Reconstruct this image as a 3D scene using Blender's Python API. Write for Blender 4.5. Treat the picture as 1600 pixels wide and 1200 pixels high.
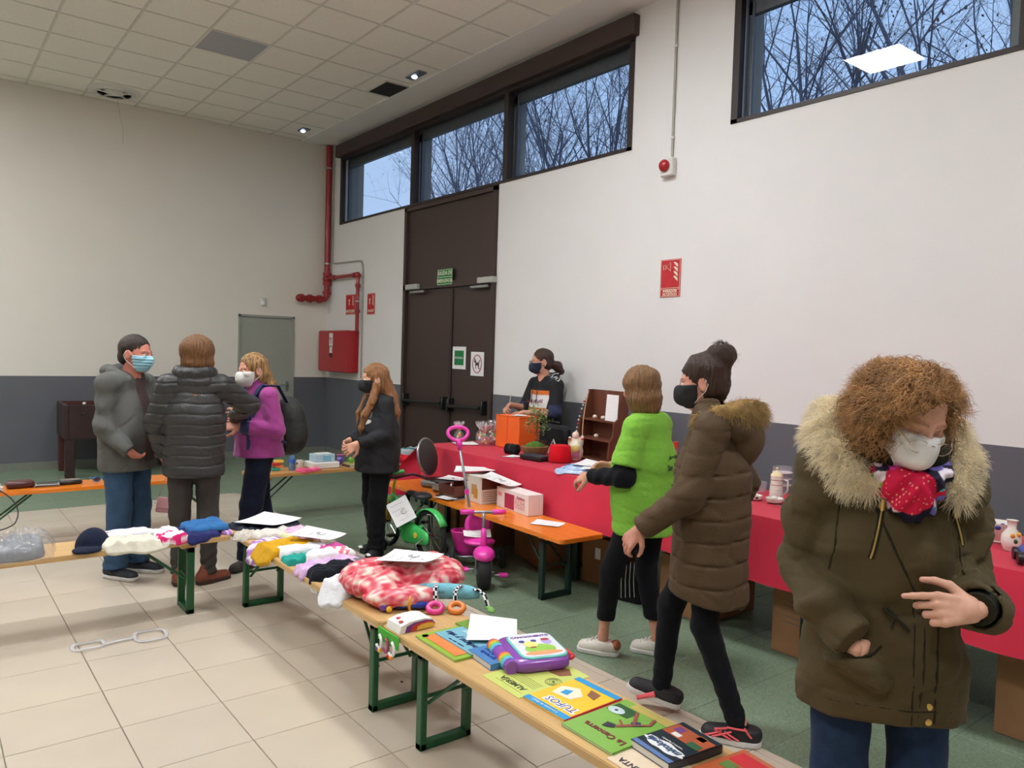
import bpy, bmesh, math, random
import numpy as np
from mathutils import Vector, Matrix, Euler
random.seed(7); RNG = np.random.default_rng(7)
S = bpy.context.scene; C = S.collection; PI = math.pi
for o in list(bpy.data.objects): bpy.data.objects.remove(o)

# ---------------------------------------------------------------- camera, sky, lights, exposure
EYE = 1.62; CEIL = 4.665
CAMF, YAW, PITCH, ROLL = 1196.3, 0.66520, -0.04048, 0.02979
_f = Vector((math.sin(YAW)*math.cos(PITCH), math.cos(YAW)*math.cos(PITCH), math.sin(PITCH)))
_r = _f.cross(Vector((0,0,1))).normalized(); _u = _r.cross(_f)
_r2 = _r*math.cos(ROLL)+_u*math.sin(ROLL); _u2 = _u*math.cos(ROLL)-_r*math.sin(ROLL)
cd = bpy.data.cameras.new('camera'); cam = bpy.data.objects.new('camera', cd); C.objects.link(cam)
cd.sensor_width = 36; cd.lens = CAMF/1600*36; cd.clip_end = 200; cd.clip_start = 0.05
cam.matrix_world = Matrix(((_r2.x,_u2.x,-_f.x,0),(_r2.y,_u2.y,-_f.y,0),(_r2.z,_u2.z,-_f.z,EYE),(0,0,0,1)))
S.camera = cam
S.view_settings.view_transform = 'Standard'; S.view_settings.look = 'None'
S.view_settings.gamma = 1; S.view_settings.use_curve_mapping = False
S.view_settings.exposure = 0.0
S.cycles.max_bounces = 8; S.cycles.diffuse_bounces = 4; S.cycles.transparent_max_bounces = 24
PANEL_STRENGTH = 88; SKY_STRENGTH = 1.35
w = bpy.data.worlds.new('dusk_sky'); S.world = w; w.use_nodes = True; nt = w.node_tree; nt.nodes.clear()
tc = nt.nodes.new('ShaderNodeTexCoord'); sx = nt.nodes.new('ShaderNodeSeparateXYZ'); nt.links.new(tc.outputs['Generated'], sx.inputs[0])
cr = nt.nodes.new('ShaderNodeValToRGB'); nt.links.new(sx.outputs['Z'], cr.inputs[0])
cr.color_ramp.elements[0].position = 0.0; cr.color_ramp.elements[0].color = (.42,.54,.76,1)
cr.color_ramp.elements[1].position = 0.7; cr.color_ramp.elements[1].color = (.25,.43,.73,1)
nz = nt.nodes.new('ShaderNodeTexNoise'); nz.inputs['Scale'].default_value = 2.2; nz.inputs['Detail'].default_value = 3
nt.links.new(tc.outputs['Generated'], nz.inputs['Vector'])
mr = nt.nodes.new('ShaderNodeMapRange'); mr.inputs['From Min'].default_value=.45; mr.inputs['From Max'].default_value=.8; mr.inputs['To Max'].default_value=.35
nt.links.new(nz.outputs['Fac'], mr.inputs['Value'])
mx = nt.nodes.new('ShaderNodeMix'); mx.data_type='RGBA'; nt.links.new(mr.outputs[0], mx.inputs['Factor']); nt.links.new(cr.outputs[0], mx.inputs['A']); mx.inputs['B'].default_value=(.5,.58,.72,1)
bg = nt.nodes.new('ShaderNodeBackground'); nt.links.new(mx.outputs['Result'], bg.inputs[0]); bg.inputs[1].default_value = SKY_STRENGTH
wo = nt.nodes.new('ShaderNodeOutputWorld'); nt.links.new(bg.outputs[0], wo.inputs[0])

# ---------------------------------------------------------------- materials
def lin(c):
    return tuple(((v/255)/12.92 if v/255 <= .04045 else ((v/255+.055)/1.055)**2.4) for v in c[:3])
_M = {}
def mat(name, col=(200,200,200), rough=.6, metal=0, noise=0.06, scale=20, bump=0, bscale=60, stretch=None, col2=None, emit=0, attr=False, spec=.5, sheen=0, coat=0, alpha=1, trans=0, kind='noise'):
    if name in _M: return _M[name]
    m = bpy.data.materials.new(name); _M[name] = m; m.use_nodes = True; t = m.node_tree
    b = t.nodes['Principled BSDF']; L = t.links.new
    b.inputs['Roughness'].default_value = rough; b.inputs['Metallic'].default_value = metal
    b.inputs['Specular IOR Level'].default_value = spec; b.inputs['Sheen Weight'].default_value = sheen
    b.inputs['Coat Weight'].default_value = coat; b.inputs['Alpha'].default_value = alpha
    b.inputs['Transmission Weight'].default_value = trans
    c = lin(col); tx = t.nodes.new('ShaderNodeTexCoord'); mp = t.nodes.new('ShaderNodeMapping'); L(tx.outputs['Object'], mp.inputs[0])
    if stretch: mp.inputs['Scale'].default_value = stretch
    if attr:
        a = t.nodes.new('ShaderNodeAttribute'); a.attribute_name = 'col'; base = a.outputs['Color']
    else: base = None
    if noise or col2:
        if kind == 'wave':
            n = t.nodes.new('ShaderNodeTexWave'); n.inputs['Distortion'].default_value = 4; n.inputs['Detail'].default_value = 3
        elif kind == 'voronoi': n = t.nodes.new('ShaderNodeTexVoronoi')
        else:
            n = t.nodes.new('ShaderNodeTexNoise'); n.inputs['Detail'].default_value = 4
        n.inputs['Scale'].default_value = scale; L(mp.outputs[0], n.inputs['Vector'])
        out = n.outputs['Distance'] if kind == 'voronoi' else n.outputs[1 if kind=='wave' else 0]
        x = t.nodes.new('ShaderNodeMix'); x.data_type = 'RGBA'
        if col2:
            r = t.nodes.new('ShaderNodeMapRange'); r.inputs['From Min'].default_value=.4; r.inputs['From Max'].default_value=.6
            L(out, r.inputs['Value']); L(r.outputs[0], x.inputs['Factor'])
            x.inputs['A'].default_value = (*c,1); x.inputs['B'].default_value = (*lin(col2),1)
        else:
            x.blend_type = 'MULTIPLY'; x.inputs['Factor'].default_value = 1
            r = t.nodes.new('ShaderNodeMapRange'); r.inputs['From Min'].default_value=.25; r.inputs['From Max'].default_value=.75
            r.inputs['To Min'].default_value=1-noise*2; r.inputs['To Max'].default_value=1+noise
            L(out, r.inputs['Value'])
            x.inputs['A'].default_value = (*c,1)
            if base: L(base, x.inputs['A'])
            L(r.outputs[0], x.inputs['B'])
        L(x.outputs['Result'], b.inputs['Base Color'])
    elif base: L(base, b.inputs['Base Color'])
    else: b.inputs['Base Color'].default_value = (*c,1)
    if bump:
        n2 = t.nodes.new('ShaderNodeTexNoise'); n2.inputs['Scale'].default_value = bscale; n2.inputs['Detail'].default_value = 5
        L(mp.outputs[0], n2.inputs['Vector']); bp = t.nodes.new('ShaderNodeBump'); bp.inputs['Strength'].default_value = bump; bp.inputs['Distance'].default_value=.01
        L(n2.outputs[0], bp.inputs['Height']); L(bp.outputs[0], b.inputs['Normal'])
    if emit:
        b.inputs['Emission Color'].default_value = (*c,1); b.inputs['Emission Strength'].default_value = emit
    return m
def clear(name, tint=(1,1,1), ior=1.45, rough=.02, opacity=0.0):
    if name in _M: return _M[name]
    m = bpy.data.materials.new(name); _M[name] = m; m.use_nodes = True; t = m.node_tree; t.nodes.clear(); L=t.links.new
    tr = t.nodes.new('ShaderNodeBsdfTransparent'); tr.inputs[0].default_value=(*tint,1)
    g = t.nodes.new('ShaderNodeBsdfGlossy'); g.inputs['Roughness'].default_value=rough
    f = t.nodes.new('ShaderNodeFresnel'); f.inputs[0].default_value=ior
    x = t.nodes.new('ShaderNodeMixShader'); o = t.nodes.new('ShaderNodeOutputMaterial')
    ge=t.nodes.new('ShaderNodeNewGeometry'); mm=t.nodes.new('ShaderNodeMath'); mm.operation='SUBTRACT'; mm.use_clamp=True; L(f.outputs[0],mm.inputs[0]); L(ge.outputs['Backfacing'],mm.inputs[1]); L(mm.outputs[0], x.inputs[0]); L(tr.outputs[0], x.inputs[1]); L(g.outputs[0], x.inputs[2])
    if opacity:
        d = t.nodes.new('ShaderNodeBsdfDiffuse'); d.inputs[0].default_value=(.8,.8,.82,1); y=t.nodes.new('ShaderNodeMixShader'); y.inputs[0].default_value=opacity
        L(x.outputs[0], y.inputs[1]); L(d.outputs[0], y.inputs[2]); x=y
    L(x.outputs[0], o.inputs[0]); return m
def fab(name, col, **k):
    d = dict(rough=.9, noise=.09, scale=12, bump=.7, bscale=28, spec=.15, sheen=.03); d.update(k); return mat(name, col, **d)

# ---------------------------------------------------------------- mesh builder
class MB:
    def __init__(s): s.v=[]; s.f=[]; s.c=[]; s.cur=None
    def add(s, vs, fs):
        n=len(s.v); s.v += [tuple(p) for p in vs]; s.f += [tuple(i+n for i in f) for f in fs]; s.c += [s.cur]*len(fs); return s
    def col(s, c): s.cur = (*lin(c),1); return s
    def box(s, cx,cy,cz, sx,sy,sz, rz=0, bev=0, M=None):
        b=min(bev, sx*.49, sy*.49, sz*.49)
        hx,hy,hz=sx/2,sy/2,sz/2; vs=[]; 
        if not b:
            vs=[(x,y,z) for x in(-hx,hx) for y in(-hy,hy) for z in(-hz,hz)]
            fs=[(0,1,3,2),(4,6,7,5),(0,4,5,1),(2,3,7,6),(0,2,6,4),(1,5,7,3)]
        else:
            idx={}
            for ix in(0,1):
                for iy in(0,1):
                    for iz in(0,1):
                        X,Y,Z=(2*ix-1),(2*iy-1),(2*iz-1)
                        for ax in range(3):
                            p=[X*(hx-b),Y*(hy-b),Z*(hz-b)]; p[ax]=(X*hx,Y*hy,Z*hz)[ax]; idx[ix,iy,iz,ax]=len(vs); vs.append(tuple(p))
            fs=[]
            for ax in range(3):
                o=[a for a in range(3) if a!=ax]
                for sd in(0,1):
                    q=[]
                    for (p,r) in ((0,0),(1,0),(1,1),(0,1)):
                        k=[0,0,0];k[ax]=sd;k[o[0]]=p;k[o[1]]=r;q.append(idx[(*k,ax)])
                    if (sd==1) != (ax!=1): q=q[::-1]
                    fs.append(tuple(q))
            for ax in range(3): # edges along ax
                o=[a for a in range(3) if a!=ax]
                for p in(0,1):
                    for r in(0,1):
                        k0=[0,0,0];k0[o[0]]=p;k0[o[1]]=r;k1=list(k0);k1[ax]=1
                        q=[idx[(*k0,o[0])],idx[(*k1,o[0])],idx[(*k1,o[1])],idx[(*k0,o[1])]]
                        if (p==r) != (ax==1): q=q[::-1]
                        fs.append(tuple(q))
            for ix in(0,1):
                for iy in(0,1):
                    for iz in(0,1):
                        q=[idx[ix,iy,iz,a] for a in range(3)]
                        if (ix+iy+iz)%2==0: q=q[::-1]
                        fs.append(tuple(q))
        if M is None: M=Matrix.Translation((cx,cy,cz))@Matrix.Rotation(rz,4,'Z')
        return s.add([M@Vector(p) for p in vs], fs)
    def poly(s, pts, z0, z1, M=None): # prism from xy outline
        n=len(pts); vs=[(x,y,z0) for x,y in pts]+[(x,y,z1) for x,y in pts]
        fs=[tuple(range(n))[::-1], tuple(range(n,2*n))]+[(i,(i+1)%n,n+(i+1)%n,n+i) for i in range(n)]
        if M is not None: vs=[M@Vector(p) for p in vs]
        return s.add(vs,fs)
    def tube(s, pts, r, n=8, closed=False, flat=1, cap=True):
        P=[Vector(p) for p in pts]; N=len(P); R=list(r) if hasattr(r,'__len__') else [r]*N
        vs=[];fs=[]; up=None
        for i,p in enumerate(P):
            if closed: d=(P[(i+1)%N]-P[i-1])
            else: d=(P[min(i+1,N-1)]-P[max(i-1,0)])
            if d.length<1e-9: d=Vector((0,0,1))
            d.normalize()
            if up is None: up=Vector((0,0,1)) if abs(d.z)<.95 else Vector((1,0,0))
            a=d.cross(up)
            if a.length<1e-6: a=d.orthogonal()
            a.normalize(); b=a.cross(d).normalized(); up=b
            for k in range(n):
                t=2*PI*k/n; vs.append(p+a*math.cos(t)*R[i]+b*math.sin(t)*R[i]*flat)
        for i in range(N if closed else N-1):
            j=(i+1)%N
            for k in range(n): fs.append((i*n+k,i*n+(k+1)%n,j*n+(k+1)%n,j*n+k))
        if cap and not closed: fs+= [tuple(range(n))[::-1], tuple((N-1)*n+k for k in range(n))]
        return s.add(vs,fs)
    def lathe(s, prof, n=20, M=None, flat=1):
        vs=[];fs=[];m=len(prof)
        for r,z in prof:
            for k in range(n): t=2*PI*k/n; vs.append((r*math.cos(t),r*math.sin(t)*flat,z))
        for i in range(m-1):
            for k in range(n): fs.append((i*n+k,i*n+(k+1)%n,(i+1)*n+(k+1)%n,(i+1)*n+k))
        if prof[0][0]>1e-5: fs.append(tuple(range(n))[::-1])
        if prof[-1][0]>1e-5: fs.append(tuple((m-1)*n+k for k in range(n)))
        if M is not None: vs=[M@Vector(p) for p in vs]
        return s.add(vs,fs)
    def ball(s,c,r,n=12,m=8,M=None):
        rx,ry,rz=r if hasattr(r,'__len__') else (r,r,r)
        prof=[(max(1e-4,math.sin(PI*i/m)),-math.cos(PI*i/m)) for i in range(m+1)]
        T=Matrix.Translation(c)@(M if M is not None else Matrix())@Matrix.Diagonal((rx,ry,rz,1))
        return s.lathe(prof,n,T)
    def disc(s,c,axis,r,th,n=20):
        a=Vector(axis).normalized(); c=Vector(c); return s.tube([c-a*th/2,c+a*th/2],r,n)
    def sheet(s, fn, nu, nv):
        vs=[fn(i/nu,j/nv) for j in range(nv+1) for i in range(nu+1)]
        fs=[(j*(nu+1)+i,j*(nu+1)+i+1,(j+1)*(nu+1)+i+1,(j+1)*(nu+1)+i) for j in range(nv) for i in range(nu)]
        return s.add(vs,fs)
    def mesh(s, name, m, smooth=None):
        me=bpy.data.meshes.new(name); me.from_pydata(s.v,[],s.f); me.update()
        if any(c for c in s.c):
            a=me.color_attributes.new('col','FLOAT_COLOR','CORNER'); arr=[]
            for f,c in zip(s.f,s.c): arr += list(c or (1,1,1,1))*len(f)
            a.data.foreach_set('color',arr)
        for q in (m if isinstance(m,(list,tuple)) else [m]):
            if q: me.materials.append(q)
        if smooth:
            me.polygons.foreach_set('use_smooth',[True]*len(me.polygons))
            if smooth is not True: 
                try: me.set_sharp_from_angle(angle=math.radians(smooth))
                except Exception: pass
        return me
    def obj(s, name, m, parent=None, smooth=None, loc=None, rot=None, M=None, **props):
        return link(name, s.mesh(name,m,smooth), parent, loc, rot, M, **props)
def link(name, me, parent=None, loc=None, rot=None, M=None, **props):
    o=bpy.data.objects.new(name,me); C.objects.link(o)
    if parent: o.parent=parent
    if loc is not None: o.location=loc
    if rot is not None: o.rotation_euler=rot
    if M is not None: o.matrix_basis=M
    for k,v in props.items(): o[k]=v
    return o
def thing(name,label,cat,loc=(0,0,0),rz=0,group=None,M=None):
    o=link(name,None,None,loc,(0,0,rz),M); o.empty_display_size=.05; o['label']=label; o['category']=cat
    if group: o['group']=group
    return o
def tag(o,label,cat,group=None):
    o['label']=label; o['category']=cat
    if group: o['group']=group
    return o
def struct(o): o['kind']='structure'; return o
def text(body, size, m, parent, M, name='lettering', depth=.0006, align='CENTER', shear=0, xs=1, bold=0, spacing=1):
    cu=bpy.data.curves.new(name,'FONT'); cu.body=body; cu.size=size; cu.extrude=depth; cu.align_x=align; cu.align_y='CENTER'; cu.shear=shear; cu.resolution_u=2; cu.offset=bold; cu.space_line=.85*spacing
    t=bpy.data.objects.new('tmp',cu); C.objects.link(t); dg=bpy.context.evaluated_depsgraph_get(); dg.update()
    me=bpy.data.meshes.new_from_object(t.evaluated_get(dg)); bpy.data.objects.remove(t); me.name=name
    me.materials.clear(); me.materials.append(m)
    me.transform(Matrix.Diagonal((xs,1,1,1)))
    return link(name,me,parent,M=M)
# picture position of a point, only used to choose which tiles become single parts
def px(p): p=Vector(p)-Vector((0,0,EYE)); d=p.dot(_f); return (800+CAMF*p.dot(_r2)/d, 600-CAMF*p.dot(_u2)/d, d)
# ---------------------------------------------------------------- room shell
WX, BY = 5.0, 11.0
X0, Y0 = -7.0, -5.0
GX, GY = 2.80, 8.40      # cream tiles end here, green terrazzo beyond
m_wall = mat('wall_paint',(224,222,219),rough=.85,noise=.012,scale=2.5,bump=.06,bscale=90)
m_back = mat('wall_paint_back',(228,222,210),rough=.85,noise=.015,scale=1.5,bump=.05,bscale=70)
m_grey = mat('grey_dado_paint',(97,98,104),rough=.5,noise=.02,scale=3,bump=.05,bscale=60)
m_cream = mat('cream_tile',(198,186,167),rough=.22,noise=.03,scale=2.2,spec=.5,bump=.02,bscale=8)
m_joint = mat('tile_joint',(158,145,124),rough=.9,noise=.04)
m_green = mat('green_terrazzo',(120,138,114),rough=.42,noise=.22,scale=110,spec=.45,bump=.02)
m_gjoint = mat('green_joint',(140,152,134),rough=.9)
m_ceil = mat('ceiling_tile',(234,230,220),rough=.95,noise=.03,scale=60,bump=.08,bscale=200)
m_grid = mat('ceiling_grid',(212,208,198),rough=.7)
m_brown = mat('brown_steel',(62,46,42),rough=.5,noise=.03,scale=3)
m_brownd = mat('dark_brown_steel',(44,34,32),rough=.5,noise=.03,scale=3)
m_white = mat('white_plastic',(215,213,206),rough=.45,noise=.02)
m_black = mat('black_plastic',(22,22,23),rough=.45,noise=.03)
m_metal = mat('brushed_metal',(175,176,178),rough=.3,metal=.9,noise=.04)
m_red = mat('red_enamel',(168,20,30),rough=.35,noise=.04,scale=8,coat=.2)
m_pipe = mat('red_pipe_paint',(150,30,34),rough=.35,noise=.05,scale=8,coat=.2)
m_grnsign = mat('green_sign',(14,120,62),rough=.4); m_redsign = mat('red_sign',(190,20,36),rough=.4)
m_cream_print = mat('pale_print',(226,222,196),rough=.5); m_paper = mat('white_paper',(232,231,230),rough=.8,noise=.015,scale=30)
m_ink = mat('dark_ink',(50,50,60),rough=.8)

fl = MB().box((X0+WX)/2,(Y0+BY)/2,-.06,WX-X0,BY-Y0,.1).obj('floor',m_joint); struct(fl)
# tiles, each a piece; the ones that show largest are single parts, the rest one part
def tiles(parent, cells, m, name, T, limit, th=.012, gap=.004):
    def area(c):
        x0,y0,x1,y1=c; P=[px((x,y,T)) for x,y in((x0,y0),(x1,y0),(x1,y1),(x0,y1))]
        if min(p[2] for p in P)<.15: return 0
        if max(p[0] for p in P)<0 or min(p[0] for p in P)>1600 or max(p[1] for p in P)<0 or min(p[1] for p in P)>1200: return 0
        return abs(sum(P[i][0]*P[(i+1)%4][1]-P[(i+1)%4][0]*P[i][1] for i in range(4)))/2
    cells=sorted(cells,key=lambda c:-area(c)); rest=MB(); cache={}
    k=0
    for c in cells:
        w,d=round(c[2]-c[0]-gap,4),round(c[3]-c[1]-gap,4); cx,cy=(c[0]+c[2])/2,(c[1]+c[3])/2
        if w<.01 or d<.01: continue
        if k<limit and area(c)>0:
            if (w,d) not in cache: cache[w,d]=MB().box(0,0,0,w,d,th,bev=.0012).mesh(name,m)
            o=link(name,cache[w,d],parent,loc=(cx,cy,T-th/2)); o.rotation_euler=(random.uniform(-1,1)*.0012,random.uniform(-1,1)*.0012,0); k+=1
        else: rest.box(cx,cy,T-th/2,w,d,th)
    if rest.v: rest.obj(name,m,parent,kind='stuff')
def grid(x0,x1,y0,y1,ox,oy,t):
    xs=[x0]+[ox+t*i for i in range(-60,60) if x0+.03<ox+t*i<x1-.03]+[x1]; ys=[y0]+[oy+t*i for i in range(-60,60) if y0+.03<oy+t*i<y1-.03]+[y1]
    return [(a,b,c,d) for a,c in zip(xs,xs[1:]) for b,d in zip(ys,ys[1:])]
cells=[c for c in grid(X0,GX,Y0,GY,.69,3.88,.413)]
tiles(fl,cells,m_cream,'tile',0,290)
gf = MB().box((GX+WX)/2,(Y0+BY)/2,-.005,WX-GX,BY-Y0,.01).box((X0+GX)/2,(GY+BY)/2,-.005,GX-X0,BY-GY,.01)
gf = gf.obj('floor',m_gjoint); gf['kind']='structure'; gf.location.z=-.0025
cells=grid(GX,WX,Y0,BY,GX,2.19,.413)+grid(X0,GX,GY,BY,.69,GY,.413)
tiles(gf,cells,m_green,'tile',.0025,290,th=.006,gap=.0026)

cells=[c for c in grid(X0,4.68,Y0,BY-.0,4.68,6.595,.6)]
PAN_OFF=[(2.28,7.795)]
PAN_ON=[(2.28,3.595),(2.28,-.605),(2.28,1.495),(-1.32,3.595),(-1.32,7.795),(.48,5.395),(-2.52,9.595),(-1.32,-.605)]  # some out-of-view panels added to brighten the back wall and steer shadows
def near(c,L): return any(abs(c[0]-a)<.05 and abs(c[1]-b)<.05 for a,b in L)
ce = struct(MB().box((X0+WX)/2,(Y0+BY)/2,CEIL+.08,WX-X0,BY-Y0,.1).obj('ceiling',m_grid))
VENT=(4.08,7.795); skip=PAN_OFF+PAN_ON
tcells=[c for c in cells if not near(c,skip)]
ceil_tiles_parent=ce
def ceil_tiles():
    big=MB(); cache={}
    def area(c):
        P=[px((x,y,CEIL)) for x,y in((c[0],c[1]),(c[2],c[1]),(c[2],c[3]),(c[0],c[3]))]
        if min(p[2] for p in P)<.3: return 0
        if max(p[0] for p in P)<0 or min(p[0] for p in P)>1600 or max(p[1] for p in P)<0 or min(p[1] for p in P)>1200: return 0
        return 1
    for c in tcells:
        w,d=round(c[2]-c[0]-.022,4),round(c[3]-c[1]-.022,4)
        if w<.01 or d<.01: continue
        cx,cy=(c[0]+c[2])/2,(c[1]+c[3])/2
        if area(c):
            if (w,d) not in cache: cache[w,d]=MB().box(0,0,0,w,d,.02,bev=.003).mesh('ceiling_tile',m_ceil)
            link('ceiling_tile',cache[w,d],ce,loc=(cx,cy,CEIL+.014))
        else: big.box(cx,cy,CEIL+.014,w,d,.02)
    big.obj('ceiling_tile',m_ceil,ce,kind='stuff')
ceil_tiles()
gm=MB()
for i in range(40):
    x=4.68-.6*i
    if x>X0: gm.box(x,(Y0+BY)/2,CEIL+.012,.024,BY-Y0,.024)
for i in range(-25,12):
    y=6.595+.6*i
    if Y0<y<BY: gm.box((X0+4.68)/2,y,CEIL+.0125,4.68-X0,.024,.023)
gm.obj('ceiling_grid',m_grid,ce,kind='stuff')
MB().box((4.69+WX)/2,(Y0+BY)/2,CEIL+.0,WX-4.69+.3,BY-Y0,.03).obj('plaster_margin',m_wall,ce)

# ceiling lamps in the grid; several unseen lit ones are added for brightness
m_lit = mat('lit_panel',(244,247,252),emit=PANEL_STRENGTH,noise=0)
m_unlit = mat('unlit_panel',(158,160,166),rough=.35,noise=.02,scale=5)
for i,(a,b) in enumerate(PAN_OFF+PAN_ON):
    on=(a,b) in PAN_ON
    lab='grey unlit square light panel in the tiled ceiling' if not on else 'glowing square light panel in the tiled ceiling, from a partly added set'
    t=thing('ceiling_light',lab,'light',(a+.3,b+.3,CEIL),group=None if not on else 'lit ceiling panels')
    MB().box(0,0,.012,.572,.572,.012).obj('diffuser',m_lit if on else m_unlit,t)
    f=MB()
    for s in(-1,1): f.box(s*.29,0,.008,.014,.594,.02); f.box(0,s*.29,.008,.566,.014,.02)
    f.obj('frame',m_white,t)
# air grille, small emergency lamps, round diffuser
t=thing('ceiling_vent','dark square ventilation grille in the ceiling near the windows','vent',(4.4,8.12,CEIL-.002))
f=MB()
for s in(-1,1): f.box(s*.155,0,0,.018,.47,.014); f.box(0,s*.235,0,.33,.018,.014)
f.obj('frame',m_grid,t); MB().box(0,0,.003,.31,.47,.004).obj('backing',m_black,t)
sl=MB().box(0,0,0,.3,.009,.008,M=Matrix.Rotation(.5,4,'X')).mesh('slat',mat('dark_slat',(58,58,56),rough=.5))
for k in range(16): link('slat',sl,t,loc=(0,-.21+.028*k,-.002))
m_glow=mat('lamp_glow',(200,220,255),emit=6,noise=0)
for (x,y,w_,lab) in ((4.4,7.5,.11,'small recessed emergency lamp glowing beside the dark ceiling grille'),(4.34,10.44,.12,'small emergency lamp glowing in the ceiling near the far corner')):
    t=thing('emergency_lamp',lab,'lamp',(x,y,CEIL-.002))
    MB().box(0,0,0,w_,.3 if y<9 else .2,.016,bev=.005).obj('housing',mat('grey_lamp',(120,128,140),rough=.3,metal=.5),t)
    MB().lathe([(.001,-.028),(.02,-.026),(.032,-.016),(.034,-.004)],14).obj('lens',m_glow,t,loc=(0,.03,0))
t=thing('air_diffuser','round white ceiling air diffuser with a torn open centre','air vent',(1.95,10.53,CEIL-.01))
MB().lathe([(.24,-.0),(.28,-.0),(.30,.014),(.22,.02),(.19,-.02),(.22,-.024),(.24,0)],36).obj('ring',m_white,t,smooth=50)
MB().lathe([(.001,.008),(.2,.008)],28).obj('opening',m_black,t)
MB().lathe([(.001,-.03),(.06,-.03),(.1,-.012),(.12,.002),(.001,.002)],24).obj('core_disc',m_white,t,smooth=50)
f=MB()
for k in range(5): a=k*1.256+.4; f.tube([(.05*math.cos(a),.05*math.sin(a),-.012),(.21*math.cos(a+.3),.21*math.sin(a+.3),-.006)],.012,6)
f.obj('spoke',m_white,t)
t=tag(MB().tube([(2.0,10.6,CEIL-.05),(2.05,10.8,CEIL-.1),(2.1,10.97,CEIL-.16),(2.14,10.985,CEIL-.34),(2.14,10.985,CEIL-.5)],.004,6).obj('loose_cable',m_grid),'thin loose cable hanging from the round diffuser down the wall','cable')

# ---- right wall with openings
DY0,DY1,DH = 6.70,8.66,3.42            # door bay (steel panel above door)
W1A,W1B,WZ0,WZ1 = 4.76,10.62,3.44,4.40 # window band over the door
W2A,W2B = -1.2,3.72
TH=.34
def wall_r():
    b=MB(); x=WX+TH/2
    segs=[(Y0,W2A,0,CEIL+.05),(W2A,W2B,0,WZ0),(W2A,W2B,4.60,CEIL+.05),(W2B,W1A,0,CEIL+.05),(W1A,DY0,0,WZ0),(DY1,W1B,0,WZ0),(W1A,W1B,4.6,CEIL+.05),(W1B,BY+.3,0,CEIL+.05)]
    for a,c,z0,z1 in segs: b.box(x,(a+c)/2,(z0+z1)/2,TH,c-a,z1-z0)
    return b
struct(wall_r().obj('wall_right',m_wall))
def dado(name,parts):
    b=MB()
    for (x,y,z,sx,sy,sz) in parts: b.box(x,y,z,sx,sy,sz)
    return struct(b.obj(name,m_grey))
DZ=1.165
dado('trim_1',[(WX-.001,(Y0+DY0)/2,DZ/2,.006,DY0-Y0,DZ),(WX-.001,(DY1+BY)/2,DZ/2,.006,BY-DY1,DZ)])
DB0,DB1=3.65,4.48   # plain door in the back wall
b=MB(); b.box((X0+DB0)/2,BY+.1,(CEIL+.05)/2,DB0-X0,.2,CEIL+.05); b.box((DB1+WX+.3)/2,BY+.1,(CEIL+.05)/2,WX+.3-DB1,.2,CEIL+.05); b.box((DB0+DB1)/2,BY+.1,(2.06+CEIL+.05)/2,DB1-DB0,.2,CEIL+.05-2.06)
struct(b.obj('wall_back',m_back))
dado('trim_2',[((X0+DB0)/2,BY+.001,DZ/2,DB0-X0,.006,DZ),((DB1+WX)/2,BY+.001,DZ/2,WX-DB1,.006,DZ)])
m_base=mat('baseboard',(120,124,112),rough=.5,noise=.03)
struct(MB().box((X0+DB0)/2,BY-.006,.05,DB0-X0,.012,.10).box((DB1+WX)/2,BY-.006,.05,WX-DB1,.012,.10).obj('baseboard_back',m_base))
struct(MB().box(WX-.006,(Y0+DY0)/2,.05,.012,DY0-Y0,.10).box(WX-.006,(DY1+BY-.02)/2,.05,.012,BY-.02-DY1,.10).obj('baseboard_right',m_base))
struct(MB().box(X0-.1,(Y0+BY)/2,CEIL/2,.2,BY-Y0,CEIL).obj('wall_left',m_wall)); struct(MB().box((X0+WX)/2,Y0-.1,CEIL/2,WX-X0,.2,CEIL).obj('wall_front',m_wall))
# back door
d=struct(thing('door_2','x','x',(0,0,0))); del d['label']; del d['category']
m_gdoor=mat('grey_green_door',(158,162,150),rough=.5,noise=.02)
MB().box((DB0+DB1)/2,BY+.03,1.0,DB1-DB0,.04,2.14).obj('leaf',m_gdoor,d)
MB().box(DB0+.015,BY,1.03,.03,.03,2.06).box(DB1-.015,BY,1.03,.03,.03,2.06).box((DB0+DB1)/2,BY,2.045,DB1-DB0,.03,.03).obj('frame',m_gdoor,d)
MB().box(DB1-.1,BY-.01,1.03,.03,.02,.14).tube([(DB1-.1,BY-.02,1.05),(DB1-.1,BY-.06,1.05),(DB1-.22,BY-.06,1.05)],.009,8).obj('handle',m_metal,d)
t=thing('wall_detector','small white motion detector on the wall above the plain door','sensor',(4.0,BY-.002,2.25))
MB().box(0,-.015,0,.075,.03,.12,bev=.01).obj('casing',m_white,t); MB().ball((0,-.032,-.015),(.026,.012,.03)).obj('lens',m_paper,t,smooth=True)

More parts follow.
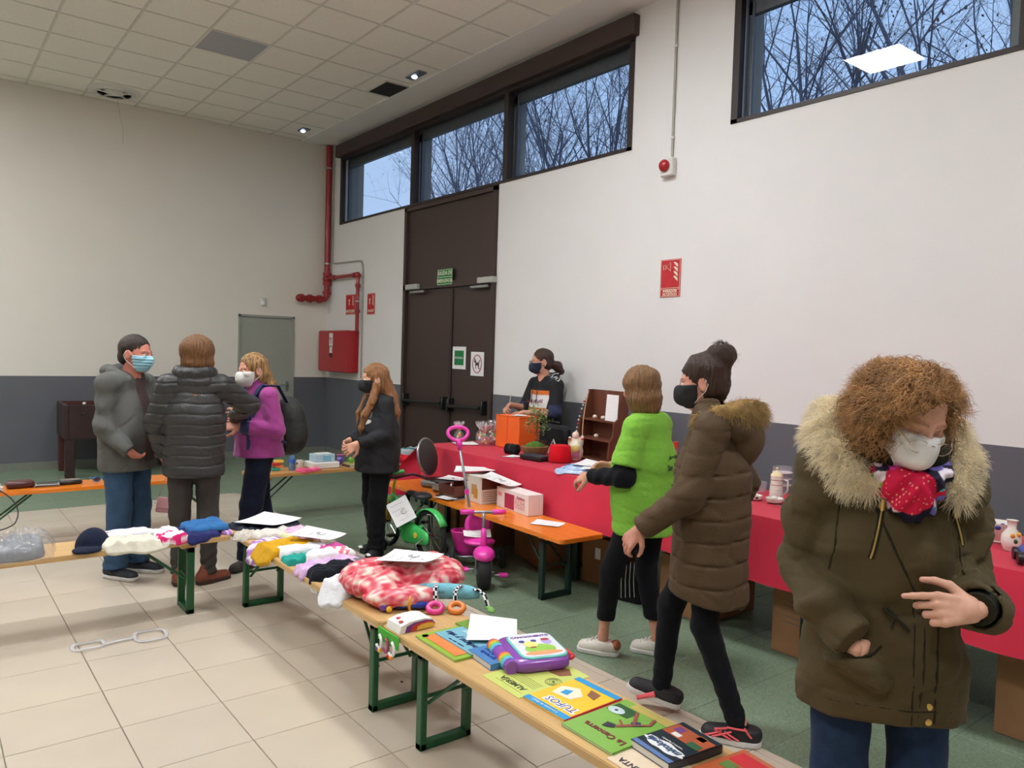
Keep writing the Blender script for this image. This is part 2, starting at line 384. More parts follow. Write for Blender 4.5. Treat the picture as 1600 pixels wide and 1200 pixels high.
# ---- steel door bay: door_1
d=struct(thing('door_1','x','x')); del d['label']; del d['category']
mid=7.56
MB().box(WX+.03,(DY0+DY1)/2,2.93,.05,DY1-DY0,.98).obj('transom_panel',m_brown,d)
f=MB()
for y in (DY0+.03,DY1-.03): f.box(WX+.01,y,1.71,.09,.06,3.42)
f.box(WX+.01,(DY0+DY1)/2,2.41,.09,DY1-DY0,.07); f.box(WX+.01,(DY0+DY1)/2,3.40,.09,DY1-DY0,.05)
f.obj('frame',m_brown,d)
for a,c in ((DY0+.065,mid-.006),(mid+.006,DY1-.065)):
    leaf=MB().box(WX+.03,(a+c)/2,1.19,.05,c-a,2.36,bev=.004).obj('leaf',m_brown,d)
    MB().box(WX-.0,(a+c)/2,.13,.012,c-a-.02,.2).obj('kick_plate',m_brownd,leaf)
    bar=MB(); lo,hi=a+.04,c-.04
    bar.tube([(WX-.085,lo+.03,1.0),(WX-.085,hi-.03,.98)],.02,10)
    bar.box(WX-.03,lo+.02,1.0,.11,.05,.16,bev=.01).box(WX-.03,hi-.02,.99,.11,.05,.16,bev=.01)
    bar.obj('push_bar',m_black,leaf,smooth=40)
MB().box(WX+.1,(DY0+DY1)/2,.01,.28,DY1-DY0,.06).obj('threshold',m_brownd,d)
MB().box(WX-.005,mid,1.2,.02,.05,2.3,bev=.005).obj('centre_rail',m_brownd,d)
for (y0,y1,arm) in ((8.24,8.54,8.02),(6.67,6.97,7.12)):
    c=MB().box(WX-.045,(y0+y1)/2,2.41,.07,.28,.065,bev=.006).obj('door_closer',mat('pale_grey_plastic',(176,176,168),rough=.4),d)
    MB().box(WX-.05,(y0+y1)/2+(-.12 if arm<y0 and arm>8 else .12 if arm>7 and arm<8 else 0),2.345,.035,.33,.03,bev=.004).obj('closer_arm',m_metal,c)
def rm(x,y,z): # matrix for flat print on the right wall (faces -X): text x -> -Y
    return Matrix(((0,0,-1,x),(-1,0,0,y),(0,1,0,z),(0,0,0,1)))
t=thing('exit_sign','green emergency exit sign above the brown double doors','sign',(WX-.035,7.675,2.495))
MB().box(0,0,0,.006,.32,.19).obj('plate',m_grnsign,t)
b=MB()
for z in(-.085,.085,.0): b.box(-.0036,0,z,.001,.31,.005)
for y in(-.153,.153): b.box(-.0036,y,0,.001,.005,.17)
b.obj('border',m_cream_print,t)
text('SALIDA DE',.062,m_cream_print,t,rm(-.004,0,.045),bold=.001); text('EMERGENCIA',.056,m_cream_print,t,rm(-.004,0,-.045),bold=.001)
t=thing('entrance_notice','white paper with a green square reading ENTRADA on the brown door','sign',(WX-.001,7.38,1.545))
MB().box(0,0,0,.003,.27,.26).obj('sheet',m_paper,t); MB().box(-.0025,0,0,.001,.19,.17).obj('green_square',m_grnsign,t)
text('ENTRADA',.036,m_paper,t,rm(-.0035,0,0))
t=thing('no_dogs_notice','white paper with a crossed out dog in a ring on the brown door','sign',(WX-.001,7.015,1.485))
MB().box(0,0,0,.003,.25,.27).obj('sheet',m_paper,t)
R=MB().tube([(-.003,.085*math.cos(a),.1*math.sin(a)) for a in np.linspace(0,2*PI,28)[:-1]],.005,5,closed=True,flat=1)
R.tube([(-.003,.06,.07),(-.003,-.06,-.07)],.004,5); R.obj('prohibition_ring',mat('print_red',(170,60,60)),t)
dg_=MB(); dg_.box(-.0025,0,0,.001,.07,.035); dg_.box(-.0025,.04,.03,.001,.032,.03); dg_.box(-.0025,.026,-.03,.001,.012,.045); dg_.box(-.0025,-.028,-.03,.001,.012,.045); dg_.tube([(-.0025,-.03,.01),(-.0025,-.05,.045)],.005,5); dg_.tube([(-.0025,.045,.04),(-.0025,.04,.06)],.006,5)
dg_.obj('dog_figure',m_ink,t)

# ---- windows
m_glass=clear('window_glass',(.93,.96,.98),1.5)
m_conc=mat('concrete_reveal',(150,150,146),rough=.9,noise=.06,scale=6,bump=.3)
m_alu=mat('grey_aluminium',(92,98,104),rough=.35,metal=.6)
def window(n,ya,yb,mull,beam):
    d=struct(thing('window_%d'%n,'x','x')); del d['label']; del d['category']
    f=MB(); zc=(WZ0+WZ1)/2; L=yb-ya
    f.box(WX+.02,(ya+yb)/2,WZ0+.014,.06,L,.03); f.box(WX+.02,(ya+yb)/2,WZ1+.01,.06,L,.05)
    for y in (ya+.03,yb-.03): f.box(WX+.02,y,zc,.06,.06,WZ1-WZ0)
    f.obj('frame',m_brownd,d)
    MB().box(WX+.0,(ya+yb)/2,(WZ1+.02+4.60)/2,.16,L+.08,4.6-WZ1-.02,bev=.008).obj('shutter_box',m_brown,d)
    ys=[ya+.06]+[m for m in mull]+[yb-.06]
    mull_me=[]
    for m in mull: MB().box(WX+.03,m,zc,.08,.075,WZ1-WZ0-.03).obj('mullion',m_brownd,d); 
    for a,c in zip(ys,ys[1:]):
        a2=a+(.04 if a in mull else 0); c2=c-(.04 if c in mull else 0)
        s=MB(); w_=.032
        for y in(a2+w_/2,c2-w_/2): s.box(WX+.11,y,zc,.05,w_,WZ1-WZ0-.06)
        s.box(WX+.11,(a2+c2)/2,WZ0+.03+w_/2,.05,c2-a2,w_); s.box(WX+.11,(a2+c2)/2,WZ1-.0,.05,c2-a2,.26)
        s.box(WX+.083,c2-.05,zc,.012,.018,WZ1-WZ0-.09)
        sh=s.obj('sash',m_alu,d)
        MB().box(WX+.128,(a2+c2)/2,zc,.006,c2-a2-.05,WZ1-WZ0-.1).obj('pane',m_glass,sh)
    r=MB(); r.box(WX+.26,yb+.06,zc,.22,.13,WZ1-WZ0+.2); r.box(WX+.26,ya-.06,zc,.22,.13,WZ1-WZ0+.2); r.box(WX+.24,(ya+yb)/2,WZ0-.03,.3,L,.05); r.box(WX+.24,(ya+yb)/2,WZ1+.13,.2,L,.2)
    for m in mull: r.box(WX+.23,m+.09,zc,.14,.10,WZ1-WZ0)
    r.obj('reveal',m_conc,d)
window(1,W1A,W1B,(6.6,8.54),True); window(2,W2A,W2B,(-.2,1.72),True)

# ---- fire pipe, conduits, cabinet, signs
t=thing('fire_riser','red fire water riser pipe in the far corner with flanged elbow','pipe',(4.93,BY-.12,0))
b=MB().tube([(0,0,CEIL-.03),(0,0,2.42),(-.005,0,2.38),(-.03,0,2.345),(-.08,0,2.34),(-.42,0,2.34)],.044,14); b.obj('main_pipe',m_pipe,t,smooth=50)
for p,ax in (((-.12,0,2.34),(1,0,0)),((-.27,0,2.34),(1,0,0)),((-.40,0,2.34),(1,0,0)),((0,0,2.58),(0,0,1)),((0,0,2.72),(0,0,1)),((0,0,2.44),(0,0,1))): MB().disc(p,ax,.062,.05,14).obj('coupling',m_pipe,t)
MB().ball((-.43,0,2.34),.055).obj('end_cap',m_pipe,t,smooth=50); MB().ball((0,0,2.65),.066).obj('tee_joint',m_pipe,t,smooth=50)
for z in(2.88,4.3): MB().disc((0,0,z),(0,0,1),.048,.02,14).obj('clamp',m_metal,t)
b=MB().tube([(0,0,2.66),(0,-.98,2.655),(0,-1.01,2.64),(0,-1.02,2.6),(0,-1.02,1.86)],.026,10); b.obj('branch_pipe',m_pipe,t,smooth=50)
for p,ax in (((0,-.25,2.66),(0,1,0)),((0,-.9,2.655),(0,1,0)),((0,-1.02,2.5),(0,0,1)),((0,-1.02,2.14),(0,0,1))): MB().disc(p,ax,.037,.05,12).obj('coupling',m_pipe,t)
MB().ball((0,-1.01,2.65),.044).obj('elbow',m_pipe,t,smooth=50)
MB().disc((0,-1.02,2.28),(0,0,1),.031,.02,12).obj('clamp',m_metal,t)
t=thing('fire_cabinet','red metal fire hose cabinet on the wall under the red pipe','cabinet',(WX-.10,10.38,1.57))
MB().box(0,0,0,.19,.92,.60,bev=.008).obj('body',m_red,t)
MB().box(-.1,0,0,.012,.90,.58,bev=.004).obj('door',m_red,t)
MB().box(-.1075,.02,.16,.002,.12,.2).box(-.1075,.02,.02,.002,.09,.1).obj('sticker',m_white,t)
text('ABC\n123',.06,m_red,t,rm(-.109,.02,.15)); MB().disc((-.11,.02,-.06),(1,0,0),.035,.012,14).obj('lock',m_brownd,t)
def firesign(y,z,w_,h_,lab,words,kind):
    t=thing('fire_sign',lab,'sign',(WX-.003,y,z)); MB().box(0,0,0,.006,w_,h_).obj('plate',m_redsign,t)
    b=MB(); zz=-h_*.26
    for q in(-h_/2+.006,h_/2-.006,zz,zz-.012): b.box(-.0037,0,q,.001,w_-.01,.003)
    for q in(-w_/2+.006,w_/2-.006): b.box(-.0037,q,0,.001,.003,h_-.01)
    b.obj('border',m_cream_print,t)
    fb=MB(); s=h_/.33
    for k in range(4):
        yy=-w_*.28; z0=-.03*s+k*.04*s
        fb.add([(-.004,yy-.02*s,z0),(-.004,yy-.018*s,z0+.03*s),(-.004,yy+.012*s,z0+.05*s),(-.004,yy+.03*s,z0+.045*s),(-.004,yy+.005*s,z0+.02*s)],[(0,1,2,3,4)])
    fb.obj('flame_symbol',m_cream_print,t)
    if kind=='horn':
        MB().tube([(-.004,.075,.11),(-.004,.05,.11),(-.004,.05,.075),(-.004,.075,.075)],.003,4,closed=True).tube([(-.004,.045,.095),(-.004,-.0,.13),(-.004,-.0,.06)],.003,4,closed=True).obj('horn_symbol',m_cream_print,t)
    else:
        MB().disc((-.004,.04*s,.07*s),(1,0,0),.022*s,.001,12).box(-.004,.04*s,.02*s,.001,.025*s,.05*s).obj('hand_symbol',m_cream_print,t)
    for i,wd in enumerate(words): text(wd,(w_-.03)/len(wd)*1.35 if len(words)>1 else w_*.18,m_cream_print,t,rm(-.004,0,-h_*.345-i*h_*.085),bold=.0008)
    return t
firesign(4.265,2.285,.215,.315,'red acoustic alarm sign AVISADOR ACÚSTICO on the white wall','AVISADOR ACÚSTICO'.split(),'horn')
firesign(10.21,2.25,.30,.29,'red fire hose sign partly behind the red pipe',['MANGUERA'],'hand')
firesign(9.58,2.24,.22,.29,'red fire alarm sign beside the brown doors, right of the red pipe',['ALARMA'],'hand')
m_cond=mat('grey_conduit',(168,164,152),rough=.5)
t=tag(MB().tube([(4.985,10.83,CEIL-.02),(4.985,10.83,2.95),(4.985,10.81,2.9),(4.985,10.76,2.88),(4.985,10.0,2.86),(4.985,9.88,2.85),(4.985,9.84,2.8),(4.985,9.82,2.7),(4.985,9.82,1.4),(4.985,9.82,1.2)],.012,8).obj('conduit',m_cond,smooth=50),'thin grey conduit that bends beside the red pipe','conduit')
t=thing('alarm_button','round red alarm sounder on a white box at the end of a conduit','alarm',(WX-.03,4.31,3.205))
MB().box(0,0,0,.06,.13,.15,bev=.008).obj('box',m_white,t); MB().lathe([(.048,0),(.05,.02),(.036,.04),(.012,.048),(.001,.049)],18,Matrix.Rotation(-PI/2,4,'Y')).obj('sounder',m_red,t,smooth=40,loc=(-.03,0.01,.01))
t2=thing('conduit','white wall conduit running from the ceiling down to the alarm sounder','conduit',(WX-.012,4.29,0))
MB().tube([(0,0,CEIL-.02),(0,0,3.28)],.011,8).obj('tube',m_cond,t2,smooth=50)
for z in(4.2,3.45): MB().box(0,0,z,.026,.035,.016).obj('clip',m_white,t2)

# ---- outdoor ground and bare trees
MB().box(20,5,-.05,29.3,60,.1).obj('ground',mat('outdoor_ground',(90,95,80),rough=1),kind='structure')
m_bark=mat('bark',(112,114,128),rough=.9,noise=.1,scale=8); m_leaf=mat('dry_leaf',(92,66,56),rough=.9)
def tree(x,y,h,seed,lab):
    rd=random.Random(seed); t=thing('bare_tree',lab,'tree',(x,y,0),group='bare trees outside the windows')
    big=MB(); fine=MB(); lf=MB()
    def grow(p,d,r,L,lev,mb):
        n=5; pts=[p]; rr=[r]
        for i in range(n):
            d=(d+Vector((rd.gauss(0,.07),rd.gauss(0,.07),rd.gauss(0,.04)+(.03 if lev<2 else .0)))).normalized(); p=p+d*L/n; pts.append(p); rr.append(r*(1-.55*(i+1)/n))
        (mb).tube(pts,rr,6 if lev<2 else 4 if lev<3 else 3,cap=False)
        if lev>=3 and rd.random()<.16:
            q=p; a=Vector((rd.uniform(-1,1),rd.uniform(-1,1),-1))*.024; bb=a.orthogonal()*.7; lf.add([q,q+a*.5+bb,q+a*1.4,q+a*.5-bb],[(0,1,2,3)])
        if lev>=4: return
        k={0:9,1:5,2:4,3:3}[lev]
        for j in range(k):
            i=rd.randint(1 if lev else 2,n); ax=Vector((rd.uniform(-1,1),rd.uniform(-1,1),rd.uniform(-.1,1.0) if lev<2 else rd.uniform(-.5,.9))).normalized()
            nd=(d*(.75 if lev<1 else .5)+ax*.8).normalized()
            grow(pts[i],nd,rr[i]*(.55 if lev else .6),L*(.62 if lev else .55)*rd.uniform(.7,1.1),lev+1,big if lev<1 else fine)
    base=Vector((0,0,0)); big.tube([base,base+Vector((rd.uniform(-.1,.1),0,1.1)),base+Vector((rd.uniform(-.15,.15),.05,2.3))],[.13,.1,.085],8)
    for j in range(4): 
        a=2*PI*j/4+rd.uniform(-.5,.5); grow(base+Vector((0,0,1.9+.1*j)),Vector((.22*math.cos(a),.22*math.sin(a),1)).normalized(),.045,h,0,big)
    big.obj('trunk',m_bark,t,smooth=True); fine.obj('twigs',m_bark,t,kind='stuff'); lf.obj('leaves',m_leaf,t,kind='stuff')
for i,(x,y,h) in enumerate([(9.2,1.2,3.6),(9.6,3.6,3.8),(9.4,5.6,3.7),(10.2,8.2,4.0),(9.8,10.2,3.9),(10.4,12.6,4.0),(11.2,15.4,4.4),(12.6,18.8,4.8)]):
    tree(x,y,h,i+11,'bare winter tree with a few dry leaves outside the high windows')
# ---------------------------------------------------------------- benches and cloth table
m_pine=mat('varnished_pine',(206,168,112),rough=.35,noise=.09,scale=3,stretch=(1.2,14,14),bump=.05)
m_oran=mat('orange_lacquer_wood',(236,132,36),rough=.25,noise=.06,scale=3,stretch=(1.5,12,12),coat=.3)
m_honey=mat('honey_pine',(190,140,82),rough=.4,noise=.08,scale=3,stretch=(1.2,14,14))
m_gmet=mat('green_enamel_steel',(16,84,44),rough=.4,coat=.1,noise=.04)
m_gdark=mat('dark_green_steel',(16,46,38),rough=.4,noise=.04)
BZ=.46
def bench(label,cx,cy,rz,L,W,wood,metal,legs,z=BZ,group=None,cat='bench',name='beer_bench'):
    t=thing(name,label,cat,(cx,cy,0),rz,group)
    pts=[];r=.035
    for (sx,sy,a0) in ((1,1,0),(-1,1,90),(-1,-1,180),(1,-1,270)):
        for k in range(4): a=math.radians(a0+30*k); pts.append((sx*(L/2-r)+r*math.cos(a),sy*(W/2-r)+r*math.sin(a)))
    MB().poly(pts,z-.028,z-.003).poly([(x*(1-.004/(L/2)),y*(1-.004/(W/2))) for x,y in pts],z-.003,z).obj('plank',wood,t)
    for lx in legs:
        s=1 if lx>0 else -1
        MB().box(lx,0,z-.045,.09,W*.62,.034,bev=.004).obj('batten',wood,t)
        b=MB()
        for y in(-1,1): b.box(lx+.01*s,y*(W/2-.07),(z-.06)/2+.0,.042,.03,z-.06,bev=.004)
        b.box(lx+.01*s,0,.016,.042,W-.11,.03,bev=.004).box(lx+.01*s,0,z-.075,.042,W-.11,.03,bev=.004)
        lg=b.obj('leg',metal,t)
        for y in(-.07,.07): MB().tube([(lx+.0*s,y*W/.3,.19 if y>0 else .2),(lx-.26*s,y*.6*W/.3,z-.05)],.008,6).obj('brace',metal,lg)
        MB().tube([(lx,-(W/2-.07),.22),(lx,(W/2-.07),.22)],.008,6).obj('cross_rod',metal,lg)
    return t
bench('pine bench at the left front, caps and white clothes laid on it',.30,4.83,0,2.46,.33,m_pine,m_gmet,(1.0,-1.0))
bench('pine bench carrying the folded childrens clothes and the red puffy jacket',1.735,3.87,PI/2,2.05,.36,m_pine,m_gmet,(.80,-.85))
bench('pine bench in the foreground with picture books laid on it',1.735,1.77,PI/2,2.12,.36,m_pine,m_gmet,(.82,-.8))
bench('glossy orange bench with boxes and papers in front of the red cloth table',3.41,4.72,PI/2-.03,2.42,.37,m_oran,m_gdark,(-.93,.9))
bench('glossy orange bench behind the man, wallets and glasses cases on it',1.22,6.99,0,1.82,.34,m_oran,m_gmet,(.8,-.75))
bench('honey coloured bench with water bottle and plastic boxes by the back wall',3.38,6.90,0,1.98,.34,m_honey,m_gdark,(-.84,.86))
# table under red paper cloth
TX0,TX1,TY0,TY1,TZ=3.68,4.48,.2,5.95,.76
t=thing('trestle_table','long table hidden under a red cloth along the right wall','table',((TX0+TX1)/2,3.1,0))
MB().box(0,0,TZ-.02,TX1-TX0-.04,TY1-TY0-.05,.03).obj('tabletop',m_pine,t)
for y in(-2.6,-.9,.9,2.6):
    b=MB()
    for x in(-.3,.3): b.box(x,y,(TZ-.04)/2,.04,.04,TZ-.04)
    b.box(0,y,.1,.6,.03,.03); b.obj('leg',m_gdark,t)
m_cloth=mat('red_paper_cloth',(196,40,64),rough=.7,noise=.04,scale=6,bump=.12,bscale=12,spec=.2,sheen=.1)
def cloth():
    rd=np.random.default_rng(3); b=MB(); ny=150
    nx=24; hem=.42
    prof=[(0,-1)]
    def P(i,j):
        y=TY0-.02+(TY1-TY0+.04)*j/ny; t=i/nx
        wob=.016*math.sin(y*5.1+1)+.011*math.sin(y*11.7)+.02*math.sin(y*1.9)
        if t<.42:   # front drop
            q=t/.42; z=hem+(TZ+.008-hem)*q; x=TX0-.012-.055*(1-q)-wob*(1-q)**.7
            y+= .05*(1-q)*math.sin(y*3)
            return (x,y,z+.012*math.sin(y*2.3)*(1-q))
        if t<.85:
            q=(t-.42)/.43; return (TX0-.004+(TX1-TX0+.008)*q,y,TZ+.007+.0015*math.sin(y*9+x0(q)))
        q=(t-.85)/.15; return (TX1+.012+.008*q,y,TZ+.004-.2*q)
    def x0(q): return q*5
    b.add([P(i,j) for j in range(ny+1) for i in range(nx+1)],[(j*(nx+1)+i,(j+1)*(nx+1)+i,(j+1)*(nx+1)+i+1,j*(nx+1)+i+1) for j in range(ny) for i in range(nx)])
    o=b.obj('tablecloth',m_cloth,smooth=50); return tag(o,'red paper cloth draped over the long table','tablecloth')
cloth()
# far end of the cloth hangs in a twisted point
b=MB(); n=10
def Q(u,v):
    x=TX0-.06+u*(.50); z=TZ-.02-v*(.42+.08*u); y=TY1+.03+.05*math.sin(u*6+v*3)+.12*v*(1-u)
    return (x-.30*v*(1-u),y,z)
b.sheet(Q,12,10); b.obj('cloth_end',m_cloth,bpy.data.objects['tablecloth'],smooth=True)
# ---------------------------------------------------------------- soft surfaces: distance fields turned into one continuous mesh
def _v(a): return np.asarray(a,np.float32)
def cap(P,a,b,ra,rb,sx=1,sy=1):
    a=_v(a);b=_v(b); s=_v((sx,sy,1)); d=(b-a); Q=(P-a); dd=max(float(d@d),1e-9)
    t=np.clip((Q@d)/dd,0,1)[:,None]; r=ra+(rb-ra)*t[:,0]
    return np.sqrt((((Q-t*d)/s)**2).sum(1))-r
def ell(P,c,r,R=None):
    Q=P-_v(c)
    if R is not None: Q=Q@R
    r=_v(r); k0=np.sqrt(((Q/r)**2).sum(1)); k1=np.sqrt(((Q/(r*r))**2).sum(1)); return k0*(k0-1)/np.maximum(k1,1e-6)
def smin(a,b,k=.03):
    h=np.clip(.5+.5*(b-a)/k,0,1); return b+(a-b)*h-k*h*(1-h)
def smax(a,b,k=.01): return -smin(-a,-b,k)
def chain(P,pts,k=.02,sx=1,sy=1):
    d=None
    for (a,ra),(b,rb) in zip(pts,pts[1:]):
        e=cap(P,a,b,ra,rb,sx,sy); d=e if d is None else smin(d,e,k)
    return d
def wave(P,f,seed=0):
    r=np.random.default_rng(seed); o=0
    for k in range(4):
        d=r.normal(size=3).astype(np.float32); d/=np.linalg.norm(d); o=o+np.sin((P@d)*f*r.uniform(.7,1.5)+r.uniform(0,6)+1.5*np.sin((P@r.normal(size=3).astype(np.float32))*f*.35))
    return o/4
def nets(sdf,lo,hi,h):
    lo=_v(lo);hi=_v(hi); n=[int(math.ceil((hi[i]-lo[i])/h))+1 for i in range(3)]
    # coarse pass to skip empty space
    B=6; nb=[(m-1+B-1)//B for m in n]
    cc=np.stack(np.meshgrid(*[(np.arange(q)+.5)*B*h for q in nb],indexing='ij'),-1).reshape(-1,3).astype(np.float32)+lo
    dc=sdf(cc); act=np.abs(dc)<B*h*1.25+.03
    D=np.full([q*B+1 for q in nb],1,np.float32); sg=np.where(dc<0,-1,1).reshape(nb)
    D[:-1,:-1,:-1]=np.kron(sg,np.ones((B,B,B),np.float32))
    ai=np.argwhere(act.reshape(nb)); loc=np.stack(np.meshgrid(*[np.arange(B+1)]*3,indexing='ij'),-1).reshape(-1,3)
    for s in range(0,len(ai),600):
        idx=(ai[s:s+600,None,:]*B+loc[None]).reshape(-1,3); D[idx[:,0],idx[:,1],idx[:,2]]=sdf(idx.astype(np.float32)*h+lo)
    D[0]=np.abs(D[0])+1e-4;D[-1]=np.abs(D[-1])+1e-4;D[:,0]=np.abs(D[:,0])+1e-4;D[:,-1]=np.abs(D[:,-1])+1e-4;D[:,:,0]=np.abs(D[:,:,0])+1e-4;D[:,:,-1]=np.abs(D[:,:,-1])+1e-4
    N=D.shape; S_=D<0; c=[m-1 for m in N]
    acc=np.zeros(c+[3],np.float32); cnt=np.zeros(c,np.float32)
    sl=lambda o:tuple(slice(o[i],o[i]+c[i]) for i in range(3))
    for ax in range(3):
        o=[a for a in range(3) if a!=ax]
        for p in(0,1):
            for q in(0,1):
                k0=[0,0,0];k0[o[0]]=p;k0[o[1]]=q;k1=list(k0);k1[ax]=1
                A=D[sl(k0)];Bv=D[sl(k1)]; m=(A<0)!=(Bv<0); t=np.where(m,A/np.where(m,A-Bv,1),0)
                acc[...,ax]+=t; acc[...,o[0]]+=p*m; acc[...,o[1]]+=q*m; cnt+=m
    am=cnt>0; ids=np.full(c,-1,np.int64); ids[am]=np.arange(am.sum()); ij=np.argwhere(am)
    V=(ij+acc[am]/cnt[am][:,None])*h+lo
    F=[]
    for ax in range(3):
        o=[a for a in range(3) if a!=ax]; e=np.diff(S_.astype(np.int8),axis=ax); g=np.argwhere(e!=0)
        g=g[(g[:,o[0]]>0)&(g[:,o[1]]>0)&(g[:,o[0]]<c[o[0]])&(g[:,o[1]]<c[o[1]])]
        val=e[g[:,0],g[:,1],g[:,2]]; q=[]
        for (p,r) in ((-1,-1),(0,-1),(0,0),(-1,0)):
            k=g.copy();k[:,o[0]]+=p;k[:,o[1]]+=r; q.append(ids[k[:,0],k[:,1],k[:,2]])
        q=np.stack(q,1); flip=(val>0) if ax!=1 else (val<0); q[flip]=q[flip][:,::-1]; F.append(q)
    F=np.concatenate(F); F=F[(F>=0).all(1)]
    return V,F
def mesh_np(name,V,F,m,colf=None,smooth=True):
    me=bpy.data.meshes.new(name); me.vertices.add(len(V)); me.vertices.foreach_set('co',V.astype(np.float32).ravel())
    k=F.shape[1]; me.loops.add(F.size); me.loops.foreach_set('vertex_index',F.ravel().astype(np.int32)); me.polygons.add(len(F)); me.polygons.foreach_set('loop_start',np.arange(0,F.size,k,dtype=np.int32))
    try: me.polygons.foreach_set('loop_total',np.full(len(F),k,dtype=np.int32))
    except Exception: pass
    me.update(calc_edges=True); me.validate()
    if colf is not None:
        a=me.color_attributes.new('col','FLOAT_COLOR','POINT'); c=np.ones((len(me.vertices),4),np.float32); c[:,:3]=colf(V); a.data.foreach_set('color',c.ravel())
    if smooth: me.polygons.foreach_set('use_smooth',[True]*len(me.polygons))
    for q in (m if isinstance(m,list) else [m]): me.materials.append(q)
    return me
def soft(name,sdf,lo,hi,h,m,parent=None,colf=None,loc=None,rot=None,M=None,**props):
    V,F=nets(sdf,lo,hi,h); return link(name,mesh_np(name,V,F,m,colf),parent,loc,rot,M,**props)
LC=lambda c: np.array(lin(c),np.float32)
# ---------------------------------------------------------------- people
def Rm(rx=0,ry=0,rz=0): return np.array(Euler((rx,ry,rz),'XYZ').to_matrix(),np.float32)
def nrm(a): a=_v(a); return a/max(float(np.linalg.norm(a)),1e-9)
def head_sdf(q):
    d=smin(ell(q,(0,-.012,.03),(.076,.094,.088)),ell(q,(0,.022,-.03),(.063,.070,.088)),.03)
    d=smin(d,ell(q,(0,.045,-.082),(.036,.038,.030)),.03)
    d=smin(d,cap(q,(0,.088,.004),(0,.108,-.026),.007,.012),.012)
    for s in(-1,1):
        d=smin(d,ell(q,(s*.014,.096,-.030),(.008,.009,.007)),.008)
        d=smin(d,cap(q,(s*.045,.074,.020),(s*.012,.088,.017),.006,.006),.012)
        d=smax(d,-ell(q,(s*.031,.098,.002),(.017,.012,.010)),.008)
        d=smin(d,ell(q,(s*.031,.081,.001),(.0125,.0115,.0115)),.003)
        d=smin(d,ell(q,(s*.045,.062,-.022),(.02,.02,.018)),.02)
        e=smax(ell(q,(s*.079,-.006,-.006),(.009,.020,.032)),-ell(q,(s*.088,-.002,-.004),(.007,.012,.020)),.004); d=smin(d,e,.006)
    d=smin(d,cap(q,(-.018,.091,-.056),(.018,.091,-.056),.006,.006),.006)
    d=smin(d,cap(q,(-.014,.091,-.065),(.014,.091,-.065),.006,.006),.005)
    return d
def face_col(q,skin,brow=(70,48,36),closed=False,lip=(168,92,86)):
    c=np.tile(LC(skin),(len(q),1)); ax=np.abs(q[:,0])
    def blend(mk,col,a=1.): 
        k=(np.clip(mk,0,1)*a)[:,None]; c[:]=c*(1-k)+LC(col)*k
    red=np.exp(-((ax-.045)**2+(q[:,2]+.025)**2)/.0006)*(q[:,1]>.04); blend(red,(214,130,112),.35)
    bz=.024-.25*(ax-.03)**2*30; blend(1-np.abs(q[:,2]-bz)/.005-(np.abs(ax-.03)>.02)*2-(q[:,1]<.06)*2,brow,.9)
    e=((ax-.031)/.0145)**2+((q[:,2]-.001)/(.0065 if not closed else .0022))**2; f=(q[:,1]>.075)
    if closed: blend((1.3-e)*f,(60,40,34)); blend((1-(((ax-.031)/.02)**2+((q[:,2]-.004)/.010)**2))*f,(176,118,100),.5)
    else:
        blend((1.4-e)*2*f,(228,222,215)); i=((ax-.031)/.0068)**2+((q[:,2]-.001)/.0062)**2; blend((1.3-i)*2*f,(46,32,26)); blend((1-np.abs(q[:,2]-.0085)/.0026)*(np.abs(ax-.031)<.016)*f,(48,32,28),.9)
    l=(q[:,0]/.022)**2+((q[:,2]+.0605)/.009)**2; blend((1.2-l)*2*(q[:,1]>.085),lip)
    return c
def hand_segs(w,d,n,curl=(.5,.6,.6,.7),spread=.06,thumb=1,side=1,scale=1.,tcurl=.35):
    """w wrist, d pointing direction, n palm normal; side=+1 puts the thumb at d x n"""
    d=nrm(d); n=_v(n); n=nrm(n-d*(n@d)); s=np.cross(d,n)*side; w=_v(w); k=scale; G=[]
    offs=(.030,.010,-.011,-.030); L=(.072,.080,.074,.058)
    pal=[]
    for i in range(4):
        kn=w+d*(.090-.006*abs(i-1))*k+s*offs[i]*k; pal.append((w+d*.012*k+s*offs[i]*.55*k,kn,.0125*k,.0105*k))
        ang=0; p=kn; dd=nrm(d+s*spread*(1.5-i)*.7); c=curl[i] if hasattr(curl,'__len__') else curl
        seg=[];r=(.0092,.0084,.0078,.0066)
        for j,f in enumerate((.45,.31,.26)):
            ang+=c*(.75,1.15,.8)[j]; u=dd*math.cos(ang)+n*math.sin(ang); e=p+u*L[i]*f*k; seg.append((p,e,r[j]*k,r[j+1]*k)); p=e
        G.append(seg)
    b=w+d*.022*k+s*.024*k+n*.006*k; t=[]
    u=nrm(d*.62+s*.78+n*.25); e1=b+u*.042*k; u2=nrm(d*.92+s*(.42-tcurl*.6)+n*(.15+tcurl)); e2=e1+u2*.032*k; u3=nrm(d*1.0+s*(.2-tcurl)+n*(.1+tcurl)); e3=e2+u3*.027*k
    t=[(b,e1,.0145*k,.0115*k),(e1,e2,.0108*k,.0095*k),(e2,e3,.0092*k,.0072*k)]
    return pal,G,t
def hand_sdf(P,H):
    pal,G,t=H; d=None
    for a,b,ra,rb in pal: e=cap(P,a,b,ra,rb); d=e if d is None else smin(d,e,.012)
    for seg in G+[t]:
        f=None
        for a,b,ra,rb in seg: e=cap(P,a,b,ra,rb); f=e if f is None else smin(f,e,.003)
        d=smin(d,f,.0055)
    return d
class Person: pass
def crease(P,f,seed,w=.13,an=(1,1,1.5)): return np.exp(-(wave(P*_v(an),f,seed)/w)**2)
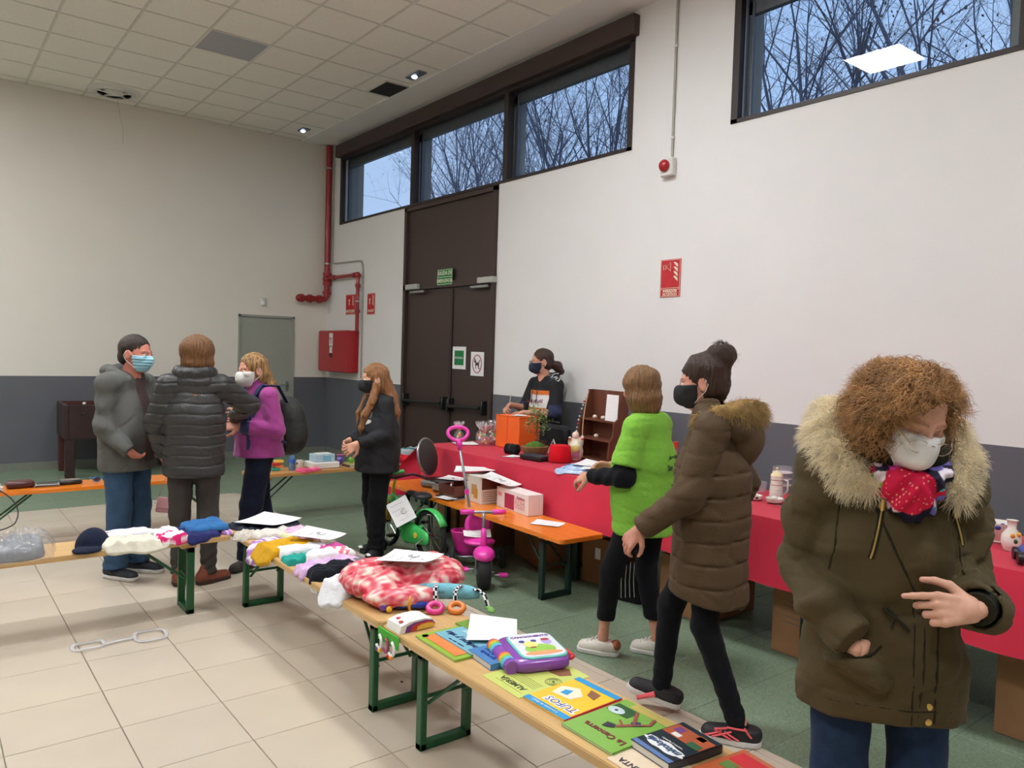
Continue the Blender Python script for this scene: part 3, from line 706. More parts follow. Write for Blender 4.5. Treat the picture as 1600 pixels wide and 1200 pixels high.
def person(label,loc,rz,J,skin=(205,150,125),closed=False,brow=(70,48,36),group=None,hh=.0055,hs=1.,hd=.0042,bodyh=.013,cat='person',cs=.9):
    p=Person(); p.J=J; hc=_v(J['head']); R=Rm(*J.get('hr',(0,0,0))); p.hc,p.R=hc,R; p.skin=skin; p.hs=hs
    p.hq=lambda P:((P-hc)@R)/hs
    nk=_v(J['neck']); parts=[]
    def core(P):
        d=cap(P,_v(J['neck'])+(0,0,-.02),J['chest'],.055,.12*cs,1.15,.72)
        d=smin(d,cap(P,J['chest'],J['pel'],.118*cs,.115*cs,1.2,.8),.05)
        for s in 'RL':
            d=smin(d,cap(P,J['sh'+s],J['el'+s],.044,.034),.04); d=smin(d,cap(P,J['el'+s],J['wr'+s],.036,.024),.02)
            d=smin(d,cap(P,J['hip'+s],J['kn'+s],.070,.042),.05); d=smin(d,cap(P,J['kn'+s],J['an'+s],.040,.026),.03)
            d=smin(d,cap(P,J['an'+s],_v(J['an'+s])+(0,0,-.03),.027,.024),.02)
        return d
    pts=np.array([np.asarray(v)[:3] for k,v in J.items() if k[:2] in('ne','ch','pe','sh','el','wr','hi','kn','an') and len(v)==3]); lo=pts.min(0)-.17; hi=pts.max(0)+.17; lo[2]=max(lo[2],0.0)
    V,F=nets(core,lo,hi,bodyh); cols=np.tile(LC(skin),(len(V),1))
    def hd_(P):
        q=p.hq(P); d=head_sdf(q)*hs; nb=(R@_v((0,-.02,-.05)))*hs+hc
        return smin(d,cap(P,nb,nk+_v((0,0,-.05)),.050*hs,.062*hs),.02)
    V2,F2=nets(hd_,np.minimum(hc-.16,nk-.12),np.maximum(hc+.15,nk+.08),hh); c2=face_col(p.hq(V2),skin,brow,closed)
    Vs=[V,V2];Fs=[F,F2+len(V)];cs=[cols,c2]; n=len(V)+len(V2)
    for s in 'RL':
        if 'h'+s in J:
            h=J['h'+s]; H=hand_segs(J['wr'+s],h['d'],h['n'],h.get('curl',(.4,.5,.55,.6)),side=h.get('side',1),scale=h.get('k',1.),tcurl=h.get('t',.35),spread=h.get('sp',.06))
            w=_v(J['wr'+s]); e=_v(J['el'+s]); f=lambda P:smin(hand_sdf(P,H),cap(P,w+nrm(e-w)*.06,w+nrm(h['d'])*.02,.026,.023,1,1),.015)
            V3,F3=nets(f,w-.2,w+.2,hd); c3=np.tile(LC(h.get('col',skin)),(len(V3),1))
            tips=[g[-1][1] for g in H[1]]+[H[2][-1][1]]
            for t_ in tips: c3=c3+(LC((225,160,145))-c3)*(.5*np.exp(-((V3-t_)**2).sum(1)/.0001))[:,None]
            kn=[g[0][0] for g in H[1]]+[g[0][1] for g in H[1]]
            for t_ in kn: c3=c3+(LC((190,110,95))-c3)*(.22*np.exp(-((V3-t_)**2).sum(1)/.00008))[:,None]
            Vs.append(V3);Fs.append(F3+n);cs.append(c3);n+=len(V3)
    V=np.concatenate(Vs);F=np.concatenate(Fs);col=np.concatenate(cs)
    me=mesh_np('person',V,F,mat('skin',(255,255,255),attr=True,rough=.5,noise=.05,scale=40,spec=.3,bump=.03,bscale=120),lambda _:col)
    o=link('person',me,None,(loc[0],loc[1],0),(0,0,rz)); tag(o,label,cat)
    p.o=o; return p
def wr(P,a,f,seed,f2=None): return a*wave(P,f,seed)
def legs(p,m,rt=.085,rk=.065,ra=.06,z0=.07,hip=(.155,.115,.13),a=.004,name='trousers',cut=True,h=.011,top=None,crease=0):
    J=p.J
    def f(P):
        d=ell(P,J['pel'],hip)
        for s in 'RL':
            e=chain(P,[(J['hip'+s],rt),(J['kn'+s],rk),(_v(J['an'+s])+(0,0,-.04),ra)],.02); d=smin(d,e,.03)
        d=d+wr(P*_v((1,1,1.8)),a,26,3)+ (a*.9)*np.sin(P[:,2]*95+3*np.sin(P[:,0]*30)+2*P[:,1]*20)*np.clip((.32-P[:,2])*5,0,1)
        if top: d=smax(d,P[:,2]-top,.004)
        return smax(d,z0-P[:,2],.004)
    pts=np.array([J[k] for k in('hipR','hipL','knR','knL','anR','anL','pel')]); return soft(name,f,pts.min(0)-.17,pts.max(0)+.17,h,m,p.o)
def shoe(p,s,m,msole,hgt=.075,L=.27,W=.052,toe=None,pitch=0,z=0,boot=0,name='shoe',h=.005):
    an=_v(p.J['an'+s]); t=nrm(np.append(p.J.get('toe'+s,(0,1)) if toe is None else toe,0)); side=np.cross(t,(0,0,1))
    base=np.array([an[0],an[1],z])-t*.05
    def loc_(P):
        Q=P-_v(base)
        if pitch:
            a=Q@_v(t); c,s_=math.cos(pitch),math.sin(pitch); al=a*c+Q[:,2]*s_; ze=-a*s_+Q[:,2]*c
            return al,Q@_v(side),ze
        return Q@_v(t),Q@_v(side),Q[:,2]
    def f(P):
        a,b,c=loc_(P); Q=np.stack([b,a,c],1)
        d=cap(Q,(0,0,.045),(0,.03,.05),W*.72,W*.75); d=smin(d,cap(Q,(0,.05,.038),(0,L-.10,.024),W*.8,W*.78),.03); d=smax(d,-(c-.012),.006)
        d=smin(d,cap(Q,(0,.0,.05),(0,.035,hgt+boot),W*.68,W*.62),.025); d=smax(d,c-hgt-boot,.006)
        d=smin(d,cap(Q,(0,.05,.072),(0,.10,.052),.012,.010),.012)
        return d
    lo=base-.32;hi=base+.32; lo[2]=base[2]-.14;hi[2]=base[2]+.25
    o=soft(name,f,lo,hi,h,m,p.o)
    def g(P):
        a,b,c=loc_(P); Q=np.stack([b,a,c*0],1); d=smin(cap(Q,(0,.0,0),(0,.03,0),W*.78,W*.78),cap(Q,(0,.06,0),(0,L-.10,0),W*.86,W*.86),.03)
        return smax(smax(d,c-.026-.01*np.clip((a-.2)*4,0,1),.003),-c,.003)
    soft('sole',g,lo,hi,h,msole,o); return o
def headM(p,off=(0,0,0)):
    R=Matrix([list(map(float,r)) for r in p.R]).to_4x4(); return Matrix.Translation(Vector([float(x) for x in p.hc]))@R@Matrix.Scale(p.hs,4)@Matrix.Translation(off)
def surgical(p,m,pleat=.0022,name='face_mask',kind='flat',straps=True):
    def f(P):
        q=p.hq(P); d=head_sdf(q)
        base=smin(ell(q,(0,.032,-.045),(.066,.078,.062)),ell(q,(0,.085,-.035),(.022,.03,.03)),.03)
        if kind=='cone': base=smin(ell(q,(0,.036,-.045),(.066,.076,.064)),cap(q,(0,.10,-.03),(0,.10,-.06),.016,.02),.05)
        o=np.minimum(base,d-.004)
        o=smax(o,q[:,2]+.004-.0-.22*np.abs(q[:,0])*0,.004); o=smax(o,-(q[:,2]+.108),.004); o=smax(o,-(q[:,1]-.018-.25*np.clip(-q[:,2]-.05,0,1)),.004)
        if pleat: o=o+pleat*np.sin(q[:,2]*330)*np.clip((np.abs(q[:,2]+.05)<.035),0,1)
        return o*p.hs
    mk=soft(name,f,p.hc-.17,p.hc+.17,.005,m,p.o)
    if straps:
        for s in(-1,1):
            b=MB()
            for z0,z1 in((-.012,.018),(-.085,-.035)): b.tube([(s*.056,.035,z0),(s*.077,.012,(z0+z1)/2),(s*.084,-.016,z1)],.0016,5)
            b.tube([(s*.084,-.016,.018),(s*.086,-.028,-.008),(s*.084,-.016,-.035)],.0016,5)
            b.obj('strap',mat('mask_strap',(235,232,225),rough=.8),mk,M=headM(p))
    return mk
def hair_mat(name,col,col2=None,sc=(60,60,6)):
    return mat(name,col,rough=.42,noise=.0 if col2 else .28,col2=col2,scale=1.6,stretch=sc,bump=.6,bscale=5,spec=.35)
def strands(name,roots,dirf,L,r,m,parent,n=6,curl=0,cr=.008,seed=0,M=None,kind='stuff'):
    """thin tapering strips grown from roots; dirf(p)->initial direction ; gravity sag"""
    rg=np.random.default_rng(seed); N=len(roots); P=_v(roots); D=dirf(P); V=[];ph=rg.uniform(0,6.28,N).astype(np.float32); L=L*rg.uniform(.6,1.15,N).astype(np.float32)
    a=np.cross(D,_v((.3,.5,.8))); a/=np.linalg.norm(a,axis=1)[:,None]+1e-9; b=np.cross(D,a)
    rings=[]
    for i in range(n+1):
        t=i/n; c=P+D*(L*t)[:,None]+_v((0,0,-1))*(L*t*t*.35)[:,None]
        if curl: c=c+(a*np.cos(ph+curl*t)[:,None]+b*np.sin(ph+curl*t)[:,None])*cr*min(1,t*2.5)
        rr=r*(1-.85*t); w_=(a*np.cos(ph+t*2)[:,None]+b*np.sin(ph+t*2)[:,None])*rr; w2=np.cross(D,w_)
        rings.append(np.stack([c+w_,c-w_*.5+w2*.87,c-w_*.5-w2*.87],1))
    R=np.stack(rings,1) # N,n+1,3,3
    V=R.reshape(-1,3); idx=np.arange(N*(n+1)*3).reshape(N,n+1,3); F=[]
    for k in range(3): F.append(np.stack([idx[:,:-1,k],idx[:,:-1,(k+1)%3],idx[:,1:,(k+1)%3],idx[:,1:,k]],-1).reshape(-1,4))
    me=mesh_np(name,V,np.concatenate(F),m); o=link(name,me,parent,M=M)
    if kind: o['kind']=kind
    return o
def hairshell(p,m,fn,lo=.3,hi=.16,h=.006,name='hair',gro=.0025,freq=260):
    def f(P):
        q=p.hq(P); d=fn(q)
        ang=np.arctan2(q[:,0],q[:,1]+.02); d=d+gro*np.sin(ang*42+5*np.sin(q[:,2]*22)+3*np.sin(ang*5))+gro*.7*wave(q,60,5); return d*p.hs
    return soft(name,f,p.hc-lo,p.hc+hi,h,m,p.o)
# ---- the woman in the foreground, looking down
m_olive=fab('olive_parka_fabric',(80,68,44),rough=.7,noise=.06,scale=9,bump=.25,bscale=220)
m_olived=fab('dark_parka_lining',(40,38,26),rough=.8)
m_jean=fab('blue_denim',(38,56,84),noise=.12,scale=30,bump=.3,bscale=160)
m_gold=mat('brass_zip',(214,180,104),rough=.3,metal=.85)
J=dict(pel=(0,0,.93),chest=(0,0,1.20),neck=(-.01,.03,1.36),head=(-.008,.095,1.485),hr=(-.42,-.12,.38),
 shR=(.165,0,1.31),elR=(.205,-.03,1.05),wrR=(.108,.150,.872),shL=(-.165,0,1.31),elL=(-.198,0,1.04),wrL=(-.158,.215,1.02),
 hipR=(.10,0,.87),knR=(.10,.02,.48),anR=(.10,0,.09),hipL=(-.10,0,.87),knL=(-.10,.02,.48),anL=(-.10,0,.09),toeR=(.1,1),toeL=(-.1,1),
 hL=dict(d=(1,.10,-.04),n=(.1,-.9,-.35),side=-1,curl=(.22,.85,1.0,1.1),t=.10,sp=.01,k=1.06),
 hR=dict(d=(-.50,-.62,-.55),n=(0,-1,.2),side=1,curl=(.4,.4,.4,.4)))
A=person('woman in an olive parka with a pale fur hood and white mask, looking down',(2.13,1.01),math.radians(131),J,skin=(214,164,140),closed=True,brow=(150,104,76),hh=.0045,hd=.0032,hs=1.07)
def coatA(P):
    J=A.J
    d=chain(P,[((0,-.01,1.31),.13),((0,0,1.12),.178),((0,0,.98),.172),((0,0,.80),.19),((0,.0,.60),.205)],.05,1.08,.80)
    for s in(-1,1): d=smin(d,cap(P,(0,-.01,1.335),(s*.17,-.01,1.315),.085,.078),.05)
    fold=.012*wave(P*_v((1,1,1.7)),19,8)+.006*wave(P,42,11)+.003*np.sin(P[:,2]*34+P[:,0]*22+2*np.sin(P[:,0]*9+P[:,2]*6))
    d=d+fold*.7+.006*crease(P,13,8)+.004*crease(P,26,19)
    d=smin(d,-( -d)+0,.001)
    # drawstring waist, placket ridge, chest seams
    d=d+.010*np.exp(-((P[:,2]-.985)/.018)**2)
    fr=P[:,1]>.03
    d=d-.007*fr*np.clip(1-np.abs(P[:,0]+.035)/.045,0,1)**.3*(np.abs(P[:,0]+.035)<.045)
    d=d+.004*fr*np.exp(-((P[:,0]+.07)/.004)**2)
    for s in(-1,1): d=d+.004*fr*np.exp(-(((P[:,0]-s*.145)-.1*(P[:,2]-1.1))/.004)**2)*(P[:,2]>.99)
    d=smax(d,(.665-.06*np.clip((-P[:,0]+.02)*6,0,1)*0+.02*np.cos(P[:,0]*8))-P[:,2],.012)
    d=d-.004*(np.abs(P[:,2]-.70)<.035)
    # right arm to the pocket, left arm across
    wv=.006*crease(P,22,5,an=(1,1,1.3))+.005*crease(P,38,6)+.007*wave(P,24,14)+.006*np.sin(P[:,2]*52+P[:,0]*30+P[:,1]*25+2*np.sin(P[:,1]*21))+.004*wave(P,30,4)
    e=chain(P,[(J['shR'],.082),((.195,-.02,1.19),.070),(J['elR'],.068),((.175,.10,.97),.066),((.125,.17,.905),.058)],.03)+wv
    e=smax(e,-((P-_v((.135,.175,.905)))@nrm((.65,-.6,.45))+.015),.006); d=smin(d,e,.012)
    e=chain(P,[(J['shL'],.082),((-.195,-.02,1.19),.070),(J['elL'],.068),((-.195,.11,1.01),.068),((-.178,.19,1.02),.064)],.03)+wv
    e=smax(e,-((P-_v((-.168,.205,1.02)))@nrm((-.55,-.8,0))+.0),.006)
    e=np.maximum(e,-cap(P,(-.19,.16,1.02),(-.14,.25,1.02),.047,.050)); d=smin(d,e,.010)
    e=smax(cap(P,(.150,.125,.845),(.05,.160,.80),.036,.036),P[:,2]-.858+.25*(P[:,0]-.1),.008)+.004*crease(P,30,3); d=smin(d,e,.012)
    d=np.maximum(d,-ell(P,(-.01,.06,1.42),(.085,.10,.10)))
    return d
coat=soft('parka',coatA,(-.42,-.30,.58),(.42,.36,1.48),.0075,m_olive,A.o)
legs(A,m_jean,rt=.092,rk=.072,ra=.07,hip=(.16,.12,.12))
for s in 'RL': shoe(A,s,mat('black_shoe',(26,26,28),rough=.5),m_black)
# inner cuffs, stand collar
def collar(P):
    t=np.arctan2(P[:,0]+.005,P[:,1]-.02)
    d=cap(P,(-.005,.02,1.30),(-.005,.035,1.48),.118,.142,1.05,.95); d=smax(d,-cap(P,(-.005,.03,1.26),(-.005,.045,1.54),.100,.124,1.05,.95),.006)
    d=d+.004*wave(P,40,2)
    d=smax(d,P[:,2]-(1.435-.03*np.cos(t)+.006*np.sin(t*9)),.008); d=smax(d,1.26-P[:,2],.004)
    wedge=(P[:,1]-.05)-np.abs(P[:,0]+.01)*2.4; return smax(d,wedge,.01)
soft('stand_collar',collar,(-.2,-.15,1.22),(.2,.22,1.5),.006,m_olived,coat)
b=MB().tube([(-.20,.14,1.015),(-.158,.212,1.02)],[.044,.040],16); b.obj('inner_cuff',m_olived,coat,smooth=40)
# zips, studs, cord, pocket welts
def front(x,z,o=.0):
    ys=np.linspace(.4,.0,160); Pn=np.stack([np.full(160,x),ys,np.full(160,z)],1).astype(np.float32); d=coatA(Pn); k=int(np.argmax(d<0)); return Vector((x,float(ys[k])+o,z))
for (xa,za,xb,zb) in ((.046,1.235,.075,1.11),(-.150,1.22,-.165,1.15)):
    q=[front(xa+(xb-xa)*t/6,za+(zb-za)*t/6,.001) for t in range(7)]
    MB().tube(q,.010,6,flat=.4).obj('zip_tape',m_olived,coat)
    q=[v_+Vector((0,.004,0)) for v_ in q]; z=MB().tube(q,.0026,6,flat=1).obj('zip',m_gold,coat); MB().tube([q[0]+Vector((0,.004,0)),q[0]+Vector((.0,.008,.03))],.006,6).obj('zip_pull',m_gold,z)
for x,z in ((.085,1.275),(.045,1.245),(-.082,.735),(-.082,.695)):
    p_=front(x,z,.002); MB().lathe([(.001,.004),(.006,.004),(.009,.002),(.009,0)],12,Matrix.Translation(p_)@Matrix.Rotation(-PI/2,4,'X')).obj('stud',m_gold,coat,smooth=40)
MB().tube([front(-.03+.002*k,1.30-.02*k,.008) for k in range(4)],.005,6).obj('zip_pull',m_metal,coat)
q=[front(.04,.985,.012),front(.03,.975,.02),front(0,.955,.016),front(-.02,.935,.014)]; MB().tube(q,.004,6).obj('drawcord',m_olived,coat)
MB().tube([front(.03,.985,.012),front(.01,.97,.022),front(.02,.935,.016)],.004,6).obj('drawcord',m_olived,coat)

def seam(pts,r=.0032,nm='seam'): MB().tube([front(x,z,-.0005) for x,z in pts],r,6).obj(nm,m_olived,coat)
seam([(.075-.11*t**1.3,1.30-.27*t) for t in np.linspace(0,1,12)],.004)
seam([(-.036,z) for z in np.linspace(1.02,.69,14)]); seam([(-.098,z) for z in np.linspace(.94,.69,10)],.004); seam([(-.052-.01*math.sin(z*9),z) for z in np.linspace(1.0,.71,10)])
seam([(.155-.30*t,.715+.012*math.sin(t*3.1)) for t in np.linspace(0,1,16)],.002,'hem_stitch')
for s in(-1,1): seam([(s*(.135+.03*t),1.28-.22*t) for t in np.linspace(0,1,9)],.003,'armhole_seam')
seam([(.165,.885),(.14,.865),(.10,.852),(.06,.862),(.04,.885)],.004,'pocket_edge')
# snood scarf
m_snood=mat('printed_snood',(255,255,255),attr=True,rough=.75,noise=.04,spec=.2)
def snood(P):
    t=np.arctan2(P[:,0]+.02,P[:,1]-.03)
    d=ell(P,(-.02,.075,1.355),(.108,.116,.105)); d=smin(d,ell(P,(-.022,.130,1.285),(.062,.052,.075)),.04)
    d=d+.006*np.sin(P[:,2]*75+4*np.abs(P[:,0]+.02)*30)+.004*wave(P,35,6)
    d=smax(d,(P-_v((0,0,1.405)))@nrm((0,.35,1))-.0,.006); return d
def snoodc(V):
    c=np.tile(LC((32,26,46)),(len(V),1)); r=np.random.default_rng(12)
    pal=[(206,26,66),(224,40,84),(150,190,60),(120,110,190),(210,60,150),(240,200,210),(90,180,190),(190,24,70),(235,225,235)]
    ctr=[(.0,.18,1.30,.062,0)]+[( r.uniform(-.12,.08),r.uniform(.1,.19),r.uniform(1.24,1.41),r.uniform(.012,.026),int(r.integers(0,9))) for _ in range(60)]
    for (x,y,z,rad,k) in ctr[::-1]:
        dd=np.sqrt((V[:,0]-x)**2+(.7*(V[:,1]-y))**2+(V[:,2]-z)**2); c[dd<rad]=LC(pal[k]); 
        if rad<.03: c[dd<rad*.45]=LC(pal[(k+3)%9])
    dots=(np.sin(V[:,0]*520)*np.sin(V[:,2]*520+V[:,0]*200)>.90)&(np.sqrt((V[:,0])**2+(V[:,2]-1.30)**2)<.062); c[dots]=LC((245,190,160))
    return c
soft('snood',snood,(-.18,-.10,1.2),(.14,.24,1.46),.0042,m_snood,A.o,colf=snoodc)
# mask
surgical(A,mat('white_filter_mask',(226,224,222),rough=.85,noise=.02),pleat=0,kind='cone')
# spectacles pushed low on the nose
g=MB()
for s in(-1,1):
    g.tube([(s*.033+.024*math.cos(a),.118+.0*math.sin(a)-.004*abs(math.cos(a)),-.022+.016*math.sin(a)) for a in np.linspace(0,2*PI,19)[:-1]],.0011,5,closed=True)
    g.tube([(s*.057,.114,-.018),(s*.074,.08,-.004),(s*.083,.0,.006)],.0018,5)
g.tube([(-.009,.118,-.018),(0,.122,-.014),(.009,.118,-.018)],.0014,5)
sp=g.obj('spectacles',mat('spectacle_frame',(214,200,180),rough=.15,metal=.8),A.o,M=headM(A)); sp['kind']='stuff'
del sp['kind']
for s in(-1,1): MB().lathe([(.001,0),(.023,0)],16,Matrix.Translation((s*.033,.1175,-.022))@Matrix.Rotation(PI/2,4,'X')@Matrix.Diagonal((1,.68,1,1))).obj('lens',clear('lens_glass'),sp)
# fur hood ring
m_fur=mat('cream_fur',(255,240,206),rough=.95,noise=.16,scale=25,spec=.1); m_furd=mat('cream_fur_base',(238,216,172),rough=1,noise=.15,scale=20)
ring=[((.08,.115,1.30),.024),((.12,.095,1.32),.036),((.158,.04,1.37),.042),((.165,-.04,1.415),.045),((.13,-.11,1.455),.052),((0,-.135,1.465),.054),((-.13,-.11,1.455),.052),((-.155,-.04,1.42),.043),((-.155,.04,1.37),.039),((-.14,.09,1.315),.030),((-.14,.11,1.28),.02)]
V,F=nets(lambda P:chain(P,ring,.03)+.006*wave(P,60,3),(-.34,-.28,1.2),(.34,.22,1.62),.009)
fur=link('fur_trim',mesh_np('fur_trim',V,F,m_furd),coat)
rg=np.random.default_rng(5); cx=np.array([r[0] for r in ring],np.float32)
def away(P):
    # pointing out from ring axis, tipped outward/down
    best=np.full(len(P),9.,np.float32); q=np.zeros_like(P)
    for a,b in zip(cx,cx[1:]):
        d=b-a; t=np.clip(((P-a)@d)/float(d@d),0,1)[:,None]; c=a+t*d; dd=((P-c)**2).sum(1); m_=dd<best; best[m_]=dd[m_]; q[m_]=c[m_]
    o=P-q; o/=np.linalg.norm(o,axis=1)[:,None]+1e-9; D=o+_v((0,0,-.35))+.55*np.stack([q[:,0]*2.5,q[:,1]*2,q[:,2]*0],1)+rg.normal(0,.28,P.shape); return (D/np.linalg.norm(D,axis=1)[:,None]).astype(np.float32)
pick=V[rg.integers(0,len(V),15000)]+rg.normal(0,.002,(15000,3))
strands('fur_strands',pick,away,.032,.0011,m_fur,fur,n=4,curl=2.5,cr=.005,seed=2)
# curly hair
m_curl=hair_mat('auburn_hair',(124,86,50)); m_curl2=mat('auburn_curl',(186,138,86),rough=.38,noise=.3,scale=30,spec=.4)
def hA(q):
    d=smin(ell(q,(0,-.03,.035),(.100,.108,.094)),ell(q,(0,-.045,-.02),(.104,.09,.078)),.04)
    d=smin(d,ell(q,(.040,.055,.080),(.065,.04,.03)),.04); d=smin(d,ell(q,(.085,.0,-.0),(.032,.06,.06)),.03); d=smax(d,(-q[:,0]-.098),.02)
    face=ell(q,(-.026,.140,.0),(.078,.110,.094)); d=smax(d,-face,.02); d=smax(d,-(q[:,2]+.085),.02)
    return d+.006*wave(q,55,9)
ha=hairshell(A,m_curl,hA,lo=.22,hi=.22,h=.0055,gro=.004)
V=np.array([v.co[:] for v in ha.data.vertices],np.float32); q=A.hq(V)
ok=(hA(q)<.01)&~((q[:,1]>.05)&(q[:,2]<.10)&(q[:,0]<.05)&(q[:,0]>-.10)); V=V[ok]; rg=np.random.default_rng(9); pk=V[rg.integers(0,len(V),4200)]
def hd2(P):
    q=A.hq(P); n_=q/_v((.12,.125,.1))**2; n_/=np.linalg.norm(n_,axis=1)[:,None]+1e-9; top=np.array((0.01,-.05,.13)); tg=q-top; tg/=np.linalg.norm(tg,axis=1)[:,None]+1e-9
    D=(n_*.30+tg*.9+rg.normal(0,.25,q.shape)).astype(np.float32); D=D@A.R.T; return (D/np.linalg.norm(D,axis=1)[:,None]).astype(np.float32)
strands('hair_curls',pk,hd2,.055,.0017,m_curl2,ha,n=12,curl=10,cr=.0085,seed=4)
# ---------------------------------------------------------------- the other seven
def rzf(fx,fy): return math.atan2(-fx,fy)
SK=(205,150,125)
# 1 woman striding past in a brown quilted coat
J=dict(pel=(0,0,.92),chest=(0,.02,1.22),neck=(0,.03,1.37),head=(0,.06,1.515),hr=(-.10,0,.05),
 shR=(.155,0,1.32),elR=(.18,-.12,1.07),wrR=(.17,-.05,.85),shL=(-.155,.0,1.32),elL=(-.20,.07,1.06),wrL=(-.19,.27,.89),
 hipR=(.09,0,.86),knR=(.09,.17,.50),anR=(.08,.20,.11),hipL=(-.09,0,.86),knL=(-.09,.0,.48),anL=(-.09,-.16,.09),toeR=(-.05,1),toeL=(0,1),
 hL=dict(d=(.1,.65,-.75),n=(.7,-.3,-.4),side=1,curl=.5),hR=dict(d=(0,.5,-.9),n=(-1,0,0),side=1,curl=.6))
B=person('woman striding past in a long brown quilted coat, dark hair in a bun',(2.745,2.063),rzf(-.53,.85),J,skin=(214,152,132),hd=.005)
m_brcoat=fab('brown_quilted_coat',(88,70,50),rough=.6,noise=.06,bump=.25,bscale=120)
def coatB(P):
    J=B.J; d=chain(P,[((0,.0,1.31),.12),((0,.0,1.12),.165),((0,.0,.95),.165),((0,.0,.58),.185)],.05,1.1,.95)
    for s in 'RL':
        d=smin(d,cap(P,(0,0,1.34),J['sh'+s],.07,.075),.04)
        e=chain(P,[(J['sh'+s],.077),(J['el'+s],.068),(_v(J['wr'+s])*.98+_v(J['el'+s])*.02,.054)],.03); w=_v(J['wr'+s]); e=smax(e,(P-w)@nrm(w-_v(J['el'+s]))-.0,.006); d=smin(d,e,.018)
    d=smin(d,cap(P,(-.05,.02,1.37),(.05,.02,1.37),.085,.085,1,.9),.02)
    d=d+.010*np.exp(-(np.sin((P[:,2]+.008*np.sin(P[:,0]*20))*PI/.095)/.14)**2)+.004*wave(P,28,21)+.005*crease(P,16,3)
    d=smax(d,.585+.02*np.sin(P[:,1]*9)-P[:,2],.012); return np.maximum(d,-ell(P,(0,.06,1.44),(.075,.09,.09)))
cB=soft('coat',coatB,(-.36,-.33,.5),(.36,.5,1.5),.0095,m_brcoat,B.o)
hood=soft('hood',lambda P:smin(chain(P,[((-.10,-.02,1.37),.045),((-.10,-.10,1.34),.055),((0,-.14,1.29),.065),((.10,-.10,1.34),.055),((.10,-.02,1.37),.045)],.03),ell(P,(0,-.12,1.26),(.10,.07,.10)),.03)+.004*wave(P,30,3),(-.25,-.34,1.1),(.25,.1,1.55),.009,m_brcoat,cB)
m_tan=mat('tawny_fur',(190,156,100),rough=.95,noise=.2,scale=25)
fr=[((-.11,.05,1.365),.026),((-.125,-.03,1.39),.034),((-.10,-.11,1.40),.042),((0,-.155,1.395),.048),((.10,-.11,1.40),.042),((.125,-.03,1.39),.034)]
V,F=nets(lambda P:chain(P,fr,.02),(-.25,-.34,1.3),(.25,.15,1.6),.01); fB=link('fur_trim',mesh_np('fur_trim',V,F,m_tan),cB)
rg=np.random.default_rng(3); pk=V[rg.integers(0,len(V),3600)]
strands('fur_strands',pk,lambda P:(lambda D:(D/np.linalg.norm(D,axis=1)[:,None]).astype(np.float32))((P-_v((0,-.05,1.43)))*8+rg.normal(0,.5,P.shape)+_v((0,0,-.2))),.04,.0016,m_tan,fB,n=3,curl=2,cr=.004,seed=1)
m_blk=fab('black_legging',(22,22,26),noise=.05)
legs(B,m_blk,rt=.082,rk=.058,ra=.040,hip=(.15,.12,.12))
m_shoeb=mat('black_mesh_shoe',(30,28,32),rough=.6,noise=.1,scale=60); m_sole=mat('white_sole',(216,212,208),rough=.5); m_coral=mat('coral_trim',(236,96,104),rough=.5)
for s in 'RL':
    sh=shoe(B,s,m_shoeb,m_sole,toe=(-.05,1) if s=='R' else (0,1),z=.03 if s=='R' else 0,pitch=.25 if s=='R' else 0)
    an=_v(B.J['an'+s]); sg=-1
    if s=='L':
        X=an[0]-.052
        for k,(a0,b0,a1,b1) in enumerate(((.0,.03,.06,.055),(.03,.028,.10,.058),(.11,.03,.03,.06),(.14,.03,.07,.055),(-.05,.05,-.02,.085),(-.03,.08,.05,.075),(.05,.075,.10,.06))):
            MB().tube([(X+.004,an[1]-.05+a0+.05,b0),(X+.006,an[1]+(a0+a1)/2,(b0+b1)/2),(X+.012,an[1]-.05+a1+.05,b1)],.0045,5).obj('side_stripe',m_coral,sh)
    else: MB().tube([(an[0]-.045,an[1]+.02,.09),(an[0]-.045,an[1]+.10,.06)],.012,6).obj('side_stripe',m_coral,sh)
surgical(B,m_maskb:=mat('black_mask_fabric',(28,28,30),rough=.8),pleat=0,kind='cone')
m_dark=hair_mat('dark_brown_hair',(66,44,34))
hairshell(B,m_dark,lambda q:smin(smax(smin(ell(q,(0,-.02,.038),(.088,.104,.096)),ell(q,(0,-.04,-.02),(.082,.075,.075)),.02),-ell(q,(0,.13,-.045),(.11,.115,.105)),.02),smin(ell(q,(0,-.085,.115),(.066,.062,.055)),cap(q,(0,-.06,.07),(0,-.09,.11),.06,.05),.02),.02)+.005*wave(q,90,4),gro=.003)
strands('loose_hair',(lambda V:V[rg.integers(0,len(V),500)])(np.array([B.hc+B.R@_v((0,-.085,.115))+_v((.062*math.sin(a)*math.cos(b),.06*math.cos(a)*math.cos(b),.055*math.sin(b))) for a,b in rg.uniform(-3,3,(900,2))])),lambda P:(lambda D:(D/np.linalg.norm(D,axis=1)[:,None]).astype(np.float32))(rg.normal(0,1,P.shape)),.028,.0012,m_dark,B.o,n=4,curl=4,cr=.006,seed=8)

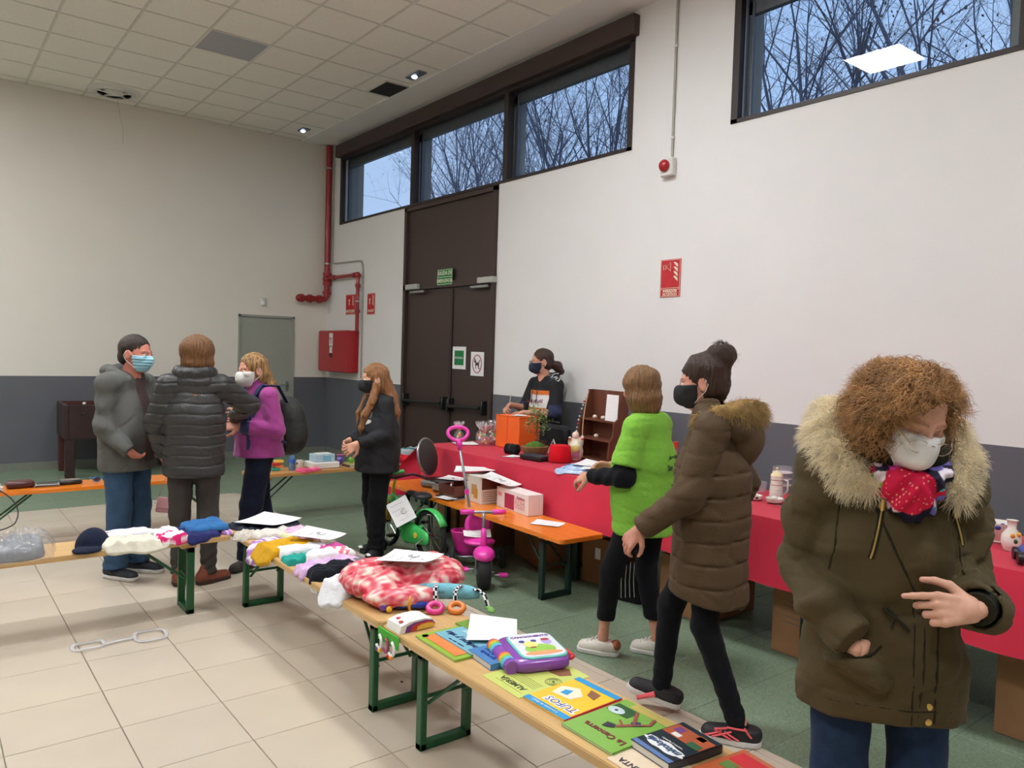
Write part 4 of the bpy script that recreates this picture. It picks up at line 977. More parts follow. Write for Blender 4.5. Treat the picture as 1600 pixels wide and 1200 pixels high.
# 2 woman in a lime green t-shirt, back three-quarter
J=dict(pel=(0,0,.84),chest=(0,.03,1.13),neck=(0,.03,1.31),head=(-.0,.05,1.445),hr=(-.12,0,-.55),
 shR=(.15,0,1.25),elR=(.19,.04,1.00),wrR=(.10,.24,1.0),shL=(-.15,.0,1.25),elL=(-.215,.02,1.00),wrL=(-.17,.24,.97),
 hipR=(.09,0,.79),knR=(.09,.02,.45),anR=(.085,-.06,.09),hipL=(-.09,0,.79),knL=(-.09,.14,.46),anL=(-.10,.17,.10),toeR=(-.2,1),toeL=(-.2,1),
 hL=dict(d=(.25,.9,-.2),n=(.6,0,-.7),side=1,curl=.5),hR=dict(d=(-.4,.85,0),n=(-.5,0,-.7),side=-1,curl=.5))
G=person('woman in a lime green t-shirt over black sleeves leaning towards the red table',(3.10,2.765),rzf(-.28,.96),J,hd=.005)
m_lime=fab('lime_cotton',(132,190,70),noise=.04,rough=.9)
def limeG(P):
    J=G.J; d=chain(P,[((0,.0,1.24),.12),((0,.01,1.05),.172),((0,.01,.88),.172),((0,.0,.66),.182)],.05,1.1,.92)
    for s in 'RL':
        d=smin(d,cap(P,(0,0,1.27),J['sh'+s],.065,.068),.04)
        a=_v(J['sh'+s]);b=_v(J['el'+s]); c=a+(b-a)*.80; e=cap(P,a,c,.070,.082); e=smax(e,(P-c)@nrm(b-a)-.005,.004); d=smin(d,e,.02)
    d=d+.006*wave(P*_v((1,1,1.3)),15,33)+.004*crease(P,15,7,an=(1,1,2))
    return smax(smax(d,.70+.018*np.sin(P[:,0]*11+P[:,1]*7)-P[:,2],.006),P[:,2]-1.325,.006)
tG=soft('t_shirt',limeG,(-.36,-.28,.62),(.36,.33,1.4),.009,m_lime,G.o)
m_blk2=fab('black_knit',(24,24,28))
def slG(P):
    J=G.J; d=smin(cap(P,(0,.0,1.2),(0,.015,1.345),.10,.063),cap(P,(0,.02,1.3),(0,.02,1.355),.064,.062),.02)
    for s in 'RL':
        e=chain(P,[(J['sh'+s],.055),(J['el'+s],.055),(J['wr'+s],.040)],.03)+.003*np.sin(P[:,1]*90+P[:,2]*40); w=_v(J['wr'+s]); e=smax(e,(P-w)@nrm(w-_v(J['el'+s])),.004); d=np.minimum(d,e)
    return smax(d,P[:,2]-1.37,.004)
soft('undershirt',slG,(-.36,-.28,.85),(.36,.42,1.42),.008,m_blk2,G.o)
legs(G,m_blk,rt=.085,rk=.058,ra=.043,z0=.19,hip=(.155,.13,.13))
m_wsh=mat('white_leather',(214,206,194),rough=.5,noise=.04); m_tanl=mat('tan_leather',(160,92,56),rough=.5)
for s in 'RL':
    sh=shoe(G,s,m_wsh,m_sole,L=.25,toe=(-.25,1)); an=_v(G.J['an'+s])
    t_=nrm((-.25,1,0)); h_=Vector([float(q) for q in (an-t_*.07)]); h_.z=.055
    MB().ball(h_,(.040,.030,.030),10,6).obj('heel_patch',m_tanl,sh,smooth=True)
    for k in range(4): c=Vector([float(q) for q in (an+t_*(.035+.022*k))]); c.z=.088-.010*k; MB().tube([c+Vector((-.022,0,-.006)),c+Vector((0,0,.004)),c+Vector((.022,0,-.006))],.0035,5).obj('lace',m_paper,sh)
m_lbr=hair_mat('light_brown_hair',(140,102,66))
hairshell(G,m_lbr,lambda q:smax(smin(ell(q,(0,-.02,.03),(.098,.112,.10)),smin(ell(q,(0,-.035,-.05),(.098,.095,.085)),ell(q,(0,-.04,-.10),(.075,.07,.05)),.02),.02),-ell(q,(0,.14,-.06),(.085,.11,.12)),.02)+.004*wave(q,60,6),gro=.0035)
# print on the back
for i,(wd,z,sz) in enumerate((('Asociación',1.10,.035),('San Ramón',1.05,.045),('Borox',.945,.034))):
    ys=np.linspace(-.35,.0,150); Pn=np.stack([np.full(150,.03),ys,np.full(150,z)],1).astype(np.float32); k=int(np.argmax(limeG(Pn)<0)); 
    text(wd,sz,mat('dark_green_print',(40,84,40)),tG,Matrix(((1,0,0,.03),(0,0,-1,float(ys[k])-.0035),(0,1,0,z),(0,0,0,1)))@Matrix.Rotation(.04,4,'Z'),bold=.001)

# 3 woman behind the table, writing
J=dict(pel=(0,0,.90),chest=(0,.03,1.19),neck=(0,.03,1.38),head=(0,.06,1.545),hr=(-.08,0,-.42),
 shR=(.16,.0,1.33),elR=(.23,.08,1.09),wrR=(.19,.27,1.13),shL=(-.16,.0,1.33),elL=(-.23,.06,1.08),wrL=(-.03,.26,1.07),
 hipR=(.09,0,.85),knR=(.09,.02,.48),anR=(.09,0,.09),hipL=(-.09,0,.85),knL=(-.09,.02,.48),anL=(-.09,0,.09),
 hR=dict(d=(-.3,.75,-.3),n=(-.5,0,-.8),side=-1,curl=.85),hL=dict(d=(.9,.4,-.1),n=(0,.1,-1),side=1,curl=.45))
T=person('woman writing behind the red table in a black hoodie with orange and white chest panels',(4.74,5.52),rzf(-.97,.05),J,hd=.0055,hh=.006,cs=.72)
m_bhood=mat('black_panelled_sweatshirt',(255,255,255),attr=True,rough=.9,noise=.06,scale=14,bump=.3,bscale=45)
def hoodT(P):
    J=T.J; d=chain(P,[((0,.0,1.31),.115),((0,.0,1.10),.155),((0,.0,.95),.155),((0,.0,.84),.16)],.05,1.15,.8)
    for s in 'RL':
        d=smin(d,cap(P,(0,0,1.34),J['sh'+s],.06,.068),.04)
        a=_v(J['sh'+s]);b=_v(J['el'+s]);w=_v(J['wr'+s]); c=b+(w-b)*.18; e=chain(P,[(a,.068),(b,.062),(c,.056)],.02); e=smax(e,(P-c)@nrm(w-b)-.01,.004); d=smin(d,e,.015)
    d=smin(d,chain(P,[((.07,.04,1.385),.03),((.075,-.06,1.40),.045),((0,-.11,1.40),.05),((-.075,-.06,1.40),.045),((-.07,.04,1.385),.03)],.02),.015); d=smin(d,cap(P,(0,.01,1.28),(0,.03,1.385),.115,.064,1,.95),.02)
    return smax(d+.006*wave(P,22,12)+.004*crease(P,20,4),.82-P[:,2],.01)
def hoodTc(V):
    c=np.tile(LC((26,26,30)),(len(V),1)); f=(V[:,1]>.03)&(np.abs(V[:,0])<.135)
    c[f&(V[:,2]<1.275)&(V[:,2]>1.235)]=LC((214,116,48)); c[f&(V[:,2]<=1.235)&(V[:,2]>1.115)]=LC((222,218,216)); c[f&(V[:,2]<=1.115)&(V[:,2]>1.075)]=LC((200,106,50))
    a=(np.abs(V[:,0])>.195)&(V[:,2]<1.16); c[a]=LC((38,46,74))
    h=(V[:,2]>1.37)&(V[:,1]<.03)&(np.sin(V[:,0]*240+2*np.sin(V[:,1]*90))>.75); c[h]=LC((215,215,215)); return c
hT=soft('sweatshirt',hoodT,(-.34,-.24,.78),(.34,.3,1.5),.007,m_bhood,T.o,colf=hoodTc)
for wd,x in (('Luke',.065),('World',-.065)): text(wd,.052,mat('maroon_print',(96,36,48)),hT,Matrix(((-1,0,0,x),(0,0,1,.142),(0,1,0,1.175),(0,0,0,1)))@Matrix.Rotation(.12,4,'Z'),shear=.3,bold=.0012)
for s in(-1,1): MB().tube([(s*.035,.125,1.30),(s*.037,.135,1.22),(s*.036,.14,1.15)],.004,5).obj('drawcord',m_black,hT)
legs(T,fab('dark_jeans',(34,44,66)))
for s in 'RL': shoe(T,s,m_shoeb,m_sole,h=.008)
surgical(T,mat('navy_mask_fabric',(30,40,62),rough=.8),pleat=0,kind='cone')
hairshell(T,m_dark,lambda q:smin(smax(smin(ell(q,(0,-.02,.035),(.084,.10,.094)),ell(q,(0,-.04,-.02),(.078,.072,.07)),.02),-ell(q,(0,.13,-.035),(.10,.10,.105)),.015),chain(q,[((0,-.10,-.02),.03),((0,-.15,-.05),.045),((.0,-.18,-.10),.035)],.02),.02)+.003*wave(q,90,4),gro=.0025)
g=MB()
for s in(-1,1): g.tube([(s*.034+.024*math.cos(a),.104,.0+.017*math.sin(a)) for a in np.linspace(0,2*PI,15)[:-1]],.002,5,closed=True)
g.tube([(-.058,.10,.004),(-.078,.05,.012),(-.085,-.01,.012)],.002,5); g.tube([(.058,.10,.004),(.078,.05,.012),(.085,-.01,.012)],.002,5); g.tube([(-.01,.104,.004),(.01,.104,.004)],.002,5)
g.obj('spectacles',mat('dark_frame',(40,36,40),rough=.3),T.o,M=headM(T))

# 4 girl in black with long hair
J=dict(pel=(0,0,.80),chest=(0,.02,1.06),neck=(0,.02,1.24),head=(0,.04,1.385),hr=(-.04,0,-.30),
 shR=(.125,0,1.19),elR=(.165,-.02,.96),wrR=(.13,.17,.90),shL=(-.125,.0,1.19),elL=(-.17,.0,.96),wrL=(-.12,.22,.90),
 hipR=(.08,0,.76),knR=(.08,.0,.43),anR=(.09,-.06,.09),hipL=(-.08,0,.76),knL=(-.075,.03,.43),anL=(-.075,.03,.09),toeR=(-.1,1),toeL=(-.75,.9),
 hR=dict(d=(-.35,.8,-.4),n=(-.8,0,-.4),side=-1,curl=.6),hL=dict(d=(.35,.7,-.45),n=(.8,-.1,-.4),side=1,curl=.6))
K=person('girl with very long hair in a black hooded jacket and black mask',(2.88,5.36),rzf(-.98,.02),J,skin=(216,160,132),hd=.0055,hh=.006,cs=.78)
m_bj=mat('black_jacket_cloth',(255,255,255),attr=True,rough=.85,noise=.06,scale=14,bump=.3,bscale=45)
def jk(P):
    J=K.J; d=chain(P,[((0,.0,1.17),.12),((0,.0,.98),.155),((0,.0,.84),.165),((0,.0,.66),.178)],.05,1.12,.98)
    for s in 'RL':
        d=smin(d,cap(P,(0,0,1.2),J['sh'+s],.055,.062),.04)
        w=_v(J['wr'+s]); e=chain(P,[(J['sh'+s],.064),(J['el'+s],.064),(w,.045)],.02); e=smax(e,(P-w)@nrm(w-_v(J['el'+s]))-.005,.004); d=smin(d,e,.015)
    d=smin(d,cap(P,(0,.02,1.17),(0,.03,1.255),.10,.062,1,.95),.02); d=smin(d,chain(P,[((.06,.03,1.235),.028),((.075,-.06,1.235),.04),((0,-.12,1.20),.05),((-.075,-.06,1.235),.04),((-.06,.03,1.235),.028)],.02),.015)
    return smax(d+.006*wave(P,24,16)+.004*crease(P,20,4),.665-P[:,2],.01)
def jkc(V):
    c=np.tile(LC((24,24,28)),(len(V),1)); x=V[:,0]+.045; z=V[:,2]-1.06
    f=V[:,1]>.02; c[f&(np.abs(x)<.045)&(z>.028)&(z<.075)]=LC((120,126,128)); 
    sw=f&(np.abs(x)<.06)&(z<.012+.25*(x+.06)**1)&(z>-.02+5*(x+.01)**2*(1)); c[sw]=LC((226,226,226)); return c
soft('jacket',jk,(-.28,-.24,.62),(.28,.3,1.32),.0075,m_bj,K.o,colf=jkc)
legs(K,fab('black_joggers',(20,20,23)),rt=.088,rk=.074,ra=.064,hip=(.14,.12,.12),a=.006)
for s in 'RL':
    sh=shoe(K,s,mat('black_canvas',(24,24,26),rough=.7),m_black,L=.26,h=.006); an=_v(K.J['an'+s]); t_=nrm(np.append(K.J['toe'+s],0)); c=Vector([float(q) for q in(an+t_*.15)]); c.z=.052
    MB().ball(c,(.03,.016,.01),8,5).obj('toe_patch',m_paper,sh)
surgical(K,m_maskb,pleat=0,kind='cone')
m_lh=hair_mat('long_blond_brown_hair',(150,104,66),sc=(70,70,4))
def lhK(q):
    d=smax(smin(ell(q,(0,-.015,.03),(.086,.103,.096)),ell(q,(0,-.045,-.04),(.085,.07,.09)),.02),-ell(q,(0,.125,-.05),(.095,.10,.12)),.015)
    for pts in ([((-.075,.0,-.05),.03),((-.095,.03,-.16),.03),((-.09,.09,-.27),.028),((-.07,.115,-.37),.022),((-.06,.12,-.42),.008)],[((.075,.0,-.05),.03),((.09,.05,-.16),.030),((.08,.11,-.27),.024),((.07,.125,-.36),.012)],[((0,-.08,-.04),.06),((-.02,-.12,-.15),.055),((-.05,-.15,-.26),.035),((-.06,-.155,-.34),.012)]): d=smin(d,chain(q,pts,.02),.02)
    return d+.0035*np.sin(q[:,0]*190+4*np.sin(q[:,2]*14))
hairshell(K,m_lh,lhK,lo=.55,hi=.2,h=.006,gro=.002)

# 5 woman in pink fleece with a backpack
J=dict(pel=(0,0,.86),chest=(0,.02,1.12),neck=(0,.03,1.29),head=(0,.06,1.435),hr=(-.08,0,0),
 shR=(.15,0,1.25),elR=(.19,.0,1.01),wrR=(.10,.23,1.02),shL=(-.15,.0,1.25),elL=(-.20,-.03,1.01),wrL=(-.11,.20,1.03),
 hipR=(.085,-.03,.81),knR=(.09,-.05,.46),anR=(.10,-.16,.09),hipL=(-.085,.03,.81),knL=(-.10,.10,.46),anL=(-.13,.14,.09),toeR=(-.2,1),toeL=(-.4,1),
 hR=dict(d=(-.5,.8,.1),n=(-.4,-.2,-.8),side=-1,curl=.7),hL=dict(d=(.5,.85,.05),n=(.5,-.3,-.7),side=1,curl=.7))
Pk=person('woman in a magenta fleece with navy trim and a backpack, white mask',(2.04,5.64),rzf(-.99,-.10),J,skin=(212,146,120),hd=.0055,hh=.006,hs=1.04)
m_fl=mat('magenta_fleece',(255,255,255),attr=True,rough=.95,noise=.06,scale=20,bump=.3,bscale=90,sheen=.2)
def fl5(P):
    J=Pk.J; d=chain(P,[((0,.0,1.23),.115),((0,.0,1.05),.16),((0,.0,.92),.165),((0,.0,.80),.19)],.05,1.08,.98)
    for s in 'RL':
        d=smin(d,cap(P,(0,0,1.26),J['sh'+s],.06,.068),.04)
        w=_v(J['wr'+s]); e=chain(P,[(J['sh'+s],.068),(J['el'+s],.066),(w,.042)],.02); e=smax(e,(P-w)@nrm(w-_v(J['el'+s]))-.003,.004); d=smin(d,e,.014)
    d=smin(d,cap(P,(0,.02,1.28),(0,.035,1.345),.075,.07),.02); d=smax(d,-cap(P,(0,.02,1.30),(0,.045,1.42),.055,.062),.004)
    d=d+.003*np.exp(-(P[:,0]/.004)**2)*(P[:,1]>0)
    return smax(d+.006*wave(P,22,26)+.004*crease(P,18,4),.80-P[:,2],.01)
def fl5c(V):
    c=np.tile(LC((158,60,132)),(len(V),1)); nv=LC((44,52,92)); ax=np.abs(V[:,0])
    c[(ax<.006)&(V[:,1]>.05)]=nv
    c[(V[:,2]>1.10)&(ax>.075)&(ax<.135)&(V[:,1]>-.02)]=nv; c[(ax>.10)&(ax<.125)&(V[:,1]>.05)&(V[:,2]<=1.10)&(V[:,2]>.86)&(V[:,1]<.16)]=nv
    for s in 'RL':
        w=_v(Pk.J['wr'+s]); e=_v(Pk.J['el'+s]); t=(V-w)@nrm(e-w); c[(np.linalg.norm(V-w,axis=1)<.085)&(t<.06)&(t>-.02)]=nv
    return c
soft('fleece',fl5,(-.32,-.26,.74),(.32,.32,1.42),.0075,m_fl,Pk.o,colf=fl5c)
legs(Pk,fab('navy_trousers',(24,28,44)),rt=.095,rk=.08,ra=.075,hip=(.16,.12,.12))
for s in 'RL': shoe(Pk,s,mat('grey_brown_boot',(62,54,50),rough=.8,noise=.1),m_black,boot=.04,h=.006)
surgical(Pk,mat('pale_cone_mask',(224,220,212),rough=.85),pleat=0,kind='cone')
m_bl=hair_mat('streaked_blond_hair',(176,138,88),(110,76,46),sc=(50,50,5))
hairshell(Pk,m_bl,lambda q:smin(smax(smin(ell(q,(0,-.015,.03),(.087,.103,.097)),ell(q,(0,-.05,-.04),(.088,.075,.09)),.02),-ell(q,(0,.13,-.045),(.10,.10,.13)),.015),chain(q,[((0,-.075,-.05),.065),((-.01,-.10,-.12),.062),((-.01,-.12,-.18),.04)],.02),.02),gro=.003,lo=.35)
bp_=soft('backpack',lambda P:smax(smin(ell(P,(0,-.24,1.02),(.15,.12,.22)),ell(P,(0,-.24,.93),(.16,.135,.14)),.05)+.004*wave(P,30,5),(P[:,1]+.135)*1.0,.02),(-.25,-.42,.72),(.25,-.08,1.3),.009,fab('grey_green_nylon',(52,52,50),rough=.5),Pk.o)
for s in(-1,1): MB().tube([(s*.11,-.16,1.20),(s*.125,-.08,1.325),(s*.12,.04,1.325),(s*.115,.125,1.20),(s*.13,.13,1.05),(s*.17,.0,.95),(s*.13,-.15,.90)],.02,8,flat=.35).obj('shoulder_strap',fab('navy_webbing',(38,46,80)),bp_,smooth=True)
MB().tube([(x,-.30+.1*abs(x)*2,1.10-.02*math.cos(x*20)) for x in np.linspace(-.11,.11,9)],.006,5).obj('pocket_zip',m_black,bp_)

# 6 woman seen from behind in a black puffer jacket
J=dict(pel=(0,0,.88),chest=(0,.02,1.19),neck=(0,.02,1.40),head=(0,.03,1.54),hr=(-.05,0,.38),
 shR=(.16,0,1.34),elR=(.34,.13,1.20),wrR=(.25,.34,1.10),shL=(-.16,.0,1.34),elL=(-.24,.02,1.09),wrL=(-.20,.10,.86),
 hipR=(.085,0,.83),knR=(.09,.02,.47),anR=(.10,.0,.09),hipL=(-.085,0,.83),knL=(-.085,.02,.47),anL=(-.085,.02,.09),toeR=(.85,.6),toeL=(-.1,1),
 hR=dict(d=(-.1,.9,-.1),n=(-1,0,0),side=1,curl=.7),hL=dict(d=(.1,.4,-.9),n=(1,0,0),side=1,curl=.8))
Q7=person('woman seen from behind in a black quilted puffer jacket and brown ankle boots',(1.49,5.33),rzf(.32,.95),J,hd=.0055,hh=.006)
m_puf=fab('black_puffer_nylon',(52,51,50),rough=.42,noise=.04,bump=.2,bscale=60,spec=.5)
def puf(P):
    J=Q7.J; d=chain(P,[((0,.0,1.31),.13),((0,.0,1.12),.172),((0,.0,.95),.165),((0,.0,.78),.178)],.05,1.12,.85)
    for s in 'RL':
        d=smin(d,cap(P,(0,0,1.35),J['sh'+s],.07,.078),.04)
        w=_v(J['wr'+s]); e=chain(P,[(J['sh'+s],.08),(J['el'+s],.074),(w,.052)],.02); e=smax(e,(P-w)@nrm(w-_v(J['el'+s]))-.003,.004); d=smin(d,e,.014)
    d=d+.010*np.exp(-(np.sin((P[:,2]+.012*np.abs(P[:,0])+.004*np.sin(P[:,0]*25))*PI/.068)/.2)**2)+.002*crease(P,30,8)+.003*wave(P,40,26)
    return smax(d,.735-P[:,2],.012)
pf=soft('puffer_jacket',puf,(-.42,-.28,.66),(.42,.42,1.46),.0075,m_puf,Q7.o)
soft('collar',lambda P:smin(chain(P,[((.10*math.sin(a),.01-.085*math.cos(a),1.425+.006*math.sin(3*a)),.046) for a in np.linspace(-2.6,2.6,9)],.01),chain(P,[((.11*math.sin(a),.01-.09*math.cos(a),1.365),.04) for a in np.linspace(-2.6,2.6,9)],.01),.008)+.004*crease(P,40,2),(-.2,-.2,1.2),(.2,.2,1.6),.008,m_puf,pf)
MB().box(.01,-.165,1.285,.022,.004,.006).obj('logo_tab',mat('orange_tab',(190,130,60)),pf)
legs(Q7,fab('charcoal_jeans',(72,68,64)),rt=.088,rk=.066,ra=.05,a=.005)
for s in 'RL':
    sh=shoe(Q7,s,mat('brown_leather_boot',(128,66,44),rough=.4,noise=.1),mat('boot_sole',(60,36,26),rough=.6),boot=.06,h=.0055)
m_br=hair_mat('chestnut_hair',(122,84,50))
hairshell(Q7,m_br,lambda q:smax(smin(ell(q,(0,-.02,.03),(.110,.125,.112)),ell(q,(0,-.035,-.05),(.105,.10,.075)),.02),-ell(q,(0,.15,-.06),(.11,.10,.12)),.015),gro=.003)
surgical(Q7,mat('pale_cone_mask2',(224,222,218),rough=.85),pleat=0,kind='cone')

# 7 man in a grey hooded jacket
J=dict(pel=(0,0,.92),chest=(0,.02,1.21),neck=(0,.03,1.38),head=(0,.07,1.535),hr=(-.06,0,.10),
 shR=(.18,0,1.33),elR=(.225,.01,1.05),wrR=(.19,.17,.90),shL=(-.17,.0,1.33),elL=(-.20,.07,1.06),wrL=(-.10,.24,.93),
 hipR=(.09,0,.87),knR=(.095,.03,.48),anR=(.10,.0,.09),hipL=(-.09,0,.87),knL=(-.09,.03,.48),anL=(-.09,.03,.09),toeR=(.1,1),toeL=(-.1,1),
 hR=dict(d=(-.8,.1,-.6),n=(-1,0,0),side=-1,curl=.5),hL=dict(d=(.3,.5,-.8),n=(.8,-.3,0),side=1,curl=.8))
Mn=person('man in a grey hooded jacket and blue jeans with a light blue mask',(1.17,5.80),rzf(.62,-.78),J,skin=(206,132,112),hd=.0055,hh=.006,brow=(50,36,30),hs=1.07)
m_gj=mat('grey_hooded_fleece',(255,255,255),attr=True,rough=.95,noise=.05,scale=20,bump=.3,bscale=80)
def gj(P):
    J=Mn.J; d=chain(P,[((0,.0,1.31),.125),((0,.0,1.12),.175),((0,.02,.98),.185),((0,.01,.78),.185)],.05,1.14,.88)
    for s in 'RL':
        d=smin(d,cap(P,(0,0,1.34),J['sh'+s],.07,.078),.04)
        w=_v(J['wr'+s]); e=chain(P,[(J['sh'+s],.072),(J['el'+s],.066),(w,.052)],.02)+.005*np.sin(P[:,2]*55+P[:,0]*30+P[:,1]*20); e=smax(e,(P-w)@nrm(w-_v(J['el'+s]))-.02,.004); d=smin(d,e,.014)
    d=smin(d,chain(P,[((.08,.075,1.36),.028),((.098,-.03,1.415),.036),((.055,-.115,1.415),.045),((-.055,-.115,1.415),.045),((-.098,-.03,1.415),.036),((-.08,.075,1.36),.028)],.02),.015)
    d=d+.012*np.exp(-((np.abs(P[:,0]+.02)-.055)/.008)**2)*(P[:,1]>.03)*(P[:,2]>.9)
    return smax(d+.009*wave(P,19,36)+.005*crease(P,18,4),.74-P[:,2],.012)
def gjc(V):
    c=np.tile(LC((92,92,88)),(len(V),1)); f=(V[:,1]>.05)&(np.abs(V[:,0]+.02)<.05)&(V[:,2]>.80)&(V[:,2]<1.37); c[f]=LC((74,58,54)); return c
soft('hooded_jacket',gj,(-.36,-.30,.68),(.36,.40,1.52),.0075,m_gj,Mn.o,colf=gjc)
legs(Mn,fab('faded_blue_jeans',(62,88,116),noise=.1),rt=.098,rk=.08,ra=.075,a=.005)
for s in 'RL':
    sh=shoe(Mn,s,mat('navy_deck_shoe',(38,42,50),rough=.6,noise=.06),m_sole,L=.30,h=.0055); an=_v(Mn.J['an'+s])
    for k in range(3): c=Vector((float(an[0]),float(an[1])+.05+.025*k,.088-.012*k)); MB().tube([c+Vector((-.025,0,-.008)),c,c+Vector((.025,0,-.008))],.0035,5).obj('lace',m_black,sh)
surgical(Mn,mat('light_blue_mask',(150,200,216),rough=.8,noise=.03),pleat=.003)
hairshell(Mn,hair_mat('short_dark_hair',(54,42,34)),lambda q:smax(smin(ell(q,(0,-.018,.036),(.080,.100,.092)),ell(q,(0,-.055,-.025),(.074,.055,.055)),.02),-ell(q,(0,.13,-.03),(.10,.12,.112)),.008)+.0015*wave(q,160,3),gro=.0018,freq=400)
# ---------------------------------------------------------------- small-thing helpers
def Mz(x,y,z,rz=0,rx=0,ry=0): return Matrix.Translation((x,y,z))@Euler((rx,ry,rz)).to_matrix().to_4x4()
def garment(name,label,cat,cx,cy,sx,sy,h,rz,m,z0=BZ,lim=(None,None,None,None),seed=1,colf=None,fold=.012,freq=26,n=46,group=None,parent=None,pw=6,lay=0,bend=.03):
    """soft folded piece of cloth: closed lumpy slab that drops over the bench edge. lim = world x-,x+,y-,y+ edges"""
    rg=np.random.default_rng(seed); ph=rg.uniform(0,6,8); ca,sa=math.cos(rz),math.sin(rz); V=[]
    g=np.linspace(-1,1,n+1); U,W=np.meshgrid(g,g); U=U.ravel();W=W.ravel()
    k=np.maximum(1e-6,(np.abs(U)**pw+np.abs(W)**pw)**(1/pw)); mxx=np.maximum(np.abs(U),np.abs(W)); U2=U/k*mxx;W2=W/k*mxx; r=mxx
    wob=1+.06*np.sin(3*np.arctan2(W,U)+ph[0])+.035*np.sin(7*np.arctan2(W,U)+ph[1])
    X=U2*sx/2*wob;Y=W2*sy/2*wob
    rz_=lambda q:1-2*np.abs(np.sin(q))**.7
    f=fold*(rz_(X*freq*1.3+1.6*np.sin(Y*freq*.9+ph[2])+ph[3])*.5+rz_(Y*freq*1.1+1.8*np.sin(X*freq*1.0+ph[4]))*.35+rz_((X+Y*.6)*freq*2.2+2*np.sin(Y*freq+ph[5]))*.3)
    top=h*(1-r**9)**.5*(1+.15*np.sin(X*9+ph[6])+.12*np.sin(Y*11+ph[7]))+f*(1-r**8)+.004
    if lay: top=top+.35*h*(1-r**6)*((X*math.cos(ph[0])+Y*math.sin(ph[0]))>0)*.6
    out=[]
    for zz in (top,np.full_like(top,.001)):
        x=cx+X*ca-Y*sa;y=cy+X*sa+Y*ca; z=zz.copy()
        over=np.zeros_like(x)
        for i,L in enumerate(lim):
            if L is None: continue
            a=x if i<2 else y; sg=-1 if i%2==0 else 1; t=np.maximum(0,sg*(a-L)); tt=np.maximum(0,t-bend*.3)
            b=np.minimum(t,bend*.5+ zz*.9 + .12*t)
            if i<2: x=np.where(t>0,L+sg*b,x)
            else: y=np.where(t>0,L+sg*b,y)
            over=over+t
        z=np.where(over>0,zz*np.exp(-over/bend)-over*.92,z); out.append(np.stack([x,y,z+z0],1))
    N=(n+1)**2; V=np.concatenate(out); idx=np.arange(N).reshape(n+1,n+1)
    q=np.stack([idx[:-1,:-1],idx[:-1,1:],idx[1:,1:],idx[1:,:-1]],-1).reshape(-1,4); F=[q,q[:,::-1]+N]
    ed=np.concatenate([idx[0,:],idx[1:,-1],idx[-1,-2::-1],idx[-2:0:-1,0]]); e2=np.roll(ed,-1); F.append(np.stack([e2,ed,ed+N,e2+N],1))
    c=np.array([cx,cy,z0]); V=V-c
    me=mesh_np(name,V,np.concatenate(F),m,colf)
    o=link(name,me,parent,loc=tuple(c) if parent is None else None)
    if parent is None: tag(o,label,cat,group)
    return o
def scribble(p,w,h,M,lines=4,seed=1,big=None):
    rd=random.Random(seed); b=MB()
    for i in range(lines):
        y=h*(.32-.64*i/max(1,lines-1)); x=-w*.36; pts=[]
        n=rd.randint(6,14)
        for k in range(n): pts.append((x,y+rd.uniform(-1,1)*h*.025,.0011)); x+=w*.72/14
        b.tube(pts,.0008,3)
    if big: b.tube([(w*.1+w*.12*math.cos(a),-h*.05+h*.1*math.sin(a),.0011) for a in np.linspace(.7,5.5,10)],.0016,3).tube([(-.0,-.02*h,.0012),(w*.14,-.02*h,.0012)],.0012,3)
    return b.obj('handwriting',m_ink,p,M=M)
def paper(label,x,y,z,w,h,rz,rx=0,ry=0,curl=.01,seed=1,lines=4,big=True,name='paper_sheet',group=None,cat='paper',spin=0):
    t=thing(name,label,cat,M=Mz(x,y,z,rz,rx,ry)@Matrix.Rotation(spin,4,'Z'),group=group)
    b=MB(); n=10
    P=lambda u,v,o=0:((u-.5)*w,(v-.5)*h,curl*((2*u-1)**2*.7+.5*(2*v-1)*(2*u-1))+o)
    b.sheet(lambda u,v:P(u,v,.0008),n,4); b.sheet(lambda u,v:P(1-u,v,0),n,4); b.obj('sheet',m_paper,t,smooth=True)
    if lines: scribble(t,w,h,Matrix.Translation((0,0,curl*.25)),lines,seed,big)
    return t
def strip(b,x,y,w,h,z,c): b.col(c); b.box(x,y,z,w,h,.0006)
def book(label,x,y,z,w,h,th,rz,cover,name='book',cat='book',pages=(226,220,206),tilt=(0,0),cut=None,spine=None):
    """reading direction = local x, top = local +y"""
    t=thing(name,label,cat,M=Mz(x,y,z,rz,*tilt)); mc=mat('cover_%d_%d_%d'%cover,cover,rough=.32,noise=.03,coat=.2)
    if th>.004:
        MB().box(.001,0,th/2,w-.004,h-.004,th-.003).obj('pages',mat('book_pages',pages,rough=.9,noise=.08,scale=200,stretch=(1,1,40)),t)
        MB().box(0,0,th-.0008,w,h,.0016).box(0,0,.0008,w,h,.0016).box(-w/2+.001,0,th/2,.002,h,th).obj('cover',mc if not spine else mc,t)
    else: MB().box(0,0,th/2,w,h,th).obj('cover',mc,t)
    return t
m_attr=mat('printed_colours',(255,255,255),attr=True,rough=.35,noise=.02,coat=.15)
m_toon=mat('toy_plastic',(255,255,255),attr=True,rough=.3,noise=.02,coat=.2)
m_cot=mat('printed_cotton',(255,255,255),attr=True,rough=.9,noise=.06,scale=30,bump=.3,bscale=80,spec=.15)
